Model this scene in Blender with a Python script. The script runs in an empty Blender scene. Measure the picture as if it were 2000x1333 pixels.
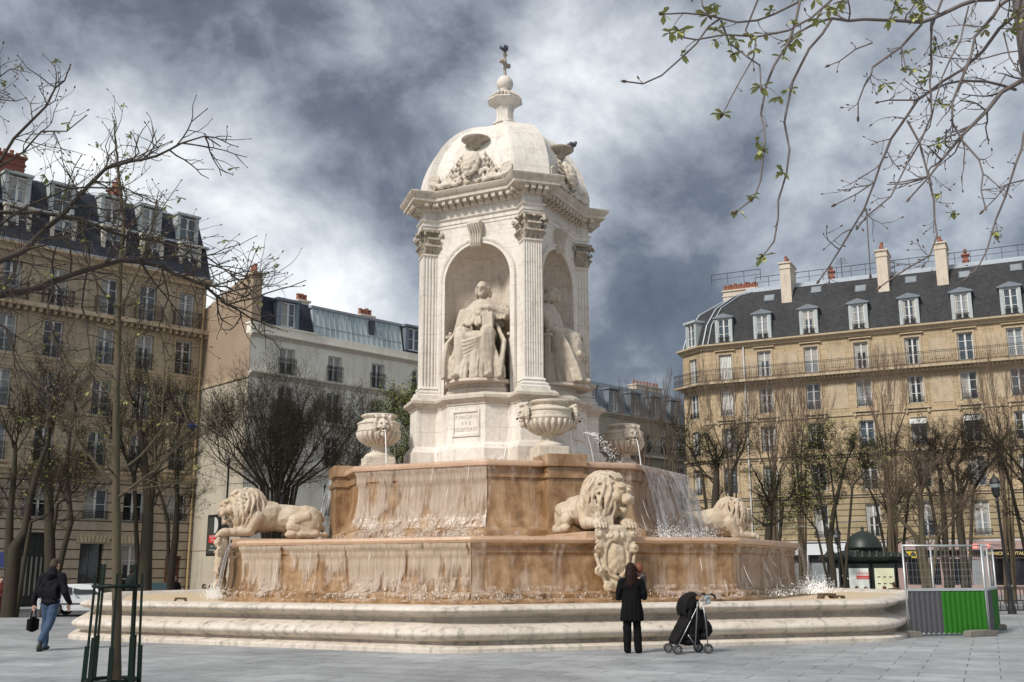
import bpy, bmesh, math, random
import numpy as np
from mathutils import Vector, Matrix, noise
R = math.radians
sc = bpy.context.scene
COL = sc.collection

# ---------------------------------------------------------------- camera
CAM_H = 1.54; PITCH = R(12.23); FPX = 2047.2
cam_d = bpy.data.cameras.new('camera'); cam = bpy.data.objects.new('camera', cam_d)
COL.objects.link(cam); sc.camera = cam
cam_d.sensor_width = 36.0; cam_d.lens = FPX/2000*36.0
cam_d.clip_start = 0.1; cam_d.clip_end = 3000
cam.matrix_world = Matrix.Translation((0, 0, CAM_H)) @ Matrix.Rotation(math.pi/2+PITCH, 4, 'X') @ Matrix.Rotation(R(-0.192), 4, 'Z')

def ray(u, v):
    ro = R(-.192); a = u-1000; b = v-666.5
    x = a*math.cos(ro)+b*math.sin(ro); y = -a*math.sin(ro)+b*math.cos(ro)
    return Vector((x, FPX*math.cos(PITCH)+y*math.sin(PITCH), FPX*math.sin(PITCH)-y*math.cos(PITCH)))
def at(u, v, Y):
    r = ray(u, v); return Vector((0, 0, CAM_H))+r*(Y/r.y)

# ---------------------------------------------------------------- world, sun, exposure
sc.view_settings.view_transform = 'Standard'; sc.view_settings.look = 'None'
sc.view_settings.exposure = 0.92; sc.view_settings.gamma = 1.0
SUN_EL, SUN_AZ = R(42), R(222)      # azimuth clockwise from +Y: behind the camera, to the left
sun_d = bpy.data.lights.new('sun', 'SUN'); sun = bpy.data.objects.new('sun', sun_d); COL.objects.link(sun)
sun_d.energy = 2.0; sun_d.angle = R(11); sun_d.color = (1.0, .95, .88)
sdir = Vector((math.sin(SUN_AZ)*math.cos(SUN_EL), math.cos(SUN_AZ)*math.cos(SUN_EL), math.sin(SUN_EL)))
sun.rotation_euler = sdir.to_track_quat('Z', 'Y').to_euler()

W = bpy.data.worlds.new('World'); sc.world = W; W.use_nodes = True
wt = W.node_tree; wt.nodes.clear()
def wn(t, **k):
    n = wt.nodes.new(t)
    for a, b in k.items(): setattr(n, a, b)
    return n
def wl(a, b): wt.links.new(a, b)
def wmath(op, a, b=None, c=None):
    n = wn('ShaderNodeMath', operation=op)
    for i, s in enumerate((a, b, c)):
        if s is None: continue
        if isinstance(s, (int, float)): n.inputs[i].default_value = s
        else: wl(s, n.inputs[i])
    return n.outputs[0]
tc = wn('ShaderNodeTexCoord')
nz = wn('ShaderNodeTexNoise'); nz.inputs['Scale'].default_value = 3.2; nz.inputs['Detail'].default_value = 5; nz.inputs['Roughness'].default_value = .55
wl(tc.outputs['Generated'], nz.inputs['Vector'])
wv = wn('ShaderNodeVectorMath', operation='MULTIPLY_ADD'); wv.inputs[1].default_value = (.16, .16, .16)
wl(nz.outputs['Color'], wv.inputs[0]); 
off = wn('ShaderNodeVectorMath', operation='SUBTRACT'); off.inputs[1].default_value = (.08, .08, .08)
wl(tc.outputs['Generated'], off.inputs[0]); wl(off.outputs[0], wv.inputs[2])
SKY = [(60, 40, .20), (330, 60, .22), (50, 210, .52), (200, 130, .30), (330, 200, .17), (600, 300, .14), (480, 80, .27), (700, 110, .42),
       (900, 90, .38), (800, 230, .26), (1185, 130, 1.0), (1090, 250, .62), (1350, 290, .19), (1290, 470, .26), (1230, 650, .18),
       (1480, 480, .40), (1700, 190, .82), (1860, 320, .68), (1570, 330, .5), (1960, 470, .36), (520, 480, .76), (650, 590, .72), (740, 440, .22),
       (430, 340, .62), (300, 300, .66), (780, 560, .48), (1400, 30, .19), (1180, 10, .20), (1560, 100, .42), (150, 330, .7), (1700, 560, .42), (1900, 60, .45), (450, 580, .84), (560, 545, .80), (690, 660, .70), (1150, 90, .7), (1205, 200, 1.0), (1090, 330, .55), (1120, 480, .5), (120, 290, .78), (1650, 80, .55), (1620, 470, .5), (1400, 400, .3), (200, 300, .6), (380, 440, .8), (900, 20, .22), (620, 20, .2), (1000, 230, .36)]
aw = av = None
for (u, v, val) in SKY:
    d = ray(u, v).normalized()
    n = wn('ShaderNodeVectorMath', operation='DISTANCE'); wl(wv.outputs[0], n.inputs[0]); n.inputs[1].default_value = d
    e = wmath('EXPONENT', wmath('MULTIPLY', wmath('MULTIPLY', n.outputs['Value'], n.outputs['Value']), -1/(2*.050**2)))
    aw = wmath('ADD', e, 1e-5 if aw is None else aw)
    av = wmath('MULTIPLY_ADD', e, val, 5.2e-6 if av is None else av)
cl = wmath('DIVIDE', av, aw)
fb = wn('ShaderNodeTexNoise'); fb.inputs['Scale'].default_value = 7.5; fb.inputs['Detail'].default_value = 9; fb.inputs['Distortion'].default_value = .2; fb.inputs['Roughness'].default_value = .6
mp = wn('ShaderNodeMapping'); mp.inputs['Scale'].default_value = (1, 1, 1.2); mp.inputs['Rotation'].default_value = (0, .5, 0)
wl(tc.outputs['Generated'], mp.inputs[0]); wl(mp.outputs[0], fb.inputs['Vector'])
cl = wmath('MULTIPLY_ADD', wmath('SUBTRACT', fb.outputs['Fac'], .5), 1.0, cl)
cl = wmath('MULTIPLY_ADD', wmath('SUBTRACT', cl, .42), 1.28, .385)
ramp = wn('ShaderNodeValToRGB'); cr = ramp.color_ramp
EXPO = 1.46
for i, (p, c) in enumerate([(0, (.065, .078, .10)), (.2, (.12, .135, .165)), (.4, (.275, .30, .34)), (.62, (.50, .53, .565)), (.85, (.80, .82, .82)), (1, (.97, .97, .96))]):
    el = cr.elements[i] if i < 2 else cr.elements.new(p)
    el.position = p; el.color = (*[x*5.6 for x in c], 1)
cr.elements[1].position = .2
wl(cl, ramp.inputs[0])
sky = wn('ShaderNodeTexSky', sky_type='NISHITA'); sky.sun_disc = False; sky.sun_elevation = SUN_EL; sky.sun_rotation = SUN_AZ
mx = wn('ShaderNodeMixRGB'); mx.inputs[0].default_value = .93
wl(sky.outputs[0], mx.inputs[1]); wl(ramp.outputs[0], mx.inputs[2])
bg = wn('ShaderNodeBackground'); bg.inputs[1].default_value = .12
wo = wn('ShaderNodeOutputWorld'); wl(mx.outputs[0], bg.inputs[0]); wl(bg.outputs[0], wo.inputs[0])

# ---------------------------------------------------------------- object helpers
def tag(o, label=None, cat=None, group=None, kind=None):
    if label: o['label'] = label
    if cat: o['category'] = cat
    if group: o['group'] = group
    if kind: o['kind'] = kind
    return o
def thing(name, label, cat, loc=(0, 0, 0), rz=0, group=None, kind=None):
    o = bpy.data.objects.new(name, None); COL.objects.link(o)
    o.location = loc; o.rotation_euler = (0, 0, rz)
    return tag(o, label, cat, group, kind)
def copy_tree(o, parent=None):
    c = o.copy(); COL.objects.link(c); c.parent = parent
    for ch in list(o.children): copy_tree(ch, c)
    return c

class MB:
    def __init__(s): s.v = []; s.f = []; s.M = Matrix.Identity(4)
    def add(s, vs, fs):
        b = len(s.v)
        for p in vs: s.v.append((s.M @ Vector(p))[:])
        for f in fs: s.f.append([b+i for i in f])
    def box(s, x0, x1, y0, y1, z0, z1):
        s.add([(x0, y0, z0), (x1, y0, z0), (x1, y1, z0), (x0, y1, z0), (x0, y0, z1), (x1, y0, z1), (x1, y1, z1), (x0, y1, z1)],
              [(3, 2, 1, 0), (4, 5, 6, 7), (0, 1, 5, 4), (1, 2, 6, 5), (2, 3, 7, 6), (3, 0, 4, 7)])
    def bar(s, a, b, w, h=None):       # rectangular bar from a to b
        a = Vector(a); b = Vector(b); h = h or w; d = (b-a).normalized()
        up = Vector((0, 0, 1)) if abs(d.z) < .95 else Vector((0, 1, 0))
        x = d.cross(up).normalized()*w/2; y = x.cross(d).normalized()*h/2
        s.add([a-x-y, a+x-y, a+x+y, a-x+y, b-x-y, b+x-y, b+x+y, b-x+y],
              [(3, 2, 1, 0), (4, 5, 6, 7), (0, 1, 5, 4), (1, 2, 6, 5), (2, 3, 7, 6), (3, 0, 4, 7)])
    def tube(s, pts, rad, n=6, caps=True):
        pts = [Vector(p) for p in pts]; m = len(pts)
        rad = rad if isinstance(rad, (list, tuple)) else [rad]*m
        ref = None; vs = []
        for i, p in enumerate(pts):
            d = (pts[min(i+1, m-1)]-pts[max(i-1, 0)])
            if d.length < 1e-9: d = Vector((0, 0, 1))
            d.normalize()
            if ref is None: ref = Vector((1, 0, 0)) if abs(d.x) < .8 else Vector((0, 1, 0))
            x = (ref-d*ref.dot(d))
            if x.length < 1e-6: x = d.orthogonal()
            x.normalize(); y = d.cross(x); ref = x
            for k in range(n):
                a = 2*math.pi*k/n; vs.append(p+(x*math.cos(a)+y*math.sin(a))*rad[i])
        fs = [(i*n+k, i*n+(k+1) % n, (i+1)*n+(k+1) % n, (i+1)*n+k) for i in range(m-1) for k in range(n)]
        if caps and n > 3: fs += [tuple(range(n))[::-1], tuple((m-1)*n+k for k in range(n))]
        s.add(vs, fs)
    def lathe(s, prof, n=24, c=(0, 0, 0)):
        vs = [(c[0]+r*math.cos(2*math.pi*k/n), c[1]+r*math.sin(2*math.pi*k/n), c[2]+z) for r, z in prof for k in range(n)]
        m = len(prof)
        fs = [(i*n+k, i*n+(k+1) % n, (i+1)*n+(k+1) % n, (i+1)*n+k) for i in range(m-1) for k in range(n)]
        fs += [tuple(range(n))[::-1], tuple((m-1)*n+k for k in range(n))]
        s.add(vs, fs)
    def scale_sweep(s, pts, prof, cap_top=False, cap_bot=False):   # pts unit polygon, prof (R,z)
        n = len(pts); m = len(prof)
        s.add([(x*r, y*r, z) for r, z in prof for x, y in pts],
              [(i*n+k, i*n+(k+1) % n, (i+1)*n+(k+1) % n, (i+1)*n+k) for i in range(m-1) for k in range(n)])
        if cap_top: s.add([(x*prof[-1][0], y*prof[-1][0], prof[-1][1]) for x, y in pts], [tuple(range(n))])
        if cap_bot: s.add([(x*prof[0][0], y*prof[0][0], prof[0][1]) for x, y in pts], [tuple(range(n))[::-1]])
    def off_sweep(s, poly, prof, cap_top=True, cap_bot=True):      # poly ccw, prof (offset,z)
        n = len(poly); m = len(prof); vs = []
        for o, z in prof: vs += [(x, y, z) for x, y in offset(poly, o)]
        fs = [(i*n+k, i*n+(k+1) % n, (i+1)*n+(k+1) % n, (i+1)*n+k) for i in range(m-1) for k in range(n)]
        if cap_top: fs.append(tuple((m-1)*n+k for k in range(n)))
        if cap_bot: fs.append(tuple(range(n))[::-1])
        s.add(vs, fs)
    def prism(s, poly, a0, a1, axis='y'):   # poly in (x,z) extruded along y
        n = len(poly)
        if axis == 'y': vs = [(x, a0, z) for x, z in poly]+[(x, a1, z) for x, z in poly]
        elif axis == 'x': vs = [(a0, x, z) for x, z in poly]+[(a1, x, z) for x, z in poly]
        else: vs = [(x, z, a0) for x, z in poly]+[(x, z, a1) for x, z in poly]
        s.add(vs, [tuple(range(n)), tuple(range(n, 2*n))[::-1]]+[(k, n+k, n+(k+1) % n, (k+1) % n) for k in range(n)])
    def ball(s, c, r, n=8, sq=(1, 1, 1)):
        m = n//2+1
        prof = [(r*math.sin(math.pi*i/m), -r*math.cos(math.pi*i/m)) for i in range(1, m)]
        vs = [(c[0]+a*math.cos(2*math.pi*k/n)*sq[0], c[1]+a*math.sin(2*math.pi*k/n)*sq[1], c[2]+z*sq[2]) for a, z in prof for k in range(n)]
        q = len(prof)
        fs = [(i*n+k, i*n+(k+1) % n, (i+1)*n+(k+1) % n, (i+1)*n+k) for i in range(q-1) for k in range(n)]
        fs += [tuple(range(n))[::-1], tuple((q-1)*n+k for k in range(n))]
        s.add(vs, fs)
    def mesh(s, name, mat, smooth=False):
        me = bpy.data.meshes.new(name); me.from_pydata(s.v, [], s.f)
        if mat: me.materials.append(mat)
        if smooth: me.shade_smooth()
        me.update(); return me
    def build(s, name, mat, parent=None, smooth=False, bevel=0, auto=False):
        me = s.mesh(name, mat, smooth or auto)
        if auto:
            me.set_sharp_from_angle(angle=R(35))
        o = bpy.data.objects.new(name, me); COL.objects.link(o); o.parent = parent
        if bevel:
            b = o.modifiers.new('bevel', 'BEVEL'); b.width = bevel; b.segments = 2; b.limit_method = 'ANGLE'; b.angle_limit = R(40)
        return o
def offset(poly, o):
    n = len(poly); out = []
    for i in range(n):
        p0 = Vector(poly[i-1]); p = Vector(poly[i]); p1 = Vector(poly[(i+1) % n])
        e0 = (p-p0).normalized(); e1 = (p1-p).normalized()
        n0 = Vector((e0.y, -e0.x)); n1 = Vector((e1.y, -e1.x))
        b = n0+n1; k = 1+n0.dot(n1)
        out.append(tuple(p+b*(o/max(k, .15))))
    return out

# ---------------------------------------------------------------- sculpting with blobs (voxel remesh)
_ico = None
def _unit():
    global _ico
    if _ico is None:
        bm = bmesh.new(); bmesh.ops.create_icosphere(bm, subdivisions=2, radius=1)
        _ico = (np.array([v.co[:] for v in bm.verts]), [[v.index for v in f.verts] for f in bm.faces]); bm.free()
    return _ico
def E(c, r, rot=(0, 0, 0)): return ('e', c, r, rot)
def C(a, b, ra, rb=None): return ('c', a, b, ra, ra if rb is None else rb)
def chain(pts, rads): return [C(pts[i], pts[i+1], rads[i], rads[i+1]) for i in range(len(pts)-1)]
def mirror(bl):
    out = []
    for b in bl:
        if b[0] == 'e': out.append(('e', (-b[1][0], b[1][1], b[1][2]), b[2], (b[3][0], -b[3][1], -b[3][2])))
        else: out.append(('c', (-b[1][0], *b[1][1:]), (-b[2][0], *b[2][1:]), b[3], b[4]))
    return bl+out
def sculpt(name, blobs, voxel, mat, parent=None, smooth=2, disp=0, dscale=4., scale=1.0, boxes=(), M=None, fine=0):
    uv, uf = _unit(); V = []; Fc = []; base = 0
    for b in blobs:
        if b[0] == 'e':
            Rm = np.array(Matrix.Rotation(b[3][2], 3, 'Z') @ Matrix.Rotation(b[3][1], 3, 'Y') @ Matrix.Rotation(b[3][0], 3, 'X'))
            r = b[2] if hasattr(b[2], '__len__') else (b[2],)*3
            P = (uv*np.array(r)) @ Rm.T+np.array(b[1]); V.append(P); Fc += [[base+i for i in f] for f in uf]; base += len(P)
        else:
            a = Vector(b[1]); c = Vector(b[2]); d = c-a
            if d.length < 1e-6: d = Vector((0, 0, 1e-4))
            q = np.array(d.to_track_quat('Z', 'Y').to_matrix())
            P = uv.copy(); up = P[:, 2] > 1e-6
            Q = np.where(up[:, None], P*b[4], P*b[3]); Q[up, 2] += d.length
            V.append(Q @ q.T+np.array(b[1])); Fc += [[base+i for i in f] for f in uf]; base += len(Q)
    for bx in boxes:
        x0, x1, y0, y1, z0, z1 = bx
        V.append(np.array([(x0, y0, z0), (x1, y0, z0), (x1, y1, z0), (x0, y1, z0), (x0, y0, z1), (x1, y0, z1), (x1, y1, z1), (x0, y1, z1)], float))
        Fc += [[base+i for i in f] for f in [(3, 2, 1, 0), (4, 5, 6, 7), (0, 1, 5, 4), (1, 2, 6, 5), (2, 3, 7, 6), (3, 0, 4, 7)]]; base += 8
    me = bpy.data.meshes.new('tmp'); me.from_pydata(np.vstack(V).tolist(), [], Fc)
    o = bpy.data.objects.new('tmp', me); COL.objects.link(o)
    m = o.modifiers.new('r', 'REMESH'); m.mode = 'VOXEL'; m.voxel_size = voxel; m.adaptivity = 0
    if smooth:
        sm = o.modifiers.new('s', 'SMOOTH'); sm.iterations = smooth; sm.factor = .5
    dg = bpy.context.evaluated_depsgraph_get(); ev = o.evaluated_get(dg)
    out = bpy.data.meshes.new_from_object(ev); out.name = name
    bpy.data.objects.remove(o); bpy.data.meshes.remove(me)
    n = len(out.vertices); co = np.zeros(n*3); out.vertices.foreach_get('co', co); co = co.reshape(-1, 3)
    if disp:
        no = np.zeros(n*3); out.vertices.foreach_get('normal', no); no = no.reshape(-1, 3)
        dv = np.array([noise.noise(Vector(p)*dscale) for p in co])
        co = co+no*dv[:, None]*disp
    co = co*scale
    out.vertices.foreach_set('co', co.ravel())
    out.materials.clear()
    if mat: out.materials.append(mat)
    out.shade_smooth(); out.update()
    if M is not None: out.transform(M)
    ob = bpy.data.objects.new(name, out); COL.objects.link(ob); ob.parent = parent
    return ob

# ---------------------------------------------------------------- materials
class NT:
    def __init__(s, name):
        s.m = bpy.data.materials.new(name); s.m.use_nodes = True; s.t = s.m.node_tree; s.t.nodes.clear()
        s.out = s.t.nodes.new('ShaderNodeOutputMaterial'); s.tc = s.n('ShaderNodeTexCoord')
    def n(s, t, **k):
        n = s.t.nodes.new(t)
        for a, b in k.items(): setattr(n, a, b)
        return n
    def l(s, a, b): s.t.links.new(a, b)
    def set(s, n, i, v):
        if v is None: return
        if isinstance(v, bpy.types.NodeSocket): s.l(v, n.inputs[i])
        else: n.inputs[i].default_value = v
    def math(s, op, a, b=None, c=None, clamp=False):
        n = s.n('ShaderNodeMath', operation=op); n.use_clamp = clamp
        for i, x in enumerate((a, b, c)): s.set(n, i, x)
        return n.outputs[0]
    def map(s, scale=(1, 1, 1), loc=(0, 0, 0), rot=(0, 0, 0), src='Object'):
        n = s.n('ShaderNodeMapping'); n.inputs['Scale'].default_value = scale; n.inputs['Location'].default_value = loc; n.inputs['Rotation'].default_value = rot
        s.l(s.tc.outputs[src], n.inputs[0]); return n.outputs[0]
    def noise(s, scale, detail=4, rough=.55, vec=None, dist=0):
        n = s.n('ShaderNodeTexNoise'); n.inputs['Scale'].default_value = scale; n.inputs['Detail'].default_value = detail
        n.inputs['Roughness'].default_value = rough; n.inputs['Distortion'].default_value = dist
        s.l(vec or s.tc.outputs['Object'], n.inputs['Vector']); return n.outputs['Fac']
    def ramp(s, fac, stops):
        n = s.n('ShaderNodeValToRGB'); e = n.color_ramp.elements
        while len(e) < len(stops): e.new(.5)
        for i, (p, c) in enumerate(stops):
            e[i].position = p; e[i].color = (*c, 1) if len(c) == 3 else c
        s.l(fac, n.inputs[0]); return n.outputs[0]
    def mix(s, f, a, b, mode='MIX'):
        n = s.n('ShaderNodeMixRGB', blend_type=mode)
        for i, x in enumerate((f, a, b)):
            if isinstance(x, tuple) and len(x) == 3: x = (*x, 1)
            s.set(n, i, x)
        return n.outputs[0]
    def bsdf(s, col, rough=.8, bump=None, bs=.3, bd=.02, metal=0, spec=.4, alpha=None, emit=None, es=0, trans=0):
        p = s.n('ShaderNodeBsdfPrincipled')
        if isinstance(col, tuple) and len(col) == 3: col = (*col, 1)
        s.set(p, 'Base Color', col); s.set(p, 'Roughness', rough); p.inputs['Metallic'].default_value = metal
        p.inputs['Specular IOR Level'].default_value = spec
        if trans: p.inputs['Transmission Weight'].default_value = trans
        if alpha is not None: s.set(p, 'Alpha', alpha)
        if emit: p.inputs['Emission Color'].default_value = (*emit, 1); p.inputs['Emission Strength'].default_value = es
        if bump is not None:
            b = s.n('ShaderNodeBump'); b.inputs['Strength'].default_value = bs; b.inputs['Distance'].default_value = bd
            s.l(bump, b.inputs['Height']); s.l(b.outputs[0], p.inputs['Normal'])
        s.l(p.outputs[0], s.out.inputs[0]); return s.m
def plain(name, col, rough=.6, metal=0, var=.25, scale=6, spec=.4, bs=.15):
    t = NT(name); f = t.noise(scale, 5)
    c = t.mix(t.math('MULTIPLY', f, 1), tuple(x*(1-var) for x in col), tuple(min(1, x*(1+var)) for x in col))
    return t.bsdf(c, rough, t.noise(scale*4, 3), bs, .01, metal, spec)
def stone(name, light, dark, grime, joint=0, jcol=None, scale=1.3, gr=.5, rough=.85, bs=.35, streak=True):
    t = NT(name)
    a = t.noise(scale, 6, .6); b = t.noise(scale*9, 5, .6)
    c = t.mix(t.math('MULTIPLY_ADD', t.math('SUBTRACT', a, .5), 2.2, .5, True), light, dark)
    if streak:
        st = t.noise(1.0, 5, .65, t.map((5.5, 5.5, .7)))
        c = t.mix(t.math('MULTIPLY', t.math('MULTIPLY_ADD', t.math('SUBTRACT', st, .52), 5, 0, True), gr), c, grime)
    g2 = t.noise(scale*3.3, 6, .7)
    c = t.mix(t.math('MULTIPLY', t.math('MULTIPLY_ADD', t.math('SUBTRACT', g2, .58), 7, 0, True), gr), c, grime)
    c = t.mix(.25, c, t.ramp(b, [(.3, (.35, .33, .3)), (.7, (1, 1, 1))]), 'MULTIPLY')
    h = b
    if joint:
        sp = t.n('ShaderNodeSeparateXYZ'); t.l(t.tc.outputs['Object'], sp.inputs[0])
        m = t.math('LESS_THAN', t.math('FRACT', t.math('DIVIDE', sp.outputs[2], joint)), .022/joint*.6)
        c = t.mix(t.math('MULTIPLY', m, .55), c, jcol or grime)
    return t.bsdf(c, rough, h, bs, .03)
def foliage(name, a, b):
    t = NT(name); oi = t.noise(2.5, 3)
    c = t.mix(oi, a, b); m = t.bsdf(c, .6, spec=.3)
    return m
# ---------------------------------------------------------------- shared stone materials
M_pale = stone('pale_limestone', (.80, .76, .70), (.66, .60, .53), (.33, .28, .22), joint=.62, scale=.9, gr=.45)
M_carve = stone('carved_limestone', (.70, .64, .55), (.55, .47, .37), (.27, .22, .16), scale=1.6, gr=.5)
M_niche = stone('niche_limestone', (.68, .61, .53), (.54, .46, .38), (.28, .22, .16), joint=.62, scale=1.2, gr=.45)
M_cap = stone('weathered_limestone', (.50, .44, .36), (.30, .25, .20), (.14, .12, .09), scale=2.5, gr=.7)
M_cornice = stone('cornice_limestone', (.66, .60, .52), (.50, .44, .36), (.22, .19, .15), scale=2, gr=.6)
M_statue = stone('statue_limestone', (.64, .57, .47), (.46, .39, .31), (.18, .15, .11), scale=1.8, gr=.6)
M_lion = stone('lion_limestone', (.62, .54, .43), (.48, .36, .24), (.22, .18, .13), scale=1.6, gr=.6)
M_basin = stone('basin_limestone', (.70, .63, .55), (.54, .47, .39), (.21, .20, .15), scale=1.0, gr=.8, rough=.6)
M_floor = stone('yellow_basin_stone', (.70, .54, .36), (.62, .50, .34), (.55, .42, .28), scale=1.1, gr=.2, streak=False, rough=.5, bs=.1)
def wetstone(name, a, b, c):
    t = NT(name)
    st = t.noise(1.0, 6, .6, t.map((3.2, 3.2, .55))); n = t.noise(1.6, 7, .68, None, .8)
    col = t.ramp(t.math('ADD', t.math('MULTIPLY', st, .45), t.math('MULTIPLY', n, .55)), [(.34, a), (.47, b), (.62, c)])
    br = t.n('ShaderNodeSeparateXYZ'); t.l(t.tc.outputs['Object'], br.inputs[0])
    return t.bsdf(col, .28, t.noise(3, 5, .6, t.map((4, 4, 1.2))), .35, .04, spec=.5)
M_wet = wetstone('wet_orange_stone', (.085, .045, .02), (.26, .15, .072), (.44, .30, .18))
M_rim = stone('orange_rim_stone', (.62, .44, .32), (.48, .31, .20), (.33, .2, .13), scale=1.2, gr=.3, streak=False, rough=.35)
def watermat(name, lo, hi, col, sx, sz, rough=.15, mx=1.0, zt=None, kz=0.0, jag=.35):
    t = NT(name)
    f = t.noise(1.0, 5, .55, t.map((sx, sx, sz)), .35)
    g = t.noise(.7, 3, .5); h = t.noise(1.0, 3, .5, t.map((sx*5, sx*5, sz*1.6)))
    f = t.math('ADD', t.math('ADD', f, t.math('MULTIPLY', t.math('SUBTRACT', g, .5), .5)), t.math('MULTIPLY', t.math('SUBTRACT', h, .5), jag))
    if zt is not None:
        sp = t.n('ShaderNodeSeparateXYZ'); t.l(t.tc.outputs['Object'], sp.inputs[0])
        f = t.math('ADD', f, t.math('MULTIPLY', t.math('SUBTRACT', sp.outputs[2], zt), kz))
    a = t.n('ShaderNodeMapRange'); a.inputs['From Min'].default_value = lo; a.inputs['From Max'].default_value = hi; a.inputs['To Max'].default_value = mx
    t.l(f, a.inputs['Value'])
    k = t.noise(1.0, 4, .6, t.map((sx*9, sx*9, sz*1.2)))
    c = t.mix(k, tuple(x*.5 for x in col), tuple(min(1, x*1.5) for x in col))
    al = t.math('MULTIPLY', a.outputs[0], t.math('MULTIPLY_ADD', t.noise(1.0, 3, .5, t.map((sx*6, sx*6, sz*.8), loc=(3, 1, 2))), 1.1, .42, True))
    return t.bsdf(c, rough, t.math('ADD', f, k), .5, .03, spec=.5, alpha=al)
M_film = watermat('thin_water_film', .41, .55, (.50, .405, .32), 2.1, .5, mx=.80, zt=2.9, kz=.13)
M_filmL = watermat('wide_water_film', .43, .54, (.50, .405, .32), 1.9, .6, mx=.80, zt=1.3, kz=.20)
M_film2 = watermat('sparse_water_film', .52, .72, (.60, .49, .41), 2.4, .4, mx=.55)
M_fall = watermat('falling_water', .36, .70, (.78, .78, .78), 6, .5, mx=.80, jag=.6)
M_spray = watermat('turbulent_water',   .50, .66, (.56, .46, .38), 4.5, 4.0, mx=.62, jag=.5)
M_iron = plain('black_iron', (.02, .02, .022), .5)

A0 = R(17.77); FX, FY = -.21, 33.0
GZ = 0
fountain = thing('fountain', 'monumental pale stone fountain with three octagonal basins under a domed square tower', 'fountain', (FX, FY, 0), A0)
def octa(rnd=0.0, n=5):
    pts = []
    for k in range(8):
        a = R(-67.5+45*k)-math.pi/2
        p = Vector((math.cos(a), math.sin(a)))
        if rnd <= 0: pts.append(tuple(p)); continue
        q0 = Vector((math.cos(a-R(45)), math.sin(a-R(45)))); q1 = Vector((math.cos(a+R(45)), math.sin(a+R(45))))
        s = p+(q0-p).normalized()*rnd; e = p+(q1-p).normalized()*rnd
        for i in range(n+1):
            u = i/n; pts.append(tuple(s*(1-u)**2+p*2*u*(1-u)+e*u*u))
    return pts
O8 = octa(); O8r = octa(.055); O8s = octa(.012, 2)

# outer basin: torus moulding and rolled lip
b = MB()
prof = [(13.0, -.9), (13.0, .07), (12.96, .10), (12.80, .12), (12.72, .15), (12.70, .18)]
prof += [(12.70+.25*math.sin(math.pi*i/12)**.8, .18+.30*i/12) for i in range(1, 12)]
prof += [(12.68, .485)]+[(12.66-.20*math.sin(math.pi*i/10)-.004*i, .49+.17*i/10) for i in range(1, 10)]
prof += [(12.60+.19*math.sin(math.pi*(i/12))**.7, .665+.19*i/12) for i in range(0, 12)]
prof += [(12.52, .858), (12.3, .85), (12.05, .83), (11.9, .77)]
b.scale_sweep(O8r, prof); b.build('outer_basin', M_basin, fountain, auto=True)
b = MB(); b.scale_sweep(O8r, [(11.9, .77), (9.8, .75), (8, .74)]); b.build('basin_floor', M_floor, fountain)

def wall_tier(prof, cuts=None):
    b = MB(); b.scale_sweep(O8s, prof); return b
# middle basin
RM, HM = 8.90, 2.26
pm = [(9.15, .60), (9.15, .82), (9.08, .86), (8.98, .87), (9.0, .96), (8.93, 1.0), (8.80, 1.02), (8.80, 1.07)]
pm += [(8.80-.14*math.sin(math.pi*.5*i/5)+.02*i, 1.07+.12*i) for i in range(1, 6)]
pm += [(8.74, 1.80), (8.74, 1.86), (8.79, 1.90), (8.79, 2.03), (8.84, 2.06), (8.86, 2.10)]
wall_tier(pm).build('middle_basin', M_wet, fountain, auto=True)
b = MB(); b.scale_sweep(O8s, [(8.86, 2.10), (8.92, 2.12), (8.95, 2.18), (8.93, 2.24), (8.86, 2.26), (8.4, 2.26), (8.35, 2.18), (5, 2.17)]); b.build('middle_rim', M_rim, fountain, auto=True)
# upper basin
pt = [(5.95, 2.1), (5.95, 2.34), (5.86, 2.38), (5.84, 2.50), (5.72, 2.54), (5.60, 2.60), (5.55, 2.72)]
pt += [(5.50-.14*math.sin(math.pi*.5*i/5), 2.78+.16*i) for i in range(0, 6)]
pt += [(5.36, 3.86), (5.42, 3.90), (5.42, 4.12), (5.48, 4.17)]
wall_tier(pt).build('upper_basin', M_wet, fountain, auto=True)
b = MB(); b.scale_sweep(O8s, [(5.48, 4.17), (5.56, 4.19), (5.58, 4.26), (5.56, 4.32), (5.48, 4.345), (5.1, 4.345), (5.0, 4.28), (1, 4.28)]); b.build('upper_rim', M_rim, fountain, auto=True)
# projecting piers behind the lions and under the vases
for k in range(4):
    b = MB(); b.M = Matrix.Rotation(k*math.pi/2, 4, 'Z')
    b.box(-.53, .53, -5.38, -4.3, 2.3, 3.86); b.box(-.58, .58, -5.43, -4.3, 3.86, 3.98)
    b.box(-.51, .51, -5.36, -4.3, 3.98, 4.17); b.box(-.57, .57, -5.44, -4.3, 4.17, 4.50)
    b.build('vase_pier', M_wet, fountain, bevel=.015)
    b = MB(); b.M = Matrix.Rotation(k*math.pi/2, 4, 'Z')
    b.box(-.62, .62, -8.22, -5.35, 2.2, 2.38); b.build('lion_slab', M_rim, fountain, bevel=.02)

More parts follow.
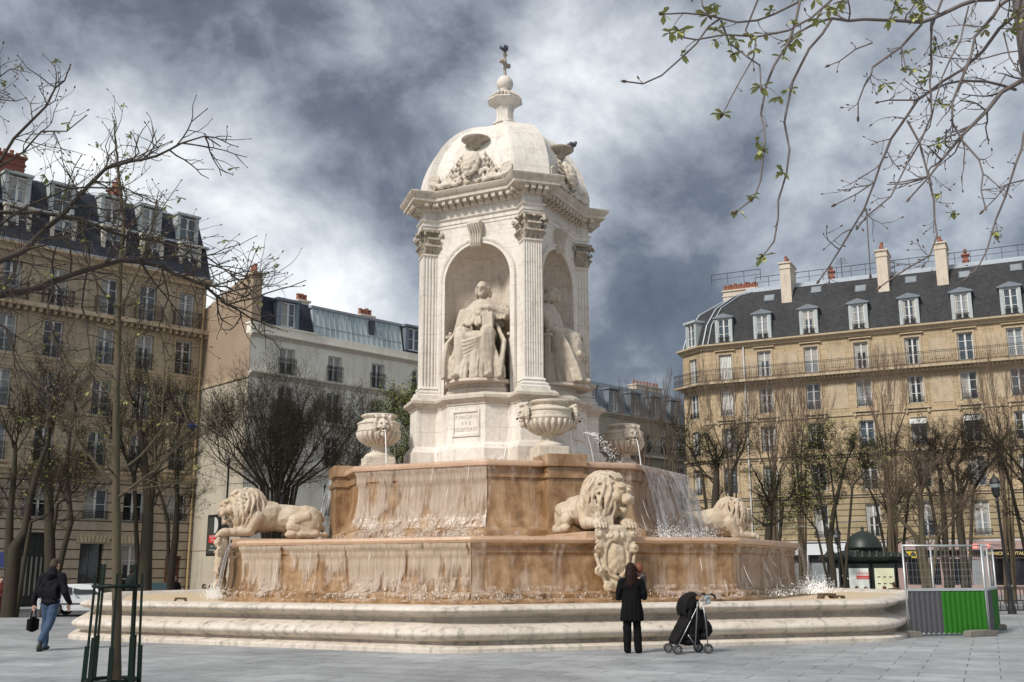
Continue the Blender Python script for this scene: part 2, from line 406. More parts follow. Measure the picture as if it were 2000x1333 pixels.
# tower plan
def plan(Rp, w, A, tb=0, dep=0):
    out = []; s2 = math.sqrt(2)
    for k in range(4):
        q = []
        xi = A*s2-w
        q += [(Rp, -w), (Rp, w), (xi, w)]
        if tb:
            nn = Vector((1, 1))/s2; tt = Vector((-1, 1))/s2
            q += [nn*A-tt*tb, nn*(A+dep)-tt*(tb-dep), nn*(A+dep)+tt*(tb-dep), nn*A+tt*tb]
        q += [(w, xi)]
        c, s_ = math.cos(k*math.pi/2-math.pi/2), math.sin(k*math.pi/2-math.pi/2)
        out += [(p[0]*c-p[1]*s_, p[0]*s_+p[1]*c) for p in q]
    return out
PB = plan(2.98, .47, 2.02, 1.14, .5)
b = MB()
b.off_sweep(PB, [(.16, 4.2), (.16, 4.95), (.12, 4.98), (.10, 5.03), (.07, 5.10), (.01, 5.14), (0, 5.18), (0, 6.28)], True, False)
b.build('tower_pedestal', M_pale, fountain, auto=True)
b = MB()
b.off_sweep(PB, [(-.02, 6.26), (.03, 6.28), (.04, 6.34), (.10, 6.38), (.16, 6.43), (.18, 6.45), (.18, 6.53), (.13, 6.56), (.08, 6.62), (-.1, 6.64)], True, True)
b.build('pedestal_cornice', M_cornice, fountain, auto=True)
# inscription plaques
for k in range(4):
    Mq = Matrix.Rotation(R(-45)+k*math.pi/2, 4, 'Z')
    y0 = -(2.02+.5)
    b = MB(); b.M = Mq
    for x0, x1, z0, z1 in ((-.47, -.40, 5.33, 6.12), (.40, .47, 5.33, 6.12), (-.40, .40, 6.05, 6.12), (-.40, .40, 5.33, 5.42)):
        b.box(x0, x1, y0-.035, y0+.02, z0, z1)
    b.build('plaque_frame', M_pale, fountain, bevel=.008)
M_letter = plain('worn_letters', (.50, .44, .37), .9)
def text(body, size, mat, parent, M, name='lettering', ext=.004, align='CENTER', bold=0):
    cu = bpy.data.curves.new('t', 'FONT'); cu.body = body; cu.size = size; cu.extrude = ext; cu.align_x = align; cu.offset = bold
    o = bpy.data.objects.new('t', cu); COL.objects.link(o)
    dg = bpy.context.evaluated_depsgraph_get(); me = bpy.data.meshes.new_from_object(o.evaluated_get(dg))
    bpy.data.objects.remove(o); me.name = name
    me.transform(M @ Matrix.Rotation(math.pi/2, 4, 'X')); me.materials.clear(); me.materials.append(mat)
    ob = bpy.data.objects.new(name, me); COL.objects.link(ob); ob.parent = parent; return ob
for i, (s_, z) in enumerate((('F MACHI N', 5.86), ('E R E', 5.68), ('FEDECONIT', 5.49))):
    text(s_, .15, M_letter, fountain, Matrix.Rotation(R(-45), 4, 'Z') @ Matrix.Translation((0, -2.525, z)), 'inscription', .003)

# niche plinths
for k in range(4):
    b = MB(); b.M = Matrix.Rotation(R(-45)+k*math.pi/2, 4, 'Z')
    n = 12; poly = []
    def arcpts(rr, yb):
        return [(rr*math.sin(R(-62+124*i/n)), -1.55-rr*math.cos(R(-62+124*i/n))*.75) for i in range(n+1)]+[(rr*.88, -1.0), (-rr*.88, -1.0)]
    for rr, z0, z1 in ((1.16, 6.60, 6.80), (1.10, 6.80, 7.02)):
        b.prism(arcpts(rr, 0), z0, z1, 'z')
    b.build('statue_plinth', M_niche, fountain)

# core walls with arched niches
NA, NW, NR, SZ, WB, WT = 1.86, 1.46, 1.15, 10.30, 6.6, 12.14
for k in range(4):
    Mq = Matrix.Rotation(R(-45)+k*math.pi/2, 4, 'Z')
    b = MB(); b.M = Mq; n = 24
    arc = [(-NR*math.cos(math.pi*i/n), SZ+NR*math.sin(math.pi*i/n)) for i in range(n+1)]
    top = [(-NW+2*NW*i/n, WT) for i in range(n+1)]
    vs = [(x, -NA, z) for x, z in arc]+[(x, -NA, z) for x, z in top]
    b.add(vs, [(i, i+1, n+1+i+1, n+1+i) for i in range(n)])
    b.add([(-NW, -NA, WB), (-NR, -NA, WB), (-NR, -NA, SZ), (-NW, -NA, WT)], [(0, 1, 2, 3)])
    b.add([(NR, -NA, WB), (NW, -NA, WB), (NW, -NA, WT), (NR, -NA, SZ)], [(0, 1, 2, 3)])
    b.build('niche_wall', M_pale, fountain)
    b = MB(); b.M = Mq; m = 20
    cyl = lambda z: [(-NR*math.cos(math.pi*i/m), -NA+NR*math.sin(math.pi*i/m), z) for i in range(m+1)]
    b.add([(-NR, -NA-.01, WB)]+cyl(WB)[1:-1]+[(NR, -NA-.01, WB)]+cyl(SZ), [(i, m+1+i, m+2+i, i+1) for i in range(m)])
    vs = []; q = 8
    for j in range(q+1):
        ph = math.pi/2*j/q
        vs += [(-NR*math.cos(math.pi*i/m)*math.cos(ph), -NA+NR*math.sin(math.pi*i/m)*math.cos(ph), SZ+NR*math.sin(ph)) for i in range(m+1)]
    # quarter sphere, radial shell
    vs = []
    for j in range(q+1):
        for i in range(m+1):
            a = math.pi*i/m; ph = math.pi/2*j/q
            vs.append((-NR*math.cos(a), -NA+NR*math.sin(a)*math.cos(ph), SZ+NR*math.sin(a)*math.sin(ph)))
    b.add(vs, [(j*(m+1)+i, (j+1)*(m+1)+i, (j+1)*(m+1)+i+1, j*(m+1)+i+1) for j in range(q) for i in range(m)])
    b.add([(-NR, -NA-.02, WB), (NR, -NA-.02, WB), (NR, -NA+NR, WB), (-NR, -NA+NR, WB)], [(0, 1, 2, 3)])
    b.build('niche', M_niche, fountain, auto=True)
    # archivolt and jambs
    b = MB(); b.M = Mq
    pr = [(0, 0), (0, .05), (.09, .05), (.10, .07), (.16, .09), (.19, .05), (.19, 0)]
    path = [(-1, 0, 6.64, 0), (-1, 0, SZ, 0)]
    ring = [(-1, 0, 6.66)]+[(-math.cos(math.pi*i/n), math.sin(math.pi*i/n), SZ) for i in range(n+1)]+[(1, 0, 6.66)]
    vs = []
    for cx, cz, zz in ring:
        for r_, y_ in pr:
            rr = NR+r_; vs.append((cx*rr, -NA-y_, zz+cz*rr))
    L = len(pr)
    b.add(vs, [(i*L+j, i*L+j+1, (i+1)*L+j+1, (i+1)*L+j) for i in range(len(ring)-1) for j in range(L-1)])
    b.build('archivolt', M_pale, fountain, auto=True)
    # keystone console
    b = MB(); b.M = Mq
    z0, z1 = 11.32, 12.1
    pts = [(-NA-.08, z0), (-NA-.13, z0), (-NA-.19, z0+.10), (-NA-.17, z0+.25), (-NA-.20, z0+.45), (-NA-.30, z0+.60), (-NA-.34, z0+.70), (-NA-.28, z1), (-NA, z1), (-NA, z0)]
    wd = lambda z: .17+.05*(z-z0)/.7
    vs = [(-wd(z), y, z) for y, z in pts]+[(wd(z), y, z) for y, z in pts]; n_ = len(pts)
    b.add(vs, [tuple(range(n_)), tuple(range(n_, 2*n_))[::-1]]+[(i, n_+i, n_+(i+1) % n_, (i+1) % n_) for i in range(n_)])
    for j in range(4):
        x = -.12+.08*j
        b.tube([(x, -NA-.14, z0+.02), (x, -NA-.20, z0+.12), (x, -NA-.18, z0+.25), (x*1.1, -NA-.22, z0+.45), (x*1.15, -NA-.31, z0+.6), (x*1.2, -NA-.34, z0+.7)], .028, 6)
    b.build('keystone', M_cornice, fountain, auto=True)

# corner pilasters with flutes
def flute_plan(w, r0, r1):
    def side(p, q, m):      # from p to q with m flutes, groove inward (left of direction reversed)
        p = Vector(p); q = Vector(q); d = (q-p); L = d.length; d.normalize(); nn = Vector((d.y, -d.x))
        out = [p]; st = L/(m+.4); g = st*.66
        for i in range(m):
            s = st*.2+st*i+(st-g)/2
            out += [p+d*s, p+d*(s+g*.2)-nn*.022, p+d*(s+g*.8)-nn*.022, p+d*(s+g)]
        return out
    pts = side((-w, -r1), (w, -r1), 7)+side((w, -r1), (w, -r0), 5)+[Vector((w, -r0)), Vector((-w, -r0))]+side((-w, -r0), (-w, -r1), 5)[1:]
    return [tuple(p) for p in pts]
for k in range(4):
    Mq = Matrix.Rotation(k*math.pi/2, 4, 'Z')
    b = MB(); b.M = Mq
    fp = flute_plan(.285, 2.25, 2.80)
    b.prism(fp[::-1], 7.02, 11.28, 'z')
    b.build('pilaster', M_pale, fountain)
    b = MB(); b.M = Mq
    sq = [(-.285, -2.80), (.285, -2.80), (.285, -2.2), (-.285, -2.2)]
    b.off_sweep(sq, [(.17, 6.62), (.17, 6.74), (.15, 6.76), (.12, 6.78), (.13, 6.82), (.11, 6.86), (.06, 6.88), (.04, 6.92), (.07, 6.95), (.05, 6.99), (.005, 7.03)])
    b.build('pilaster_base', M_pale, fountain, auto=True)
    b = MB(); b.M = Mq; b.off_sweep(sq, [(.005, 11.22), (.03, 11.24), (.03, 11.28), (0, 11.30)]); b.build('pilaster_necking', M_pale, fountain)
# corinthian capitals: one sculpt, copied
rnd = random.Random(5)
bl = []
for s_, (ax, ay) in enumerate(((0, -1), (1, 0), (-1, 0))):
    tx, ty = -ay, ax
    def P(t, o, z):
        if s_ == 0: return (t, -2.80-o, z)
        return (ax*(.285+o), -2.52+t*.85*ax, z)
    for row, (z0, zt, off_, ts) in enumerate(((11.30, 11.56, .10, (-.24, -.08, .08, .24)), (11.42, 11.78, .15, (-.16, 0, .16)))):
        for t in ts:
            for dx in (-.035, 0, .035):
                bl += chain([P(t+dx*.6, .0, z0), P(t+dx, .05, (z0+zt)/2), P(t+dx*1.3, off_, zt), P(t+dx*1.5, off_+.045, zt-.05)], [.03, .032, .03, .022])
    for t in (-.28, .28):
        bl += chain([P(t*.4, .04, 11.75), P(t*.8, .10, 11.88), P(t*1.15, .17, 11.96), P(t*1.2, .19, 11.88), P(t*1.05, .17, 11.86)], [.025, .03, .04, .04, .03])
    bl += [E(P(0, .16, 11.98), (.06, .05, .05))]
cap = sculpt('capital', bl, .02, M_cap, fountain, smooth=1, disp=.012, dscale=14,
             boxes=[(-.27, .27, -2.79, -2.25, 11.28, 12.0), (-.37, .37, -2.93, -2.3, 11.99, 12.09)])
for k in range(1, 4):
    c_ = cap.copy(); COL.objects.link(c_); c_.parent = fountain; c_.rotation_euler = (0, 0, k*math.pi/2)

# entablature
PE = plan(2.82, .30, 1.88)
b = MB()
b.off_sweep(PE, [(0, 12.09), (0, 12.19), (.03, 12.20), (.03, 12.31), (.06, 12.33), (.09, 12.37), (.09, 12.39), (.0, 12.41), (0, 12.70), (.04, 12.73), (.10, 12.77), (.12, 12.79)], False, True)
b.build('entablature', M_pale, fountain, auto=True)
b = MB()
b.off_sweep(PE, [(.10, 12.77), (.14, 12.80), (.40, 12.90), (.44, 12.905), (.44, 13.00), (.47, 13.02), (.50, 13.07), (.54, 13.12), (.56, 13.18), (.50, 13.22), (.1, 13.27)], True, False)
b.build('cornice', M_cornice, fountain, auto=True)
b = MB()
po = offset(PE, .13); n_ = len(po)
for i in range(n_):
    p = Vector(po[i]); q = Vector(po[(i+1) % n_]); d = q-p; L = d.length
    p0 = Vector(PE[i-1]); 
    d.normalize(); nn = Vector((d.y, -d.x)); m = max(1, round((L+.1)/.27))
    for j in range(m):
        c_ = p+d*((j+.5)*L/m); a0 = c_-nn*.05; a1 = c_+nn*.26
        b.bar((a0.x, a0.y, 12.825), (a1.x, a1.y, 12.835), .125, .15)
        b.bar((a0.x, a0.y, 12.72), ((a0.x+a1.x)/2, (a0.y+a1.y)/2, 12.74), .125, .10)
b.build('modillions', M_cornice, fountain)
# small dentil course
b = MB(); po = offset(PE, .055)
# dome with broad corner ribs
def dome_sec(r, w, dl):
    pts = []
    for k in range(4):
        a = k*math.pi/2; c, s_ = math.cos(a), math.sin(a)
        for x, y in ((r-dl, -w), (r, -w*.96), (r, w*.96), (r-dl, w)):
            pts.append((x*c-y*s_, x*s_+y*c))
    return pts
levels = [(0, -.12)]+[(ph, 0) for ph in [i*86/18 for i in range(19)]]
vs = []; n16 = 16; sec = []
for ph, dz in levels:
    r = .50+2.28*math.cos(R(ph)); z = 13.24+2.62*math.sin(R(ph))+dz
    w = min(.60*(.55+.45*math.cos(R(ph))), r*.62)
    sec.append((dome_sec(r, w, min(.22, (r-w)*.5)), z))
b = MB(); m = len(sec)
for s_, z in sec: vs += [(x, y, z) for x, y in s_]
b.add(vs, [(i*16+k, i*16+(k+1) % 16, (i+1)*16+(k+1) % 16, (i+1)*16+k) for i in range(m-1) for k in range(16)]+[tuple((m-1)*16+k for k in range(16))])
b.build('dome', M_pale, fountain, auto=True)
# finial, ball and cross
b = MB()
b.box(-.42, .42, -.42, .42, 15.6, 15.98)
b.lathe([(.52, 15.8), (.50, 15.950), (.40, 16.000), (.36, 16.115), (.42, 16.131), (.42, 16.185), (.36, 16.216), (.31, 16.262), (.29, 16.578), (.33, 16.755), (.45, 16.862), (.58, 16.939), (.62, 16.962), (.62, 17.001), (.52, 17.032), (.42, 17.109), (.36, 17.201), (.30, 17.263), (.20, 17.309), (.16, 17.371)], 8)
b.build('finial', M_pale, fountain, auto=True)
b = MB()
for i in range(24):
    a = 2*math.pi*i/24; b.tube([(.33*math.cos(a), .33*math.sin(a), 17.24), (.48*math.cos(a), .48*math.sin(a), 17.13), (.52*math.cos(a), .52*math.sin(a), 17.06)], .035, 5)
b.build('finial_gadroons', M_cornice, fountain)
b = MB(); b.ball((0, 0, 17.64), .285, 20); b.lathe([(.16, 17.32), (.13, 17.38), (.2, 17.42)], 12); b.build('ball', M_pale, fountain, smooth=True)
bl = [C((0, 0, 18.25), (0, 0, 18.32), .12, .07), C((0, 0, 18.3), (0, 0, 19.1), .055, .05), C((-.2, 0, 18.80), (.2, 0, 18.80), .05),
      E((-.23, 0, 18.80), .09), E((.23, 0, 18.80), .09), E((0, 0, 19.12), .085), E((0, 0, 18.82), (.12, .07, .12)), E((0, 0, 18.62), (.07, .06, .09))]
sculpt('cross', bl, .02, M_cap, fountain, smooth=1, disp=.015, dscale=12, M=Matrix.Translation((0, 0, -.40))).rotation_euler = (0, 0, R(42))
# coats of arms with prelate's hat on the dome panels
bl = []
S = lambda t, o, z: (t, -o, z)
def rr_(z):           # panel distance from the axis at height z
    ph = math.asin(min(1, max(0, (z-13.24)/2.62))); r = .50+2.28*math.cos(ph); w = .60*(.55+.45*math.cos(ph)); dl = .22
    return (r-dl+w)/math.sqrt(2)
bl += [E(S(0, rr_(13.9)+.16, 13.95), (.34, .16, .50), (R(-18), 0, 0))]
bl += [E(S(0, rr_(13.9)+.26, 13.98), (.24, .12, .36), (R(-18), 0, 0))]
for s_ in (-1, 1):
    for row in range(5):
        for j in range(row+1):
            z = 14.25-.2*row; t = s_*(.42+.14*(j)+.05*row*.2)
            bl += [E(S(t, rr_(z)+.10, z), (.055, .06, .075)), C(S(t, rr_(z)+.08, z), S(t*.93, rr_(z+.16)+.06, z+.16), .022)]
    bl += chain([S(s_*.1, 2.0, 14.62), S(s_*.34, 1.92, 14.52), S(s_*.46, 1.95, 14.35), S(s_*.40, 2.02, 14.22)], [.05, .07, .06, .04])
    # scrolls towards the corners
    sp = []
    for i in range(15):
        a = R(-60+40*i); q = .19*(1-i/17)
        sp.append(S(s_*(1.28+q*math.cos(a)), rr_(13.5)+.14, 13.58+q*math.sin(a)))
    bl += chain(sp, [.055]*15)
    bl += chain([S(s_*1.28, rr_(13.4)+.12, 13.42), S(s_*1.05, rr_(13.4)+.12, 13.34), S(s_*.8, rr_(13.4)+.14, 13.36), S(s_*.5, rr_(13.4)+.14, 13.32)], [.08, .09, .08, .07])
for i in range(70):
    t = rnd.uniform(-1.35, 1.35); z = 13.3+rnd.random()**1.6*(.55-.25*abs(t)); 
    bl += [E(S(t, rr_(z)+.07, z), (rnd.uniform(.04, .1), .07, rnd.uniform(.03, .08)), (0, rnd.uniform(-1, 1), 0))]
arms = sculpt('coat_of_arms', bl, .022, M_carve, fountain, smooth=1, disp=.03, dscale=9)
b = MB(); b.lathe([(.08, 14.50), (.18, 14.58), (.22, 14.70), (.36, 14.76), (.47, 14.84), (.46, 14.88), (.26, 14.87), (.19, 14.91), (.15, 15.0), (.05, 15.04)], 24, (0, -2.0, 0))
hat = b.build('carved_hat', M_cap, fountain, smooth=True)
for k in range(4):
    for o in (arms, hat):
        c_ = o if k == 0 else o.copy()
        if k: COL.objects.link(c_); c_.parent = fountain
        c_.rotation_euler = (0, 0, R(-45)+k*math.pi/2)

# ---------------------------------------------------------------- vases
def make_vase(label):
    v = thing('stone_vase', label, 'vase', (0, 0, 0), 0, 'gadrooned vases on the upper basin')
    b = MB(); b.box(-.50, .50, -.50, .50, 4.28, 4.60); b.box(-.44, .44, -.44, .44, 4.60, 4.82); b.build('plinth', M_carve, v, bevel=.02)
    b = MB()
    b.lathe([(.42, 4.82), (.42, 4.86), (.36, 4.92), (.26, 4.97), (.21, 5.02), (.20, 5.12), (.26, 5.18), (.36, 5.22), (.50, 5.32), (.60, 5.46), (.64, 5.58), (.66, 5.60), (.66, 5.64), (.63, 5.66), (.63, 5.80), (.66, 5.82), (.66, 5.85), (.60, 5.88), (.50, 5.93), (.45, 5.98), (.48, 6.03), (.54, 6.05), (.55, 6.09), (.50, 6.12), (.42, 6.10), (.38, 5.9), (.1, 5.7)], 40)
    b.build('bowl', M_carve, v, auto=True)
    b = MB()
    for i in range(22):
        a = 2*math.pi*i/22; c, s_ = math.cos(a), math.sin(a)
        b.tube([(r_*c, r_*s_, z) for r_, z in ((.28, 5.19), (.38, 5.23), (.52, 5.33), (.61, 5.45), (.645, 5.57))], [.03, .045, .06, .065, .05], 6)
    b.build('gadroons', M_carve, v, smooth=True)
    bl = []
    for s_ in (-1, 1):
        m = [E((.74, 0, 5.72), (.15, .17, .21)), E((.86, 0, 5.70), (.07, .05, .07)), E((.82, .08, 5.79), (.06, .06, .035)), E((.82, -.08, 5.79), (.06, .06, .035)),
             E((.82, .10, 5.66), (.06, .06, .06)), E((.82, -.10, 5.66), (.06, .06, .06)), E((.86, 0, 5.625), (.05, .075, .02)), E((.83, 0, 5.53), (.07, .08, .03)), E((.78, 0, 5.44), (.08, .09, .10))]
        for i in range(14):
            a = R(-20+220*i/13); m += chain([(.70, .17*math.cos(a), 5.74+.2*math.sin(a)), (.74, .25*math.cos(a), 5.74+.28*math.sin(a)), (.68, .27*math.cos(a+.3), 5.72+.3*math.sin(a+.3))], [.05, .045, .03])
        m += chain([(.62, 0, 5.9), (.76, 0, 6.0), (.84, 0, 5.96)], [.06, .06, .05])
        m += chain([(.66, .16, 5.95), (.72, .22, 6.0), (.76, .2, 5.95)], [.04, .05, .04])+chain([(.66, -.16, 5.95), (.72, -.22, 6.0), (.76, -.2, 5.95)], [.04, .05, .04])
        m += chain([(.68, .14, 5.5), (.62, .10, 5.36)], [.07, .05])+chain([(.68, -.14, 5.5), (.62, -.10, 5.36)], [.07, .05])
        if s_ < 0: m = [(q[0], (-q[1][0], q[1][1], q[1][2]), q[2] if q[0] == 'e' else (-q[2][0], q[2][1], q[2][2]), *q[3:]) for q in m]
        sculpt('mask_handle', m, .016, M_carve, v, smooth=1, disp=.012, dscale=16)
    b = MB()
    for s_ in (-1, 1):
        b.box(s_*.93-.02, s_*.93+.012, -.055, .055, 5.56, 5.61); b.box(s_*.88-.02, s_*.88+.015, .055, .1, 5.745, 5.765); b.box(s_*.88-.02, s_*.88+.015, -.1, -.055, 5.745, 5.765)
    b.build('mouth', M_iron, v)
    return v
v0 = make_vase('stone vase with two mask handles in front of the tower, above the front lion')
VR = 4.05
vl = [None, 'stone vase with a spouting mask, on the upper basin right of the tower', 'stone vase on the far side of the upper basin behind the tower', 'stone vase with a spouting mask on an orange block left of the tower']
for k in range(4):
    if k == 2: continue      # hidden behind the tower
    v = v0 if k == 0 else copy_tree(v0)
    if k: v['label'] = vl[k]
    a = A0+k*math.pi/2
    v.location = (FX+VR*math.sin(a), FY-VR*math.cos(a), 0); v.rotation_euler = (0, 0, a)
# ---------------------------------------------------------------- water
def prof_at(prof, z):
    ps = sorted(prof, key=lambda p: p[1])
    for (r0, z0), (r1, z1) in zip(ps, ps[1:]):
        if z0 <= z <= z1: return r0+(r1-r0)*(z-z0)/max(1e-6, z1-z0)
    return ps[0][0] if z < ps[0][1] else ps[-1][0]
def face_pt(R_, kf, u, z):       # kf face index, face centre at local angle 45*kf from -Y; u in 0..1
    a0 = R(-22.5+45*kf); a1 = R(22.5+45*kf)
    p = Vector((math.sin(a0), -math.cos(a0))).lerp(Vector((math.sin(a1), -math.cos(a1))), u)*R_
    return p
def film(name, prof, faces, z0, z1, mat, off, u0=0, u1=1, rows=26, cols=60, amp=.02):
    b = MB()
    for kf in faces:
        vs = []
        nn = Vector((math.sin(R(45*kf)), -math.cos(R(45*kf))))
        for j in range(rows+1):
            z = z0+(z1-z0)*j/rows; r = prof_at(prof, z)
            r = max(r, max(prof_at(prof, zz) for zz in (z+.03, z+.08, z)))
            for i in range(cols+1):
                u = u0+(u1-u0)*i/cols
                p = face_pt(r, kf, u, z); w = noise.noise(Vector((p.x*3, p.y*3, z*1.5)))+.6*noise.noise(Vector((p.x*9, p.y*9, z*3)))
                p = p+nn*(off+amp*w); vs.append((p.x, p.y, z))
        c = cols+1
        b.add(vs, [(j*c+i, j*c+i+1, (j+1)*c+i+1, (j+1)*c+i) for j in range(rows) for i in range(cols)])
    o = b.build(name, mat, None, smooth=True); o.location = (FX, FY, 0); o.rotation_euler = (0, 0, A0); tag(o, kind='structure'); return o
def fall(name, R_, faces, z0, z1, out, mat, u0=0, u1=1, rows=16, cols=50, lip=.0):
    b = MB()
    for kf in faces:
        nn = Vector((math.sin(R(45*kf)), -math.cos(R(45*kf)))); vs = []
        for j in range(rows+1):
            t = j/rows; z = z0+.015-(z0-z1)*t*t
            for i in range(cols+1):
                u = u0+(u1-u0)*i/cols; p = face_pt(R_, kf, u, z)
                q = noise.noise(Vector((u*14, kf*3, 1)))*.22*t+noise.noise(Vector((u*40, kf, t*2)))*.05*t
                p = p+nn*(out*t*(1+q)+lip); vs.append((p.x, p.y, z+noise.noise(Vector((u*30, kf, 5)))*.01))
        c = cols+1
        b.add(vs, [(j*c+i, j*c+i+1, (j+1)*c+i+1, (j+1)*c+i) for j in range(rows) for i in range(cols)])
    o = b.build(name, mat, None, smooth=True); o.location = (FX, FY, 0); o.rotation_euler = (0, 0, A0); tag(o, kind='structure'); return o
film('water', pt, [-1], 2.3, 4.28, M_film, .035)
film('water', pt, [0], 2.3, 4.28, M_film2, .035, 0, .33)
film('water', pt, [0], 2.3, 4.28, M_film2, .035, .67, 1)
film('water', pt, [1], 2.3, 4.28, M_film2, .035)
film('water', pm, [-1], .9, 2.2, M_filmL, .04, cols=90)
film('water', pm, [0], .9, 2.2, M_film2, .04, cols=90)
film('water', pm, [1], .9, 2.2, M_film2, .04, cols=90)
fall('water', 5.56, [1], 4.33, 2.2, .62, M_fall, 0.02, 1)
fall('water', 5.56, [2, 3], 4.33, 2.2, .75, M_fall, 0, 1, cols=90)
fall('water', 5.56, [-2], 4.33, 2.2, .45, M_fall, 0, .45)
fall('water', 8.93, [1], 2.25, .78, .30, M_film2, .55, 1)
fall('water', 8.93, [2, 3], 2.25, .78, .45, M_fall, 0, 1, cols=90)
fall('water', 8.93, [-2], 2.25, .78, .35, M_fall, 0, .9)
film('water', pt, [-1], 2.3, 2.95, M_spray, .07, amp=.05); film('water', pt, [1], 2.3, 3.3, M_spray, .07, amp=.05)
film('water', pm, [-1], .8, 1.35, M_spray, .08, amp=.05, cols=90); film('water', pm, [0], .8, 1.15, M_spray, .08, amp=.04, cols=90); film('water', pm, [1], .8, 1.25, M_spray, .08, amp=.05, cols=90)
# droplets and spray where the sheets land
def droplets(n, fn, seed, s=1.0):
    rn = random.Random(seed); b = MB()
    for i in range(n):
        p, l = fn(rn); w = rn.uniform(.003, .010)*s; l *= s
        d = Vector((rn.uniform(-.35, .35), rn.uniform(-.35, .35), 1)).normalized()*l
        b.add([p-d*.5, p+Vector((w, 0, 0)), p+Vector((0, w, 0)), p+Vector((-w, 0, 0)), p+Vector((0, -w, 0)), p+d*.5],
              [(0, 2, 1), (0, 3, 2), (0, 4, 3), (0, 1, 4), (5, 1, 2), (5, 2, 3), (5, 3, 4), (5, 4, 1)])
    return b
t = NT('white_water'); M_drop = t.bsdf((.88, .88, .86), .2, spec=.6)
def landing(kf, R_, z, spread, h, u0=0, u1=1):
    def fn(rn):
        u = rn.uniform(u0, u1); q = rn.gauss(0, spread)
        p = face_pt(R_+q, kf, u, z); return Vector((p.x, p.y, z+abs(rn.gauss(0, h)))), rn.uniform(.015, .07)
    return fn
for k_, (n, kf, R_, z, sp, h, u0, u1) in enumerate(((420, -1, 6.0, 2.25, .10, .14, 0, 1), (1500, 1, 6.3, 2.22, .18, .22, 0, 1), (1600, 2, 6.5, 2.2, .2, .3, 0, 1), (160, -2, 6.3, 2.2, .12, .2, .05, .45),
        (250, -1, 9.2, .85, .10, .12, 0, 1), (140, 0, 9.2, .85, .08, .10, 0, 1), (520, 1, 9.3, .82, .14, .12, .2, 1), (1500, 1, 9.45, .80, .22, .20, .72, 1), (1900, 2, 9.6, .8, .3, .22, 0, 1), (900, -2, 9.4, .8, .14, .14, .5, 1))):
    o = droplets(n, landing(kf, R_, z, sp, h, u0, u1), k_).build('water', M_drop, None); o.location = (FX, FY, 0); o.rotation_euler = (0, 0, A0); tag(o, kind='structure')
# arcs sprayed by the tower masks and thin strands on the walls
def strand_obj(lines, mat=M_drop):
    b = MB()
    for pts, rad in lines: b.tube(pts, rad, 5)
    o = b.build('water', mat, None, smooth=True); o.location = (FX, FY, 0); o.rotation_euler = (0, 0, A0); tag(o, kind='structure')
L = []; rn = random.Random(9)
def radial(k, r, t, z):
    a = k*math.pi/2; return (r*math.sin(a)+t*math.cos(a), -r*math.cos(a)+t*math.sin(a), z)
for k in (0, 1, 3):
    for s_ in (-1, 1):
        pts = [radial(k, VR, s_*(.93+.42*u), 5.58-1.28*u*u) for u in [i/8 for i in range(9)]]
        L.append((pts, [.010+.010*i/8 for i in range(9)]))
strand_obj(L)
L = []
for kf, n, RR, z0, z1 in ((-1, 6, 5.50, 4.3, 2.5), (0, 2, 5.5, 4.3, 2.5), (1, 14, 5.6, 4.3, 2.4), (-1, 7, 8.92, 2.2, 1.0), (0, 3, 8.92, 2.2, 1.0), (1, 6, 8.92, 2.2, 1.0)):
    nn = Vector((math.sin(R(45*kf)), -math.cos(R(45*kf))))
    for i in range(n):
        u = rn.random(); 
        if kf == 0 and .28 < u < .72: continue
        za = z0-rn.random()*.9*(z0-z1); zb = max(z1, za-rn.uniform(.2, .8)); pts = []
        for j in range(6):
            f = j/5; p = face_pt(RR, kf, u+rn.uniform(-.002, .002), 0)+nn*(.05+.10*f+(.1 if kf == 1 else 0)*f*f); pts.append((p.x, p.y, za+(zb-za)*f))
        L.append((pts, [.002, .004, .005, .005, .005, .003]))
strand_obj(L)
# jets thrown sideways out of the tower foot
L = []
def jet(p0, v, n, T, spread, seed):
    rn2 = random.Random(seed); b = MB()
    for i in range(n):
        t = rn2.random()*T; p = Vector(p0)+Vector(v)*t+Vector((0, 0, -4.9*t*t))+Vector((rn2.gauss(0, spread*t), rn2.gauss(0, spread*t), rn2.gauss(0, spread*t)))
        b.ball(p, rn2.uniform(.008, .022), 5)
    o = b.build('water', M_drop, None); o.location = (FX, FY, 0); o.rotation_euler = (0, 0, A0); tag(o, kind='structure')
jet((1.6, -2.6, 5.45), (1.5, -1.6, .35), 260, .5, .22, 1)
for s_, seed in ((1, 4), (-1, 5)): jet((-1.2, -3.0, 4.5), (-.7*s_, -.5, 1.6), 60, .35, .2, seed)

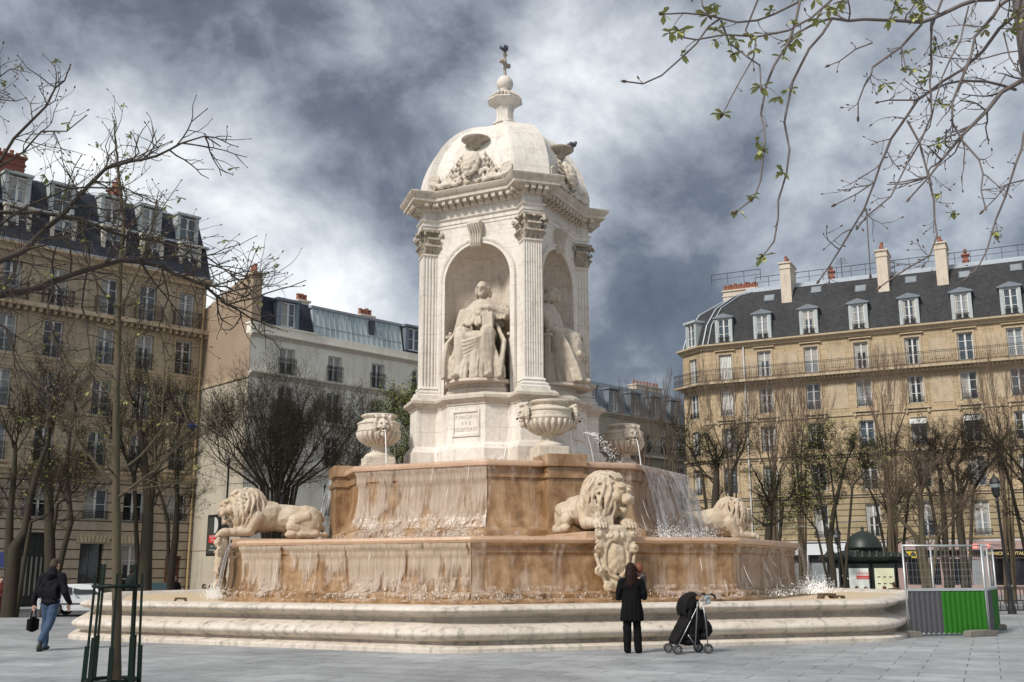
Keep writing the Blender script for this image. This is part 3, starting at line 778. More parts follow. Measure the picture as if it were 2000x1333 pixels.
# ---------------------------------------------------------------- lions
def lion_blobs(turn=0.0, seed=1):
    rn = random.Random(seed)
    bl = [E((0, .55, .58), (.47, 1.05, .42)), E((0, -.3, .66), (.50, .75, .50)), E((0, .95, .60), (.46, .60, .42)), E((0, .2, .80), (.26, .9, .24)), E((0, -.55, .92), (.40, .5, .34))]
    bl += mirror([E((.40, .98, .42), (.24, .50, .44), (R(-12), 0, 0)), C((.46, .62, .52), (.50, .95, .62), .20, .18), C((.50, .50, .34), (.52, 1.15, .14), .18, .13),
                  C((.53, 1.25, .12), (.55, .62, .10), .13, .12), E((.55, .50, .11), (.15, .22, .12)), C((.40, -.55, .60), (.46, -.75, .24), .24, .17),
                  C((.46, -.72, .20), (.42, -1.30, .18), .15, .13)])
    for s_ in (-1, 1):
        bl += [E((s_*.40, -1.46, .17), (.19, .20, .13))]
        for i in range(4): bl += [E((s_*.40-.13+.087*i, -1.63+.03*abs(i-1.5), .12), (.05, .10, .085)), E((s_*.40-.13+.087*i, -1.71+.03*abs(i-1.5), .07), (.028, .05, .04))]
    bl += chain([(.1, 1.5, .3), (.45, 1.55, .12), (.62, 1.2, .1), (.66, .8, .12)], [.09, .07, .06, .09])
    for i in range(5): bl += chain([(s_*(.30+.06*i), .1+.12*i, .35+.02*i), (s_*(.44), .05+.12*i, .5)], [.04, .04]) if False else []
    # head, modelled towards -Y then turned about the neck
    H = []
    H += [E((0, -1.10, 1.02), (.31, .32, .32)), E((0, -1.30, 1.10), (.26, .20, .21)), E((0, -1.47, .97), (.165, .20, .135)), E((0, -1.63, .985), (.105, .055, .075)),
          E((0, -1.40, 1.13), (.09, .20, .075), (R(-20), 0, 0)), E((0, -1.40, .73), (.125, .18, .06), (R(16), 0, 0)), E((0, -1.52, .68), (.10, .07, .08)), E((0, -1.26, .78), (.21, .16, .15))]
    H += mirror([E((.10, -1.56, .91), (.095, .085, .085)), E((.15, -1.39, 1.225), (.11, .10, .05), (0, R(12), 0)), E((.215, -1.33, .98), (.12, .15, .13)), E((.12, -1.47, 1.125), (.032, .025, .032)),
                 E((.33, -1.02, 1.26), (.09, .05, .11)), C((.05, -1.66, 1.0), (.07, -1.63, 1.03), .03)])
    HN = len(H)
    # mane: a full mass with wavy locks flowing down over it
    mc = Vector((0, -.84, .76)); mr = (.55, .62, .70)
    H += [E(tuple(mc), (mr[0]*.86, mr[1]*.86, mr[2]*.88)), E((0, -.62, .62), (.56, .52, .5))]
    for layer, (cnt, out, th0, th1) in enumerate(((34, .98, 25, 160), (22, 1.07, 8, 125))):
        for i in range(cnt):
            ph0 = 2*math.pi*i/cnt+rn.uniform(-.08, .08); fa = math.atan2(math.sin(ph0+math.pi/2), math.cos(ph0+math.pi/2))   # 0 = facing -Y
            if abs(fa) < R(30): continue
            wv = 3*math.sin(ph0*2+layer)+layer*1.7+rn.uniform(-.5, .5); am = rn.uniform(.09, .13); pts = []; te = th1*rn.uniform(.85, 1.1); sw = .10*(1 if fa > 0 else -1)
            for j in range(10):
                f = j/9; th = R(th0+(te-th0)*f); ph = ph0+am*math.sin(wv+f*9)+sw*f
                o_ = out+.03*math.sin(wv+f*8)
                pts.append((mc.x+mr[0]*o_*math.sin(th)*math.cos(ph), mc.y+mr[1]*o_*math.sin(th)*math.sin(ph), max(.04, mc.z+mr[2]*o_*math.cos(th))))
            H += chain(pts, [.03, .042, .046, .048, .048, .046, .043, .038, .03, .016])
    for s_ in (-1, 1):          # locks falling on the chest and forelegs
        for i in range(6):
            x = s_*(.22+.055*i); wv = i*1.3; H += chain([(x+.025*math.sin(wv+j*1.1), -1.12+.05*i-.035*j, .70-.115*j) for j in range(6)], [.04, .055, .06, .055, .04, .02])
    for i in range(20):         # shorter locks framing the face
        a = R(-60+300*i/19); ca, sa = math.cos(a), math.sin(a); wv = rn.random()*6; pts = []
        for j in range(6):
            f = j/5; q = .30+.26*f; pts.append((ca*q+.03*math.sin(wv+f*6), -1.30+.30*f, 1.0+sa*q*.95-.12*f*f+.02*math.cos(wv+f*6)))
        H += chain(pts, [.03, .045, .05, .05, .042, .025])
    for i in range(9):          # tuft on the crown
        t = -.22+.055*i; H += chain([(t*.6, -1.32, 1.30), (t*.9, -1.2, 1.40+.02*math.sin(i*2)), (t*1.4, -1.0, 1.42), (t*1.8, -.8, 1.32)], [.04, .05, .055, .04])
    def tilt(p):        # bow the head
        y, z = p[1]+.85, p[2]-.85; a_ = R(15); return (p[0]*1.08, -.85+(y*math.cos(a_)-z*math.sin(a_))*1.06, .85+(y*math.sin(a_)+z*math.cos(a_))*1.06)
    for i_, q in enumerate(H[:HN]):
        H[i_] = ('e', tilt(q[1]), tuple(r_*1.08 for r_ in q[2]), (q[3][0]+R(15), q[3][1], q[3][2])) if q[0] == 'e' else ('c', tilt(q[1]), tilt(q[2]), q[3], q[4])
    c, s_ = math.cos(turn), math.sin(turn); piv = Vector((0, -.75, 0))
    def rt(p, w=1):
        x, y = p[0]-piv.x, p[1]-piv.y; return (x*c-y*s_, x*s_+y*c+piv.y, p[2])
    for q in H:
        if q[0] == 'e': bl.append(('e', rt(q[1]), q[2], (q[3][0], q[3][1], q[3][2]+turn)))
        else: bl.append(('c', rt(q[1]), rt(q[2]), q[3], q[4]))
    return bl
def cartouche_blobs():
    # hangs over the rim: local y outwards is -, centre line at y=-1.62, z from 0.1 down to -1.5
    Y = -1.58; bl = [E((0, Y+.10, -.62), (.46, .16, .72)), E((0, Y+.06, .02), (.50, .16, .12)), C((-.36, Y+.06, -.1), (-.28, Y+.06, -.9), .16, .10), C((.36, Y+.06, -.1), (.28, Y+.06, -.9), .16, .10), E((0, Y-.02, -.68), (.27, .12, .42)), E((0, Y+.08, -.02), (.50, .18, .16)), E((0, Y+.1, -1.28), (.26, .16, .20))]
    n = 26
    for i in range(n):
        a0, a1 = 2*math.pi*i/n, 2*math.pi*(i+1)/n
        bl += [C((.31*math.sin(a0), Y-.06, -.66+.48*math.cos(a0)), (.31*math.sin(a1), Y-.06, -.66+.48*math.cos(a1)), .035)]
    for s_ in (-1, 1):
        for cx, cz, q, st, dr in ((.46, -.08, .13, 200, -1), (.50, -.42, .12, 90, 1), (.47, -.95, .14, 150, 1), (.24, -1.36, .12, 180, -1), (.17, -.14, .085, 160, 1)):
            pts = []
            for i in range(11):
                a = R(st+dr*42*i); r_ = q*(1-i/13)
                pts.append((s_*(cx+r_*math.cos(a)), Y-.02-.01*i, cz+r_*math.sin(a)))
            bl += chain(pts, [.05]*5+[.045]*6)
        bl += chain([(s_*.46, Y+.02, -.18), (s_*.43, Y, -.34), (s_*.5, Y, -.5)], [.06, .06, .05])
        bl += chain([(s_*.52, Y+.02, -.6), (s_*.46, Y, -.8), (s_*.4, Y, -1.05), (s_*.3, Y, -1.22)], [.05, .06, .06, .05])
    bl += [E((0, Y-.08, -.14), (.10, .10, .12)), E((0, Y-.16, -.15), (.035, .05, .05))]
    bl += chain([(-.2, Y-.05, -.26), (-.1, Y-.1, -.21), (0, Y-.1, -.25), (.1, Y-.1, -.21), (.2, Y-.05, -.26)], [.03, .045, .03, .045, .03])
    return bl
LR = 7.06
lab = ['pale carved lion above the woman, head turned to the right, paws on a scrolled shield', 'pale carved lion lying at the right end of the middle basin, in profile facing right', None,
       'pale carved lion in profile at the left end of the middle basin']
lion_meshes = {}
for k, turn in ((0, R(30)), (1, R(0)), (3, R(10))):
    a = A0+k*math.pi/2
    t = thing('lion_statue', lab[k], 'lion', (FX+LR*math.sin(a), FY-LR*math.cos(a), 2.40), a, 'reclining lions on the middle basin')
    body = sculpt('body', lion_blobs(turn, 3+k), .019, M_lion, t, smooth=1, disp=.008, dscale=9, scale=1.0)
    t.scale = (.93, .93, .95)
    if 'c' not in lion_meshes:
        lion_meshes['c'] = sculpt('shield', cartouche_blobs(), .018, M_lion, t, smooth=1, disp=.02, dscale=9)
    else:
        c_ = lion_meshes['c'].copy(); COL.objects.link(c_); c_.parent = t
    if k == 0:
        m = MB()
        for x, z, s_ in ((.47, -.42, .03), (-.0, -1.06, .025), (.0, -1.42, .035)): m.ball((x, -1.70 if x == 0 else -1.66, z), s_*1.6, 8, (1, .5, 1))
        m.build('spout_hole', M_iron, t)

# ---------------------------------------------------------------- seated statues (unit: seated height 1.38, scaled)
def seated_blobs(var):
    rn = random.Random(20+var)
    bl = [E((0, .10, .62), (.22, .20, .16)), E((0, .10, .86), (.17, .13, .26)), E((0, .07, 1.03), (.235, .13, .11)), C((0, .05, 1.08), (0, .02, 1.2), .06, .052)]
    hx = .0 if var == 0 else .02; hy = 0.0 if var == 0 else -.05
    bl += [E((hx, hy, 1.29), (.084, .10, .118)), E((hx, hy+.04, 1.31), (.088, .085, .10)), E((hx, hy-.075, 1.225), (.045, .04, .05)), E((hx, hy-.108, 1.27), (.016, .026, .036)),
           E((hx, hy-.09, 1.312), (.066, .024, .015)), E((hx, hy-.085, 1.24), (.026, .018, .008)), E((hx, hy-.08, 1.20), (.03, .03, .025))]
    for s_ in (-1, 1):   # hair at the sides and back, ears
        bl += [E((hx+s_*.078, hy+.03, 1.27), (.03, .06, .075)), E((hx+s_*.035, hy-.085, 1.295), (.016, .012, .01))]
        for i in range(7): bl += chain([(hx+s_*.07, hy+.02+.014*i, 1.33-.01*i), (hx+s_*.092, hy+.02+.014*i, 1.27), (hx+s_*.085, hy+.02+.014*i, 1.2)], [.016, .02, .014])
    bl += [E((hx, hy+.08, 1.27), (.075, .05, .09))]
    # cape from shoulders to elbows with hem
    for i in range(22):
        a = R(-200+220*i/21)
        top = (.10*math.cos(a), .05+.09*math.sin(a), 1.10); mid = (.235*math.cos(a), .07+.17*math.sin(a), .98); bot = (.275*math.cos(a), .05+.22*math.sin(a), .80+.02*math.sin(i*2.3))
        bl += chain([top, mid, bot], [.05, .055+.008*(i % 2), .035])
    bl += chain([(-.07, -.06, 1.10), (0, -.09, 1.05), (.07, -.06, 1.10)], [.022]*3)
    for s_ in (-1, 1): bl += chain([(s_*.08, .05, 1.13), (s_*.11, .0, 1.08), (s_*.02, -.11, 1.03)], [.025, .028, .02])
    # legs under the robe
    for s_ in (-1, 1):
        kx = s_*.17; bl += [C((s_*.11, .05, .60), (kx, -.36, .62), .13, .105), C((kx, -.38, .58), (kx+s_*.03, -.38, .10), .10, .085)]
        bl += [C((kx+s_*.03, -.40, .06), (kx+s_*.05, -.56, .04), .05, .035)]
    bl += [E((0, -.12, .42), (.20, .20, .24)), E((0, .02, .28), (.27, .24, .28))]
    bl += [E((0, -.27, .46), (.23, .15, .17)), E((-.02, -.30, .26), (.17, .10, .22))]
    for i in range(9):          # diagonal folds of the upper skirt from the left knee to the right shin
        z = .60-.035*i; bl += chain([(.20-.012*i, -.42, z), (.06, -.46+.01*i, z-.07), (-.10, -.47+.01*i, z-.11-.012*i), (-.25, -.40+.01*i, z-.10-.02*i)], [.018, .026, .024, .016])
    # vertical folds of the robe
    for i in range(24):
        x = -.33+.66*i/23; zt = .55-.35*abs(x)+rn.uniform(-.06, .05); yb = -.42+.25*abs(x)**1.3+rn.uniform(-.03, .03)
        xb = x*1.12+rn.uniform(-.03, .03)
        bl += chain([(x*.8, yb+.06, zt), (x+rn.uniform(-.02, .02), yb, zt*.6), (xb, yb-.03, .16), (xb*1.05, yb-.05, .03)], [.022, rn.uniform(.02, .036), rn.uniform(.02, .040), .03])
    # cloth swags over the lap from knee to knee
    for i in range(6):
        z0 = .66-.045*i; dip = .10+.045*i
        pts = [(-.22+.44*j/8, -.40-.03*math.sin(math.pi*j/8)+.03*i*.2, z0-dip*math.sin(math.pi*j/8)*(1 if var == 0 else .6)-.02*i) for j in range(9)]
        bl += chain(pts, [.028]*9)
    bl += [E((0, -.30, .56), (.24, .16, .10))]
    # mantle trailing down both sides
    for s_ in (-1, 1):
        for i in range(13):
            x = s_*(.22+.014*i); i = i*.62; bl += chain([(s_*.22, .08-.03*i, .80), (x, .05-.05*i, .5), (x*1.0, -.02-.055*i, .25), (x*1.0+rn.uniform(-.02, .02), -.05-.06*i, .03)], [.026, .028, .026, .026])
    if var == 0:
        # viewer-left hand low on the lap, other arm raised over a tall book on the knee
        bl += [C((-.27, .04, .98), (-.33, -.02, .74), .075, .062), C((-.33, -.04, .72), (-.25, -.26, .70), .058, .04), E((-.23, -.30, .69), (.04, .055, .035))]
        for i in range(4): bl += chain([(-.245+.018*i, -.33, .70), (-.24+.018*i, -.37, .685), (-.235+.018*i, -.375, .665)], [.011, .010, .008])
        bl += [C((.28, .04, 1.0), (.36, -.10, .90), .085, .085), C((.36, -.11, .91), (.16, -.24, .98), .085, .055), C((.16, -.24, .98), (.07, -.27, .97), .045, .035), E((.03, -.27, .955), (.05, .03, .03))]
        for i in range(4): bl += chain([(.02+.016*i, -.28, .95), (.0+.016*i, -.30, .90), (0+.016*i, -.29, .87)], [.011, .011, .009])
        for i in range(6): bl += chain([(.10+.05*i, -.20+.02*i, 1.02), (.14+.045*i, -.25+.02*i, .92), (.13+.045*i, -.21, .83)], [.02, .026, .02])
    else:
        for s_ in (-1, 1):
            bl += [C((s_*.27, .03, .98), (s_*.32, -.06, .76), .078, .062), C((s_*.32, -.08, .74), (s_*.14, -.32, .72), .06, .042), E((s_*.11, -.36, .71), (.045, .05, .032))]
            for i in range(4): bl += chain([(s_*(.13-.02*i), -.39, .71), (s_*(.13-.02*i), -.44, .69), (s_*(.13-.02*i), -.45, .66)], [.011, .010, .008])
        for i in range(16):     # lace hem over the knees
            bl += [E((-.25+.033*i, -.46+.02*math.sin(i), .40+.02*math.sin(i*1.7)), (.03, .03, .045))]
    return bl
SS = 2.34
for k, var, lb in ((3, 0, 'stone statue of a seated robed man facing forward, one hand over a tall book'), (0, 1, 'stone statue of a seated robed man in the right niche, seen in profile')):
    # niche faces: local -45 (k=3 -> left-front) and +45
    a = A0+(R(-45) if k == 3 else R(45)); rr = 1.55
    t = thing('seated_statue', lb, 'statue', (FX+rr*math.sin(a), FY-rr*math.cos(a), 7.02), a+(R(13) if k == 3 else R(14)), 'seated statues in the niches')
    t.scale = (SS,)*3
    boxes = [(-.33, .33, -.1, .32, 0, .42)]
    if var == 0: boxes.append((.09, .23, -.33, -.25, .62, .90))
    sculpt('figure', seated_blobs(var), .0085, M_statue, t, smooth=1, disp=.005, dscale=16, boxes=boxes)
    b = MB()
    for s_ in (-1, 1):
        b.box(s_*.42-.035, s_*.42+.035, -.10, -.03, 0, .62); b.box(s_*.42-.035, s_*.42+.035, .20, .27, 0, .62)
        b.box(s_*.42-.05, s_*.42+.05, -.13, .29, .62, .66); b.box(s_*.42-.018, s_*.42+.018, -.03, .20, 0, .62)
        b.ball((s_*.42, -.06, .69), .032, 8)
    b.box(-.46, .46, .22, .28, .0, .66)
    b.build('chair', M_statue, t, bevel=.004)
    b = MB(); b.lathe([(.44, 0), (.47, .01), (.46, .05), (.40, .055)], 28, (0, -.08, -.04)); b.build('base', M_niche, t)
# pigeons
M_bird = plain('pigeon_grey', (.10, .10, .12), .6)
def bird(loc, rz, lb, sz=1.0):
    t = thing('pigeon', lb, 'bird', loc, rz, 'pigeons perched on the fountain'); t.scale = (sz,)*3
    bl = [E((0, 0, .10), (.065, .12, .07), (R(-25), 0, 0)), E((0, -.09, .19), (.036, .042, .04)), C((0, -.06, .12), (0, -.09, .19), .05, .035), C((0, -.12, .185), (0, -.155, .178), .014, .006),
          E((0, .15, .05), (.04, .12, .018), (R(-22), 0, 0)), C((.02, -.01, .05), (.02, -.01, 0), .01), C((-.02, -.01, .05), (-.02, -.01, 0), .01)]
    sculpt('body', bl, .012, M_bird, t, smooth=1)
    b = MB()
    for s_ in (-1, 1): b.ball((s_*.055, .04, .11), .09, 8, (.25, 1.2, .55))
    b.build('wing', M_bird, t, smooth=True)
bird((FX, FY, 18.79), R(150), 'dark pigeon perched on the tip of the cross', 1.5)
a = A0+R(45)
bird((FX+2.2*math.sin(a)+.25, FY-2.2*math.cos(a), 14.86), R(120), 'dark pigeon standing on the right carved hat', 1.3)
# ---------------------------------------------------------------- ground
def gz(y):
    t = min(1, max(0, (y-34)/14)); return -.5*t*t*(3-2*t)
def pavers():
    t = NT('pavers'); v = t.map((1, 1, 1), rot=(0, 0, R(24)))
    br = t.n('ShaderNodeTexBrick'); br.inputs['Scale'].default_value = 1.0; br.inputs['Brick Width'].default_value = 1.1; br.inputs['Row Height'].default_value = .62
    br.inputs['Mortar Size'].default_value = .012; br.inputs['Mortar Smooth'].default_value = .2; br.offset = .43
    br.inputs['Color1'].default_value = (.36, .375, .38, 1); br.inputs['Color2'].default_value = (.44, .45, .455, 1); br.inputs['Mortar'].default_value = (.19, .195, .195, 1)
    t.l(v, br.inputs['Vector'])
    n = t.noise(.35, 6, .6); n2 = t.noise(9, 5)
    c = t.mix(.75, br.outputs['Color'], t.ramp(n, [(.35, (.55, .56, .57)), (.65, (1, 1, 1))]), 'MULTIPLY')
    w = t.noise(1.6, 6, .7, t.map((1, 1, 1), rot=(0, 0, R(24)))); c = t.mix(.5, c, t.ramp(w, [(.4, (.6, .6, .6)), (.55, (1, 1, 1))]), 'MULTIPLY')
    c = t.mix(.3, c, t.ramp(n2, [(.3, (.55, .55, .55)), (.6, (1, 1, 1))]), 'MULTIPLY')
    s = t.noise(2.2, 3); c = t.mix(t.math('MULTIPLY', t.math('GREATER_THAN', s, .70), .35), c, (.14, .14, .14))
    return t.bsdf(c, t.math('MULTIPLY_ADD', n, .4, .35), t.math('ADD', t.math('MULTIPLY', br.outputs['Fac'], -1), t.math('MULTIPLY', n2, .3)), .25, .01)
def sheet(name, x0, x1, ys, dz, mat, kind='structure'):
    b = MB(); vs = []
    for y in ys: vs += [(x0, y, gz(y)+dz), (x1, y, gz(y)+dz)]
    b.add(vs, [(2*i, 2*i+1, 2*i+3, 2*i+2) for i in range(len(ys)-1)])
    return tag(b.build(name, mat, None, smooth=True), kind=kind)
ys = [-30, 0, 20, 34]+[34+i for i in range(1, 15)]+[60, 120, 400]
M_asph = stone('asphalt', (.10, .10, .105), (.07, .07, .075), (.05, .05, .05), scale=.8, gr=.4, streak=False)
M_pav = stone('pavement_stone', (.30, .30, .30), (.24, .24, .24), (.15, .15, .15), scale=.6, gr=.3, streak=False)
sheet('ground', -300, 300, ys, -.02, M_asph)
b = MB(); b.box(-60, 60, -25, 35.2, -.3, 0.0); tag(b.build('plaza', pavers()), kind='structure')
b = MB(); b.box(-60, 60, 35.2, 35.5, -.3, 0.012); tag(b.build('kerb', M_pav), kind='structure')
sheet('plaza_far_side', -16, 60, [37.5+i*.5 for i in range(26)]+[60, 72], .012, M_pav)

# ---------------------------------------------------------------- building materials (facade coordinates: x along, z up)
def ashlar(name, c1, c2, grime, bw=1.1, rh=.42, mort=.012, mc=(.25, .2, .14), gr=.6, bs=.4):
    t = NT(name); v = t.map((1, 1, 1), rot=(R(90), 0, 0))
    br = t.n('ShaderNodeTexBrick'); br.inputs['Scale'].default_value = 1; br.inputs['Brick Width'].default_value = bw; br.inputs['Row Height'].default_value = rh
    br.inputs['Mortar Size'].default_value = mort; br.inputs['Mortar Smooth'].default_value = .1
    br.inputs['Color1'].default_value = (*c1, 1); br.inputs['Color2'].default_value = (*c2, 1); br.inputs['Mortar'].default_value = (*mc, 1)
    t.l(v, br.inputs['Vector'])
    n = t.noise(.45, 6, .65); st = t.noise(1, 5, .65, t.map((2.2, 2.2, .28))); n2 = t.noise(7, 4)
    c = t.mix(t.math('MULTIPLY', t.math('MULTIPLY_ADD', t.math('SUBTRACT', st, .5), 4, 0, True), gr), br.outputs['Color'], grime)
    c = t.mix(.5, c, t.ramp(n, [(.35, (.62, .58, .52)), (.65, (1, 1, 1))]), 'MULTIPLY')
    c = t.mix(.3, c, t.ramp(n2, [(.3, (.7, .7, .7)), (.7, (1, 1, 1))]), 'MULTIPLY')
    return t.bsdf(c, .85, t.math('ADD', t.math('MULTIPLY', br.outputs['Fac'], -1), t.math('MULTIPLY', n2, .25)), bs, .03)
M_tan = ashlar('tan_ashlar', (.50, .42, .30), (.43, .36, .255), (.17, .13, .09), gr=.8)
M_tanR = ashlar('ochre_ashlar', (.54, .42, .27), (.46, .35, .22), (.20, .15, .09), gr=.75)
M_rust = ashlar('banded_stone', (.46, .39, .30), (.41, .34, .26), (.20, .16, .12), 30, .52, .035, (.05, .04, .03), gr=.8)
M_rustR = ashlar('banded_ochre_stone', (.40, .32, .20), (.35, .28, .17), (.17, .13, .08), 30, .45, .035, (.06, .05, .03), gr=.8)
M_tanT = stone('tan_trim', (.54, .44, .31), (.42, .33, .22), (.18, .14, .10), scale=1.5, gr=.65)
M_cream = ashlar('cream_render', (.82, .79, .70), (.80, .77, .68), (.42, .38, .30), 60, 40, 0, (.6, .55, .45), gr=.5, bs=.1)
M_creamT = stone('cream_trim', (.60, .56, .48), (.50, .46, .38), (.28, .25, .2), scale=1.5, gr=.5)
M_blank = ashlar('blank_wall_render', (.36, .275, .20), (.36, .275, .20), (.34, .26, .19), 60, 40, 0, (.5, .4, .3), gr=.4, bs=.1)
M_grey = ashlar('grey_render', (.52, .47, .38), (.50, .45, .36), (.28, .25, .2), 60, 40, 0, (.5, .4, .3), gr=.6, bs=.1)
def slate(name, a, b_):
    t = NT(name); v = t.map((1, 1, 1), rot=(R(90), 0, 0))
    br = t.n('ShaderNodeTexBrick'); br.inputs['Scale'].default_value = 1; br.inputs['Brick Width'].default_value = .24; br.inputs['Row Height'].default_value = .14
    br.inputs['Mortar Size'].default_value = .008; br.inputs['Color1'].default_value = (*a, 1); br.inputs['Color2'].default_value = (*b_, 1); br.inputs['Mortar'].default_value = (.02, .02, .02, 1)
    t.l(v, br.inputs['Vector'])
    n = t.noise(.5, 6, .6, t.map((1, 1, .5))); c = t.mix(.6, br.outputs['Color'], t.ramp(n, [(.3, (.45, .45, .45)), (.7, (1.0, 1.0, 1.0))]), 'MULTIPLY')
    return t.bsdf(c, .7, br.outputs['Fac'], .2, .01, spec=.12)
M_slate = slate('slate', (.05, .051, .055), (.072, .072, .075))
M_slateL = slate('blue_slate', (.045, .05, .065), (.065, .07, .09))
M_zinc = stone('zinc', (.42, .46, .50), (.34, .38, .42), (.22, .25, .28), scale=1.2, gr=.4, rough=.4, bs=.1)
M_zincd = stone('dark_zinc', (.20, .23, .27), (.15, .18, .21), (.10, .11, .13), scale=1.2, gr=.4, rough=.45, bs=.1)
M_lead = stone('pale_zinc_trim', (.46, .50, .50), (.36, .40, .40), (.22, .24, .24), scale=1.5, gr=.4, rough=.5)
M_white = plain('white_paint', (.58, .58, .56), .4, var=.1)
M_rail = plain('railing_iron', (.018, .018, .02), .5)
M_chim = stone('chimney_render', (.66, .58, .48), (.56, .48, .38), (.3, .25, .2), scale=1.3, gr=.5)
M_pot = plain('terracotta', (.27, .11, .075), .85)
M_brick = plain('red_brick', (.20, .075, .055), .9)
def glass(name, col, rough=.06):
    t = NT(name); n = t.noise(.8, 3); c = t.mix(n, tuple(x*.5 for x in col), tuple(x*1.5 for x in col)); return t.bsdf(c, rough, t.noise(1.2, 2), .06, .05, spec=.8)
M_gl = [glass('dark_glass', (.018, .02, .024)), glass('blue_glass', (.05, .07, .09)), glass('curtained_glass', (.22, .24, .25), .25), glass('black_glass', (.008, .008, .01))]
M_shut = plain('white_shutter', (.66, .66, .62), .6, var=.08)

def facade(b, L0, L1, z0, z1, ops, dep=.28):
    xs = sorted({L0, L1} | {o[0] for o in ops} | {o[1] for o in ops}); zs = sorted({z0, z1} | {o[2] for o in ops} | {o[3] for o in ops})
    xs = [x for x in xs if L0 <= x <= L1]; zs = [z for z in zs if z0 <= z <= z1]
    for xa, xb in zip(xs, xs[1:]):
        for za, zb in zip(zs, zs[1:]):
            cx, cz = (xa+xb)/2, (za+zb)/2
            if any(o[0] < cx < o[1] and o[2] < cz < o[3] for o in ops): continue
            b.add([(xa, 0, za), (xb, 0, za), (xb, 0, zb), (xa, 0, zb)], [(0, 1, 2, 3)])
    for x0, x1, a, c in [o[:4] for o in ops]:
        b.add([(x0, 0, a), (x1, 0, a), (x1, 0, c), (x0, 0, c), (x0, dep, a), (x1, dep, a), (x1, dep, c), (x0, dep, c)], [(0, 4, 5, 1), (1, 5, 6, 2), (2, 6, 7, 3), (3, 7, 4, 0)])
_wc = {}; _wn = 0; M_curt = plain('curtain_cloth', (.34, .33, .30), .9)
def window(parent, x, z, w, h, y=.2, rail=0, glass_i=0, frame=None, transom=True, name='window', sur=None):
    global _wn
    _wn += 1; cv = (0, 1, 0, 2, 3, 0, 1, 4, 0, 0, 3, 1, 0, 2)[(_wn*5) % 14]
    frame = frame or M_white; key = (round(w, 2), round(h, 2), rail, glass_i, frame.name, transom, sur, cv)
    if key not in _wc:
        g = MB(); g.add([(-w/2, .03, 0), (w/2, .03, 0), (w/2, .03, h), (-w/2, .03, h)], [(0, 1, 2, 3)])
        gm = g.mesh('window', M_gl[glass_i] if glass_i >= 0 else M_shut)
        f = MB(); s = .075
        if glass_i >= 0:
            f.box(-w/2, -w/2+s, -.04, .05, 0, h); f.box(w/2-s, w/2, -.04, .05, 0, h); f.box(-w/2+s, w/2-s, -.04, .05, h-s, h); f.box(-w/2+s, w/2-s, -.04, .05, 0, s)
            f.box(-.065, .065, -.05, .05, s, h-s)
            if transom:
                for q in ((.36, .70) if h > 1.7 else (.5,)):
                    f.box(-w/2+s, -.065, -.02, .04, h*q-.02, h*q+.02); f.box(.065, w/2-s, -.02, .04, h*q-.02, h*q+.02)
        else:
            for i in range(int(w/.14)): f.box(-w/2+.14*i+.01, -w/2+.14*i+.12, -.06, .02, 0, h)
        cm = None
        if glass_i >= 0 and cv:
            q = MB()
            if cv in (1, 3): q.box(-w/2+s, -w/2+s+w*.16, .008, .02, s, h-s); q.box(w/2-s-w*.16, w/2-s, .008, .02, s, h-s)
            if cv == 2: q.box(-w/2+s, -.066, .008, .02, s, h-s)
            if cv in (3, 4): q.box(-w/2+s, w/2-s, .009, .022, h*(.62 if cv == 3 else .45), h-s)
            cm = q.mesh('curtain', M_curt)
        fm = f.mesh('window_frame', frame if glass_i >= 0 else M_shut)
        rm = None
        if rail:
            r = MB(); hh = {1: .95, 2: .45, 3: .95}[rail]; yy = -y-.06 if rail != 3 else -y-.4
            ww = w/2+.08 if rail != 3 else w/2+.32
            for zz in (hh, hh-.1, .08): r.box(-ww, ww, yy, yy+.03, zz, zz+.025)
            n = int(2*ww/.115)
            for i in range(n+1): r.box(-ww+2*ww*i/n-.009, -ww+2*ww*i/n+.009, yy+.005, yy+.023, .03, hh)
            for i in range(0, n, 2):
                xx = -ww+2*ww*(i+1)/n; r.bar((xx-.09, yy+.012, hh*.35), (xx+.09, yy+.012, hh*.65), .014); r.bar((xx+.09, yy+.012, hh*.35), (xx-.09, yy+.012, hh*.65), .014)
            if rail == 3:
                for s_ in (-1, 1): r.box(s_*ww-.012, s_*ww+.012, yy, -y, hh, hh+.025); 
                for s_ in (-1, 1):
                    for j in range(4): r.box(s_*ww-.009, s_*ww+.009, yy+.1*j, yy+.1*j+.018, .03, hh)
            rm = r.mesh('window_railing', M_rail)
        sm = None
        if sur:
            m_, yb = MB(), -y-.002
            if sur[0] == 'L':
                m_.box(-.66, -w/2-.005, -y-.05, yb, 0, h+.14); m_.box(w/2+.005, .66, -y-.05, yb, 0, h+.14); m_.box(-w/2-.005, w/2+.005, -y-.05, yb, h+.003, h+.14); m_.box(-.75, .75, -y-.12, yb, h+.142, h+.2)
                if 's' in sur: m_.box(-.75, .75, -y-.14, yb, -.12, -.003)
            else:
                m_.box(-.70, -.56, -y-.06, yb, 0, h+.16); m_.box(.56, .70, -y-.06, yb, 0, h+.16); m_.box(-.56, .56, -y-.06, yb, h+.003, h+.16)
                if 'h' in sur: m_.box(-.85, .85, -y-.22, yb, h+.28, h+.36)
                if 's' in sur: m_.box(-.95, .95, -y-.24, yb, -.42, -.28); m_.box(-.85, -.7, -y-.18, yb, -.75, -.42); m_.box(.7, .85, -y-.18, yb, -.75, -.42)
            sm = m_.mesh('window_surround', M_tanT)
        _wc[key] = (gm, fm, rm, sm, cm)
    gm, fm, rm, sm, cm = _wc[key]
    o = bpy.data.objects.new(name, gm); COL.objects.link(o); o.parent = parent; o.location = (x, y, z)
    c = bpy.data.objects.new('window_frame', fm); COL.objects.link(c); c.parent = o
    if rm: c = bpy.data.objects.new('window_railing', rm); COL.objects.link(c); c.parent = o
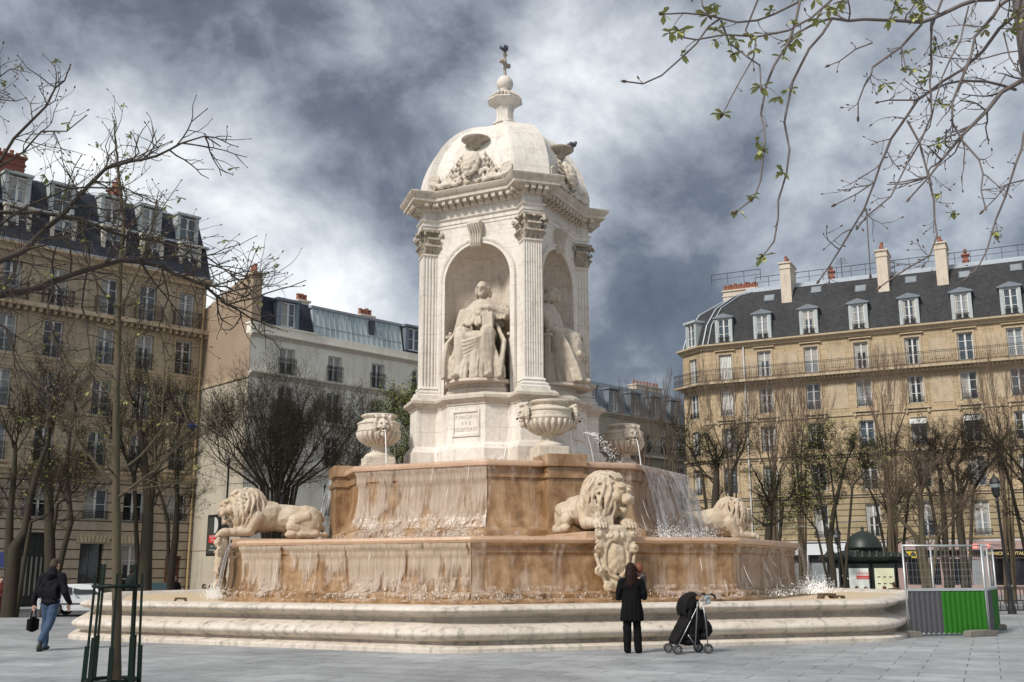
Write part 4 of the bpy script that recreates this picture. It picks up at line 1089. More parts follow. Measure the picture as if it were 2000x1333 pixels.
    if cm: c = bpy.data.objects.new('curtain', cm); COL.objects.link(c); c.parent = o
    if sm: c = bpy.data.objects.new('window_surround', sm); COL.objects.link(c); c.parent = o
    return o
def chimney(parent, x0, x1, y0, y1, z0, z1, pots, mat=None, pr=.13, ph=.55, along='y'):
    b = MB(); b.box(x0, x1, y0, y1, z0, z1); b.box(x0-.06, x1+.06, y0-.06, y1+.06, z1-.45, z1-.32); b.box(x0-.1, x1+.1, y0-.1, y1+.1, z1, z1+.14)
    c = b.build('chimney', mat or M_chim, parent, bevel=.02)
    p = MB(); rn = random.Random(int(x0*10+z1))
    for i in range(pots):
        f = (i+.5)/pots; h = ph*rn.uniform(.8, 1.15)
        if along == 'y': px, py = (x0+x1)/2+rn.uniform(-.1, .1)*(x1-x0), y0+(y1-y0)*f
        else: px, py = x0+(x1-x0)*f, (y0+y1)/2
        p.lathe([(pr, 0), (pr*.85, h*.8), (pr*1.05, h*.82), (pr*.95, h)], 10, (px, py, z1+.14))
    p.build('chimney_pots', M_pot, c)
    return c
def cornice(b, x0, x1, z, h, out, y=0):      # stepped moulding, sits proud of the wall
    b.prism([(y+.05, z), (y-out*.35, z), (y-out*.4, z+h*.35), (y-out*.8, z+h*.6), (y-out, z+h*.7), (y-out, z+h), (y+.05, z+h)], x0, x1, 'x')
def railing(b, x0, x1, y, z, h=.95, st=.12):
    for zz in (h, h*.88, .08): b.box(x0, x1, y-.015, y+.015, z+zz, z+zz+.028)
    n = int((x1-x0)/st)
    for i in range(n+1): xx = x0+(x1-x0)*i/n; b.box(xx-.009, xx+.009, y-.009, y+.009, z, z+h)
    for i in range(0, n-1, 2):
        xx = x0+(x1-x0)*(i+1)/n; b.bar((xx-.1, y, z+h*.3), (xx+.1, y, z+h*.6), .016); b.bar((xx+.1, y, z+h*.3), (xx-.1, y, z+h*.6), .016)

# ================================================================ left building
AL = R(44.6); OL = (-18.379, 64.0)
def dirx(a): return (math.cos(a), math.sin(a))
LB = thing('apartment_building', 'tan stone building with two rows of dormers in its slate mansard, at the left edge', 'building', (OL[0], OL[1], -.5), AL)
zb = .5      # building origin is .5 below datum
bays = [-22.5, -20, -17.5, -15, -12.55, -10.05, -7.1, -4.72, -2.25]
g = lambda z: z+zb
ops = []; wins = []
for i, x in enumerate(bays):
    for (za, zc, w, r) in ((15.95, 18.15, 1.05, 3), (13.05, 15.15, 1.05, 1), (10.1, 12.15, 1.05, 1), (7.25, 9.2, 1.05, 1)):
        ops.append((x-w/2, x+w/2, g(za), g(zc))); wins.append((x, g(za), w, zc-za, r, (i*7+int(za)) % 3 if (i+int(za)) % 4 else 3))
gops = []; gw = []
for x, w, za, zc in ((-6.9, 1.32, 4.28, 5.95), (-4.7, 1.2, 4.22, 5.9), (-2.1, 1.2, 4.28, 5.9), (-10.0, 1.6, 4.3, 5.8), (-12.6, 1.3, 4.3, 5.8), (-15, 1.3, 4.3, 5.8), (-17.5, 1.3, 4.3, 5.8)):
    gops.append((x-w/2, x+w/2, g(za), g(zc))); gw.append((x, g(za), w, zc-za, 2))
doors = [(-6.9, 1.35, 0, 2.95, 'k'), (-4.6, 1.2, .45, 2.92, 'w'), (-2.05, 1.0, 0, 2.3, 'b'), (-10.0, 1.5, 0, 3.5, 'g'), (-12.8, 1.4, 0, 3.2, 'k'), (-15.4, 1.4, 0, 3.2, 'k')]
for x, w, za, zc, k in doors: gops.append((x-w/2, x+w/2, max(.005, g(za)-.5), g(zc)))
b = MB(); facade(b, -24, -.95, g(6.75), g(18.7), ops); b.build('wall', M_tan, LB)
b = MB(); facade(b, -24, -.95, 0, g(6.75), gops, .4); b.build('ground_floor_wall', M_rust, LB)
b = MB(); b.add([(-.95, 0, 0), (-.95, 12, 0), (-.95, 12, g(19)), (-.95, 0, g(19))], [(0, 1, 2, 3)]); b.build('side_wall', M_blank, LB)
for x, z, w, h, r, gi in wins: window(LB, x, z, w, h, .2, r, gi, sur='L' if r == 3 else 'Ls')
for x, z, w, h, r in gw: window(LB, x, z, w, h, .2, r, 3)
for x, w, za, zc, k in doors:
    z0 = max(.005, g(za)-.5)
    if k == 'w': window(LB, x, z0, w, g(zc)-z0, .3, 0, 3); continue
    col = {'k': M_gl[3], 'b': plain('brown_door', (.22, .08, .04), .5), 'g': plain('green_gate', (.03, .035, .032), .5)}[k]
    b = MB(); h = g(zc)-z0
    b.box(x-w/2, x+w/2, .34, .38, z0, z0+h)
    if k != 'k' or True:
        n = 2 if k != 'g' else 5
        for i in range(n+1):
            xx = x-w/2+.03+(w-.06)*i/n; b.box(xx-.025, xx+.025, .30, .34, z0, z0+h)
        for zz in (.02, h*.35, h*.72, h-.08): b.box(x-w/2+.06, x+w/2-.06, .305, .34, z0+zz, z0+zz+.06)
    d = b.build('door', col, LB)
    if k == 'g':
        b = MB()
        for i in range(5): xx = x-.5+.25*i; b.box(xx-.045, xx+.045, .28, .295, z0+.7, z0+h*.68)
        b.build('grille', plain('pale_grille', (.25, .24, .2), .6), d)
b = MB()
cornice(b, -24, -.9, g(6.55), .42, .30); cornice(b, -24, -.9, g(12.72), .28, .16); cornice(b, -24, -.85, g(18.62), .5, .55); cornice(b, -24, -.9, g(9.75), .18, .10)
b.build('cornice', M_tanT, LB)
b = MB(); b.box(-24, -.8, -.62, .02, g(15.62), g(15.86)); 
for i in range(58): b.box(-23.9+.4*i, -23.72+.4*i, -.5, -.003, g(15.40), g(15.62))
b.build('balcony_slab', M_tanT, LB)
# voussoirs over the doors
b = MB()
for x, w, za, zc, k in doors[:2]:
    for i in range(-4, 5): b.M = Matrix.Translation((x+i*.2, -.004, g(zc)+.06)) @ Matrix.Rotation(R(i*5), 4, 'Y'); b.box(-.085, .085, -.03, 0, 0, .42)
b.M = Matrix.Identity(4); b.build('voussoirs', M_tanT, LB)
# mansard
b = MB()
P = [(-.35, g(19.12)), (.35, g(21.35)), (.42, g(21.37)), (1.3, g(23.35)), (5, g(23.8)), (8, g(23.8))]
vs = [(-24, y, z) for y, z in P]+[(-.9-.10*i if i < 4 else -1.8, y, z) for i, (y, z) in enumerate(P)]; n_ = len(P)
b.add(vs, [(i, n_+i, n_+i+1, i+1) for i in range(n_-1)])
b.add([(-.9, -.35, g(19.12)), (-.9, 9, g(19.12)), (-1.1, 9, g(21.35)), (-1.8, 9, g(23.8)), (-1.8, 5, g(23.8)), (-1.2, 1.3, g(23.35)), (-1.1, .42, g(21.37)), (-1.0, .35, g(21.35))], [(0, 1, 2, 3, 4, 5, 6, 7)])
roof = b.build('mansard_roof', M_slateL, LB)
b = MB(); b.box(-24, -.9, .1, .34, g(21.27), g(21.39)); b.box(-24, -.85, -.55, -.3, g(19.1), g(19.2)); b.box(-24, -2, 1.3, 1.6, g(23.36), g(23.44)); b.build('flashing', M_zinc, roof)
for i, x in enumerate(bays):
    for za, h, yf, yb in ((19.3, 1.75, -.1, .6), (21.6, 1.5, .45, 1.7)):
        d = MB(); w = .60
        d.box(x-w-.12, x-w+.10, yf, yb, g(za), g(za)+h+.1); d.box(x+w-.10, x+w+.12, yf, yb, g(za), g(za)+h+.1)
        d.box(x-w-.2, x+w+.2, yf-.12, yb+.1, g(za)+h+.1, g(za)+h+.24); d.box(x-w+.1, x+w-.1, yf, yb, g(za)-.1, g(za))
        dm = d.build('dormer', M_lead if za > 21 else M_creamT, roof)
        window(roof, x, g(za), 1.1, h, yf+.12, 2 if za < 21 else 0, (i*5+int(za)) % 3, name='window')
chimney(LB, -13.4, -12.0, 1.3, 3.0, g(22.5), g(24.5), 4, M_brick, along='x'); chimney(LB, -6.6, -6.2, 1.4, 2.6, g(22.5), g(24.3), 2, M_brick)
b = MB(); b.tube([(-1.15, -.1, 0), (-1.15, -.1, g(18.6))], .06, 8); b.build('downpipe', plain('yellow_downpipe', (.55, .40, .20), .6), LB)

# blank party wall between the two buildings, with a roof-high chimney breast
AB = R(-47.5)
BW = thing('party_wall', 'blank beige party wall rising to a chimney between the two left buildings', 'wall', (OL[0]-.95*math.cos(AL), OL[1]-.95*math.sin(AL), -.5), AB)
b = MB(); b.box(0, 5.88, .0, .6, 0, g(12.4)); b.build('lower_wall', M_grey, BW)
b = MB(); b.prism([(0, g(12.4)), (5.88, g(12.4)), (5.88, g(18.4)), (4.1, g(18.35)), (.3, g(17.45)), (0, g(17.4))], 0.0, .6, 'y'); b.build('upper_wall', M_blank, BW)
b = MB(); b.box(0, 5.95, -.08, -.003, g(12.28), g(12.5)); b.box(4.9, 6.0, -.06, .7, g(18.4), g(18.55)); b.box(0, 5.88, -.04, -.003, g(2.6), g(2.66)); b.build('ledge', M_tanT, BW)
b = MB(); b.lathe([(.13, 0), (.11, .5), (.14, .52), (.12, .6)], 10, (5.5, .3, g(18.55))); b.lathe([(.13, 0), (.11, .4), (.14, .42), (.12, .5)], 10, (5.2, .3, g(18.55))); b.build('chimney_pots', M_pot, BW)
M_poster = plain('poster_black', (.02, .022, .02), .3)
PS = thing('framed_poster', 'tall dark framed poster with a red panel on the blank wall', 'poster', at(418, 1046, 60.0)-Vector((0, 0, 0)), AB)
b = MB(); b.box(-.72, .72, -.08, .05, -1.15, 1.15); b.build('frame', M_poster, PS, bevel=.02)
b = MB(); b.box(-.62, .62, -.085, -.08, -1.0, 1.0); pp = b.build('sheet', plain('poster_green', (.05, .055, .045), .3), PS)
b = MB(); b.box(-.42, .45, -.092, -.088, -.42, .0); b.build('red_panel', plain('poster_red', (.62, .03, .03), .4), PS)
for i, (s_, z, sz) in enumerate((('SALON', -.14, .2), ('2008', -.34, .2), ('PLACE', -.66, .14), ('ST SULPICE', -.86, .14))):
    text(s_, sz, M_white, PS, Matrix.Translation((0, -.095, z)), 'lettering', .001)
b = MB(); b.prism([(.15+.45*math.sin(R(a)), .55+.45*math.cos(R(a))) for a in range(0, 181, 20)], -.09, -.086, 'y'); b.build('pale_circle', M_white, PS)

# ================================================================ white building
AW = R(46.0); OW = (-14.53, 59.5)
WBd = thing('apartment_building', 'cream rendered apartment building with a long glazed studio on its roof', 'building', (OW[0], OW[1], -.5), AW)
ops = []; wins = []
for i, x in enumerate([1.8, 5.25, 8.62, 12.0, 15.4, 18.8]):
    for za, zc, r in ((12.72, 14.3, 1), (10.2, 12.0, 1), (7.5, 9.3, 1), (4.6, 6.5, 1), (0.2, 2.7, 0)):
        ops.append((x-.52, x+.52, g(za), g(zc))); wins.append((x, g(za), 1.04, zc-za, r, (1, 0, 3, 0, 3)[int(za/2.6) % 5] if i % 2 else (2, 1, 0, 3, 0)[int(za/2.6) % 5]))
b = MB(); facade(b, -.75, 22, 0, g(14.75), ops); b.build('wall', M_cream, WBd)
for q in wins: window(WBd, q[0], q[1], q[2], q[3], .2, q[4], q[5])
b = MB(); cornice(b, -.8, 22, g(14.7), .22, .28); cornice(b, -.8, 22, g(12.35), .28, .34); cornice(b, -.8, 22, g(9.9), .16, .1); b.box(-.75, 22, -.06, -.003, g(6.9), g(7.1)); b.build('cornice', M_creamT, WBd)
b = MB(); b.box(-.75, 22, .02, .5, g(14.9), g(15.45)); b.box(-.8, 3.9, -.04, .6, g(15.45), g(15.55)); b.build('parapet', M_cream, WBd)
b = MB()
b.prism([(.1, g(15.5)), (.7, g(17.4)), (3.5, g(17.9)), (3.5, g(15.5))], -.1, 3.65, 'x'); b.prism([(.1, g(15.5)), (.7, g(17.4)), (3.5, g(17.9)), (3.5, g(15.5))], 10.7, 22, 'x')
rf = b.build('mansard_roof', M_slateL, WBd)
for x in (1.75, 11.6, 14.6):
    d = MB(); d.box(x-.75, x-.5, .0, 1.6, g(15.55), g(17.15)); d.box(x+.5, x+.75, .0, 1.6, g(15.55), g(17.15)); d.box(x-.85, x+.85, -.1, 1.7, g(17.15), g(17.3)); d.build('dormer', M_zincd, rf)
    window(rf, x, g(15.6), 1.0, 1.5, .12, 0, 1)
# glazed studio
t = NT('studio_glass'); n = t.noise(.7, 4, .6, t.map((1, 1, .5))); M_sgl = t.bsdf(t.ramp(n, [(.35, (.26, .33, .35)), (.5, (.38, .46, .48)), (.65, (.52, .58, .58))]), .25, spec=.6)
b = MB(); b.add([(3.7, .08, g(15.35)), (10.65, .08, g(15.35)), (10.65, .45, g(17.25)), (3.7, .45, g(17.25))], [(0, 1, 2, 3)]); b.add([(10.65, .08, g(15.35)), (10.65, 3, g(15.35)), (10.65, 3, g(17.3)), (10.65, .45, g(17.25))], [(0, 1, 2, 3)]); b.add([(3.7, .08, g(15.35)), (3.7, 3, g(15.35)), (3.7, 3, g(17.3)), (3.7, .45, g(17.25))], [(3, 2, 1, 0)])
gs = b.build('studio_glazing', M_sgl, WBd)
b = MB()
for i in range(18): x = 3.7+6.95*i/17; b.bar((x, .05, g(15.35)), (x, .42, g(17.25)), .045)
b.bar((3.7, .2, g(16.05)), (10.65, .2, g(16.05)), .04); b.build('glazing_bars', M_lead, gs)
b = MB(); b.prism([(.35, g(17.2)), (.3, g(17.34)), (3.6, g(17.85)), (3.6, g(17.2))], 3.6, 10.75, 'x'); b.build('studio_roof', M_zinc, WBd)
b = MB(); b.box(8.0, 8.4, .18, .32, g(16.2), g(17.1)); b.build('open_pane', M_gl[3], gs)
chimney(WBd, 4.6, 5.4, 3.2, 3.8, g(16.5), g(18.3), 3, along='x', ph=.45); chimney(WBd, 9.6, 10.7, 3.2, 3.8, g(16.5), g(18.2), 4, along='x', ph=.5)
b = MB(); b.prism([(3.4, g(17.6)), (3.4, g(18.0)), (6, g(18.3)), (6, g(17.6))], 7.0, 9.5, 'x'); b.build('rear_roof', M_zinc, WBd)

# ================================================================ grey building behind, right of the tower
oM = at(1150, 1111, 92)
GBd = thing('apartment_building', 'low grey building with blue dormers and a broad tan chimney, just right of the tower', 'building', (oM.x, oM.y, -.5), R(46))
ops = []; wins = []
for i in range(12):
    x = 1.2+2.6*i
    for za, zc, r in ((12.1, 13.8, 1), (9.2, 11.0, 1), (6.3, 8.1, 1), (3.4, 5.2, 1), (.3, 2.4, 0)):
        ops.append((x-.5, x+.5, g(za), g(zc))); wins.append((x, g(za), 1.0, zc-za, r, (i*3+int(za)) % 4))
b = MB(); facade(b, -9, 32, 0, g(15.2), ops); b.build('wall', M_grey, GBd)
for q in wins: window(GBd, q[0], q[1], q[2], q[3], .2, q[4], q[5])
b = MB(); cornice(b, -9, 32, g(15.0), .3, .35); b.box(-9, 32, -.5, -.002, g(11.6), g(11.8)); cornice(b, -9, 32, g(8.7), .25, .2); b.build('cornice', M_creamT, GBd)
b = MB(); railing(b, -1, 31, -.46, g(11.8), .9, .2); b.build('balcony_railing', M_rail, GBd)
b = MB(); b.prism([(.05, g(15.28)), (1.0, g(18.2)), (5, g(19.2)), (5, g(15.3))], -9, 32, 'x'); rf = b.build('mansard_roof', M_zincd, GBd)
for i in range(9):
    x = .9+3.2*i; d = MB(); d.box(x-.8, x-.5, .0, 2.2, g(15.5), g(17.5)); d.box(x+.5, x+.8, .0, 2.2, g(15.5), g(17.5)); d.box(x-.9, x+.9, -.1, 2.3, g(17.5), g(17.65)); d.build('dormer', M_zincd, rf)
    window(rf, x, g(15.5), 1.0, 1.9, .12, 0, (1, 2, 1)[i % 3])
chimney(GBd, .6, 3.0, 2.4, 3.6, g(16), g(20.6), 9, M_chim, along='x', ph=.5)
chimney(GBd, 14, 18.5, 5, 6, g(17), g(19.8), 8, M_chim, along='x', ph=.5)
b = MB(); b.box(8.5, 13, 5.2, 9, g(16), g(19.3)); b.build('attic_block', M_cream, GBd)
def antenna(parent, x, y, z, h):
    b = MB(); b.tube([(x, y, z), (x, y, z+h)], .03, 5)
    for i in range(5): zz = z+h*(.72+.06*i); b.bar((x-.55+.05*i, y, zz), (x+.55-.05*i, y, zz+.03), .022)
    b.build('antenna', M_rail, parent)
antenna(GBd, 2.2, 3, g(21.1), 2.6)

# ================================================================ right building
AR = R(-26.6); OR_ = (23.422, 82.0)
RB = thing('apartment_building', 'ochre stone corner building with a slate mansard and shops below, at right', 'building', (OR_[0], OR_[1], -.5), AR)
bays = [-6.5, -3.3, .42, 4.25, 8.02, 11.75, 15.12, 18.9, 22.6]
ops = []; wins = []
for i, x in enumerate(bays):
    for za, zc, r, w in ((16.62, 18.72, 0, 1.05), (13.65, 15.75, 2, 1.1), (10.5, 12.55, 2, 1.1), (7.3, 9.4, 1, 1.1), (3.75, 6.2, 2, 1.05)):
        gi = (i*5+int(za)*3) % 4
        if i == 0 and za > 16: gi = -1
        if i == 0 and za in (13.65, 10.5): gi = -1 if za > 12 else 2
        ops.append((x-w/2, x+w/2, g(za), g(zc))); wins.append((x, g(za), w, zc-za, r, gi))
b = MB(); facade(b, -8.4, 25, g(6.9), g(19.2), ops); b.build('wall', M_tanR, RB)
b = MB(); facade(b, -8.4, 25, g(3.45), g(6.9), [o for o in ops if o[3] < g(6.9)]); b.build('first_floor_wall', M_rustR, RB)
for q in wins: window(RB, q[0], q[1], q[2], q[3], .2, q[4], q[5], sur=None if q[1] < 5 else 'Rh' if q[1] > 17 else 'Rs' if abs(q[1]-8) > .5 else 'R')
b = MB()
cornice(b, -8.5, 25, g(19.2), .42, .5); cornice(b, -8.4, 25, g(9.85), .3, .28); cornice(b, -8.4, 25, g(6.75), .28, .2); cornice(b, -8.45, 25, g(16.0), .2, .3); b.box(-8.4, 25, -.10, -.003, g(13.0), g(13.12))
for i in range(110): x = -8.2+.3*i; b.box(x, x+.14, -.62, -.31, g(16.05), g(16.2))
b.build('cornice', M_tanT, RB)
b = MB(); b.box(-8.75, 25, -.85, .0, g(16.22), g(16.4)); b.build('balcony_slab', M_tanT, RB)
b = MB(); railing(b, -8.7, 25, -.8, g(16.4), 1.0, .14); b.build('balcony_railing', M_rail, RB)
for x in bays:
    for za, zc in ((16.9, 18.5), (13.6, 15.6)):
        b = MB(); b.box(x+1.15, x+2.65, -.03, -.002, g(za), g(zc)); b.build('wall_panel', M_tanT, RB)
for x in (8.02, 11.75): b = MB(); b.prism([(-.15, g(12.45)), (-.75, g(12.1)), (-.75, g(12.0)), (-.15, g(12.2))], x-.6, x+.6, 'x'); b.build('awning', M_white, RB)
# mansard
b = MB(); P = [(-.1, g(19.62)), (.35, g(21.4)), (.95, g(22.9)), (1.75, g(24.0)), (2.3, g(24.35))]
x0s = [-8.3, -8.0, -7.3, -5.9, -4.9]; n_ = len(P)
b.add([(x, y, z) for x, (y, z) in zip(x0s, P)]+[(25, y, z) for y, z in P], [(i, n_+i, n_+i+1, i+1) for i in range(n_-1)])
# hip towards the corner
CD = Vector((-.48, .88)).normalized(); lx = Vector(dirx(AR)); ly = Vector((-lx.y, lx.x)); cd = (CD.dot(lx), CD.dot(ly))
hp = [(x+cd[0]*2.7, y+cd[1]*2.7, z) for x, (y, z) in zip([-8.3, -7.9, -7.0, -5.2, -4.2], P)]
b.add([(x, y, z) for x, (y, z) in zip(x0s, P)]+hp, [(i+1, n_+i+1, n_+i, i) for i in range(n_-1)])
hp2 = [(x+9, y+9.5 if i < 3 else y+8, z) for i, (x, y, z) in enumerate(hp)]
b.add(hp+hp2, [(i+1, n_+i+1, n_+i, i) for i in range(n_-1)])
rf = b.build('mansard_roof', M_slate, RB)
b = MB(); P2 = [(2.28, g(24.33)), (2.9, g(24.85)), (5.5, g(25.1)), (9, g(25.1))]
b.add([(-5.2, y, z) for y, z in P2]+[(25, y, z) for y, z in P2], [(i, 4+i, 5+i, i+1) for i in range(3)]); b.build('zinc_roof_top', M_zinc, RB)
b = MB(); b.tube([(x-.03, y-.05, z+.03) for x, (y, z) in zip(x0s, P)], .07, 6); b.tube([(x+.4, y-.05, z+.03) for x, (y, z) in zip(x0s, P)], .05, 6); b.tube([(p[0], p[1]-.05, p[2]) for p in hp], .07, 6); b.build('hip_flashing', M_zinc, rf)
for i, x in enumerate(bays):
    d = MB(); za, h, w = 19.75, 1.95, .72
    d.box(x-w, x-w+.24, -.12, 1.1, g(za), g(za)+h+.1); d.box(x+w-.24, x+w, -.12, 1.1, g(za), g(za)+h+.1); d.box(x-w+.24, x+w-.24, -.12, 1.1, g(za)+h, g(za)+h+.1)
    dm = d.build('dormer', M_lead, rf)
    d = MB(); d.prism([(x-w-.14, g(za)+h+.1), (x+w+.14, g(za)+h+.1), (x+w+.14, g(za)+h+.2), (x, g(za)+h+.5), (x-w-.14, g(za)+h+.2)], -.25, 1.3, 'y'); d.build('pediment', M_zincd, rf)
    window(rf, x, g(za), .96, h, .0, 2, 2 if i % 2 else 1)
for x, z in ((-2.9, 23.4), (.9, 23.7), (4.4, 23.3), (8.2, 23.6), (12.1, 23.5), (15.7, 23.6), (19.0, 23.4)):
    y = 1.05+(z-23)*.75; Mx = Matrix.Translation((x, y, g(z))) @ Matrix.Rotation(R(-38), 4, 'X')
    b = MB(); b.M = Mx; b.box(-.42, .42, -.09, .02, -.4, .4); s_ = b.build('skylight', M_zincd, rf); b = MB(); b.M = Mx; b.box(-.34, .34, -.10, -.09, -.32, .32); b.build('pane', M_gl[2 if x != .9 else 2], s_)
for x in (-1.4, 6.2, 10.55, 17.4): chimney(RB, x-.42, x+.42, .9, 3.2, g(22.7), g(26.1), 5, M_chim, along='y', ph=.6)
for x in (1.9, 12.2): chimney(RB, x-.2, x+.2, 3.1, 3.5, g(24.8), g(25.5), 1, M_pot, ph=.5)
chimney(RB, -7.4, -4.4, 3.6, 4.4, g(22.5), g(25.0), 13, M_chim, along='x', ph=.55)
b = MB()
for x0, x1, y, z in ((-4.4, 25, 3.1, 24.9), (-8.3, -4.0, 3.4, 25.7)):
    n = int((x1-x0)/1.1)
    for i in range(n+1): xx = x0+(x1-x0)*i/n; b.box(xx-.02, xx+.02, y-.02, y+.02, g(z)-.1, g(z)+.95)
    b.box(x0, x1, y-.02, y+.02, g(z)+.9, g(z)+.95); b.box(x0, x1, y-.015, y+.015, g(z)+.45, g(z)+.48)
b.build('roof_railing', M_rail, RB)
antenna(RB, 2.5, 5, g(25), 2.2)
b = MB(); b.tube([(-4.95, -.12, g(3.4)), (-4.95, -.12, g(19.3))], .065, 8); b.build('downpipe', M_white, RB)
# chamfered corner

ca = math.atan2(cd[1], cd[0])
ops2 = [(-1.35-.5, -1.35+.5, g(za), g(zc)) for za, zc in ((16.62, 18.72), (13.65, 15.75), (10.5, 12.55), (7.3, 9.4), (3.75, 6.2))]
# chamfer runs from its far end to the main corner so that its outside faces the camera
Mc = Matrix.Translation((-8.4, 0, 0)) @ Matrix.Rotation(ca+math.pi, 4, 'Z')
b = MB(); b.M = Mc; facade(b, -2.7, 0, 0, g(19.2), ops2)

b.build('corner_wall', M_tanR, RB)
b = MB(); b.M = Matrix.Translation((-8.4+cd[0]*2.7, cd[1]*2.7, 0)); b.add([(0, 0, 0), (9, 9.5, 0), (9, 9.5, g(19.3)), (0, 0, g(19.3))], [(3, 2, 1, 0)]); b.build('side_wall', M_tanR, RB)
b = MB(); b.M = Mc
cornice(b, -2.9, .1, g(19.2), .42, .5); cornice(b, -2.7, 0, g(9.85), .3, .28); cornice(b, -2.7, 0, g(6.75), .28, .2); b.build('corner_cornice', M_tanT, RB); b = MB(); b.M = Mc; b.box(-3.0, .45, -.85, .0, g(16.23), g(16.41)); b.box(-2.7, 0, -.3, 0, g(16.0), g(16.2)); b.build('corner_balcony', M_tanT, RB)
b = MB(); b.M = Mc; railing(b, -3.0, .4, -.8, g(16.4), 1.0, .14); b.build('corner_railing', M_rail, RB)
for o_ in ops2:
    w_ = window(RB, 0, o_[2], 1.0, o_[3]-o_[2], .2, 2 if o_[2] < 16 else 0, 1)
    w_.matrix_local = Mc @ Matrix.Translation((-1.35, .2, o_[2]))
d = MB(); d.M = Mc; d.box(-2.05, -1.8, -.1, 1.0, g(19.75), g(21.8)); d.box(-.9, -.65, -.1, 1.0, g(19.75), g(21.8)); d.box(-2.15, -.55, -.25, 1.1, g(21.8), g(22.0)); d.build('dormer', M_lead, rf)
w_ = window(rf, 0, 0, .9, 1.95, .2, 0, 1); w_.matrix_local = Mc @ Matrix.Translation((-1.35, 0, g(19.8)))
# ---- shops
M_shopw = plain('white_shopfront', (.62, .63, .66), .5, var=.08)
M_shopp = plain('pink_wood_shopfront', (.34, .24, .22), .5, var=.15)
M_black = plain('black_fascia', (.012, .012, .012), .3)
M_gold = plain('gold_letters', (.62, .48, .20), .35)
M_inside = plain('shop_interior', (.05, .035, .03), .8)
b = MB(); b.box(-8.3, 5.6, -.5, .0, g(2.45), g(3.3)); cornice(b, -8.3, 5.7, g(3.3), .14, .62)
for x in (-8.2, -4.9, -1.0, 2.2, 5.3): b.box(x-.32, x+.32, -.62, .0, 0, g(2.45))
for x in (2.2, 5.3):
    for j in range(6): b.box(x-.42, x+.42, -.72, -.5, g(2.5)-.32*j*.5+.4, g(2.5)-.32*j*.5+.5)
    b.box(x-.45, x+.45, -.7, -.5, g(2.5), g(3.3))
sh = b.build('white_shopfront', M_shopw, RB, bevel=.01)
b = MB(); b.box(-8.3, 5.6, .3, .35, 0, g(2.45)); b.build('shop_interior', M_inside, RB)
for x0, x1 in ((-7.8, -5.3), (-4.5, -1.4), (-.6, 1.8), (2.6, 4.9)):
    b = MB(); b.add([(x0, -.1, .3), (x1, -.1, .3), (x1, -.1, g(1.9)), (x0, -.1, g(1.9))], [(0, 1, 2, 3)]); s_ = b.build('shop_window', M_gl[2], RB)
    b = MB(); b.box(x0, x1, -.16, -.1, g(1.9), g(2.45)); b.build('fascia', M_black, s_)
text('BOULANGERIE', .26, M_gold, RB, Matrix.Translation((-3.0, -.17, g(2.2))), 'lettering', .01)
text('SALON DE THE', .2, plain('red_letters', (.6, .05, .04), .4), RB, Matrix.Translation((-3.0, -.17, g(1.95))), 'lettering', .01)
text('PATISSERIE', .24, M_shopw, RB, Matrix.Translation((.6, -.17, g(2.1))), 'lettering', .01)
b = MB(); b.box(5.8, 25, -.3, .0, g(2.75), g(3.35))
for x in (6.0, 7.6, 9.0, 10.4, 11.7, 14.6, 16.5): b.box(x-.22, x+.22, -.4, .0, 0, g(2.75))
b.box(5.8, 25, -.25, 0, 0, .75)
b.build('wooden_shopfront', M_shopp, RB, bevel=.01)
b = MB(); b.box(5.6, 25, .3, .35, 0, g(2.75)); b.build('shop_interior', M_inside, RB)
for x0, x1, gi in ((6.3, 7.3, 0), (7.9, 8.7, 3), (9.3, 10.1, 0), (10.7, 11.4, 2), (12.0, 12.9, 3), (13.0, 14.3, 0), (14.9, 16.2, 2)):
    b = MB(); b.add([(x0, -.05, .5), (x1, -.05, .5), (x1, -.05, g(2.1)), (x0, -.05, g(2.1))], [(0, 1, 2, 3)]); s_ = b.build('shop_window', M_gl[gi], RB)
    b = MB(); b.box(x0-.05, x0+.05, -.12, -.03, .4, g(2.15)); b.box(x1-.05, x1+.05, -.12, -.03, .4, g(2.15)); b.box(x0, x1, -.12, -.03, g(2.1), g(2.2)); b.build('frame', M_shopp, s_)
b = MB(); b.box(11.5, 15.2, -.44, -.3, g(2.28), g(2.66)); b.build('fascia', M_black, RB)
text('ANNICK GOUTAL', .30, M_gold, RB, Matrix.Translation((13.05, -.45, g(2.36))), 'lettering', .01, bold=.006)
text('OFFICE   CAT', .30, plain('grey_letters', (.12, .10, .10), .5), RB, Matrix.Translation((12.9, -.31, g(2.92))), 'lettering', .01)
t = NT('red_neon'); M_neon = t.bsdf((.8, .1, .08), .4, emit=(1, .12, .08), es=2.2)
b = MB(); b.box(10.9, 11.25, -.36, -.3, g(2.85), g(3.1)); b.ball((11.95, -.4, g(2.95)), .13, 10); b.build('neon_sign', M_neon, RB)
t = NT('warm_shop_lamp'); M_lamp = t.bsdf((.9, .6, .3), .4, emit=(1, .55, .22), es=1.6)
b = MB(); b.box(10.2, 10.75, -.02, .0, g(1.7), g(2.6)); b.ball((12.5, .1, g(1.75)), .12, 8, (2, 1, .5)); b.ball((13.9, .1, g(1.7)), .10, 8, (1.5, 1, .6)); b.build('shop_lamp', M_lamp, RB)
b = MB(); b.box(6.4, 7.2, -.44, -.40, g(2.2), g(2.65)); ys_ = b.build('yellow_sign', plain('yellow_sign_paint', (.62, .50, .03), .5), RB)
text('LIVRES', .22, plain('sign_red', (.45, .05, .03), .5), ys_, Matrix.Translation((6.8, -.445, g(2.44))), 'lettering', .002)
text('ANCIENS', .15, M_black, ys_, Matrix.Translation((6.8, -.445, g(2.26))), 'lettering', .002)
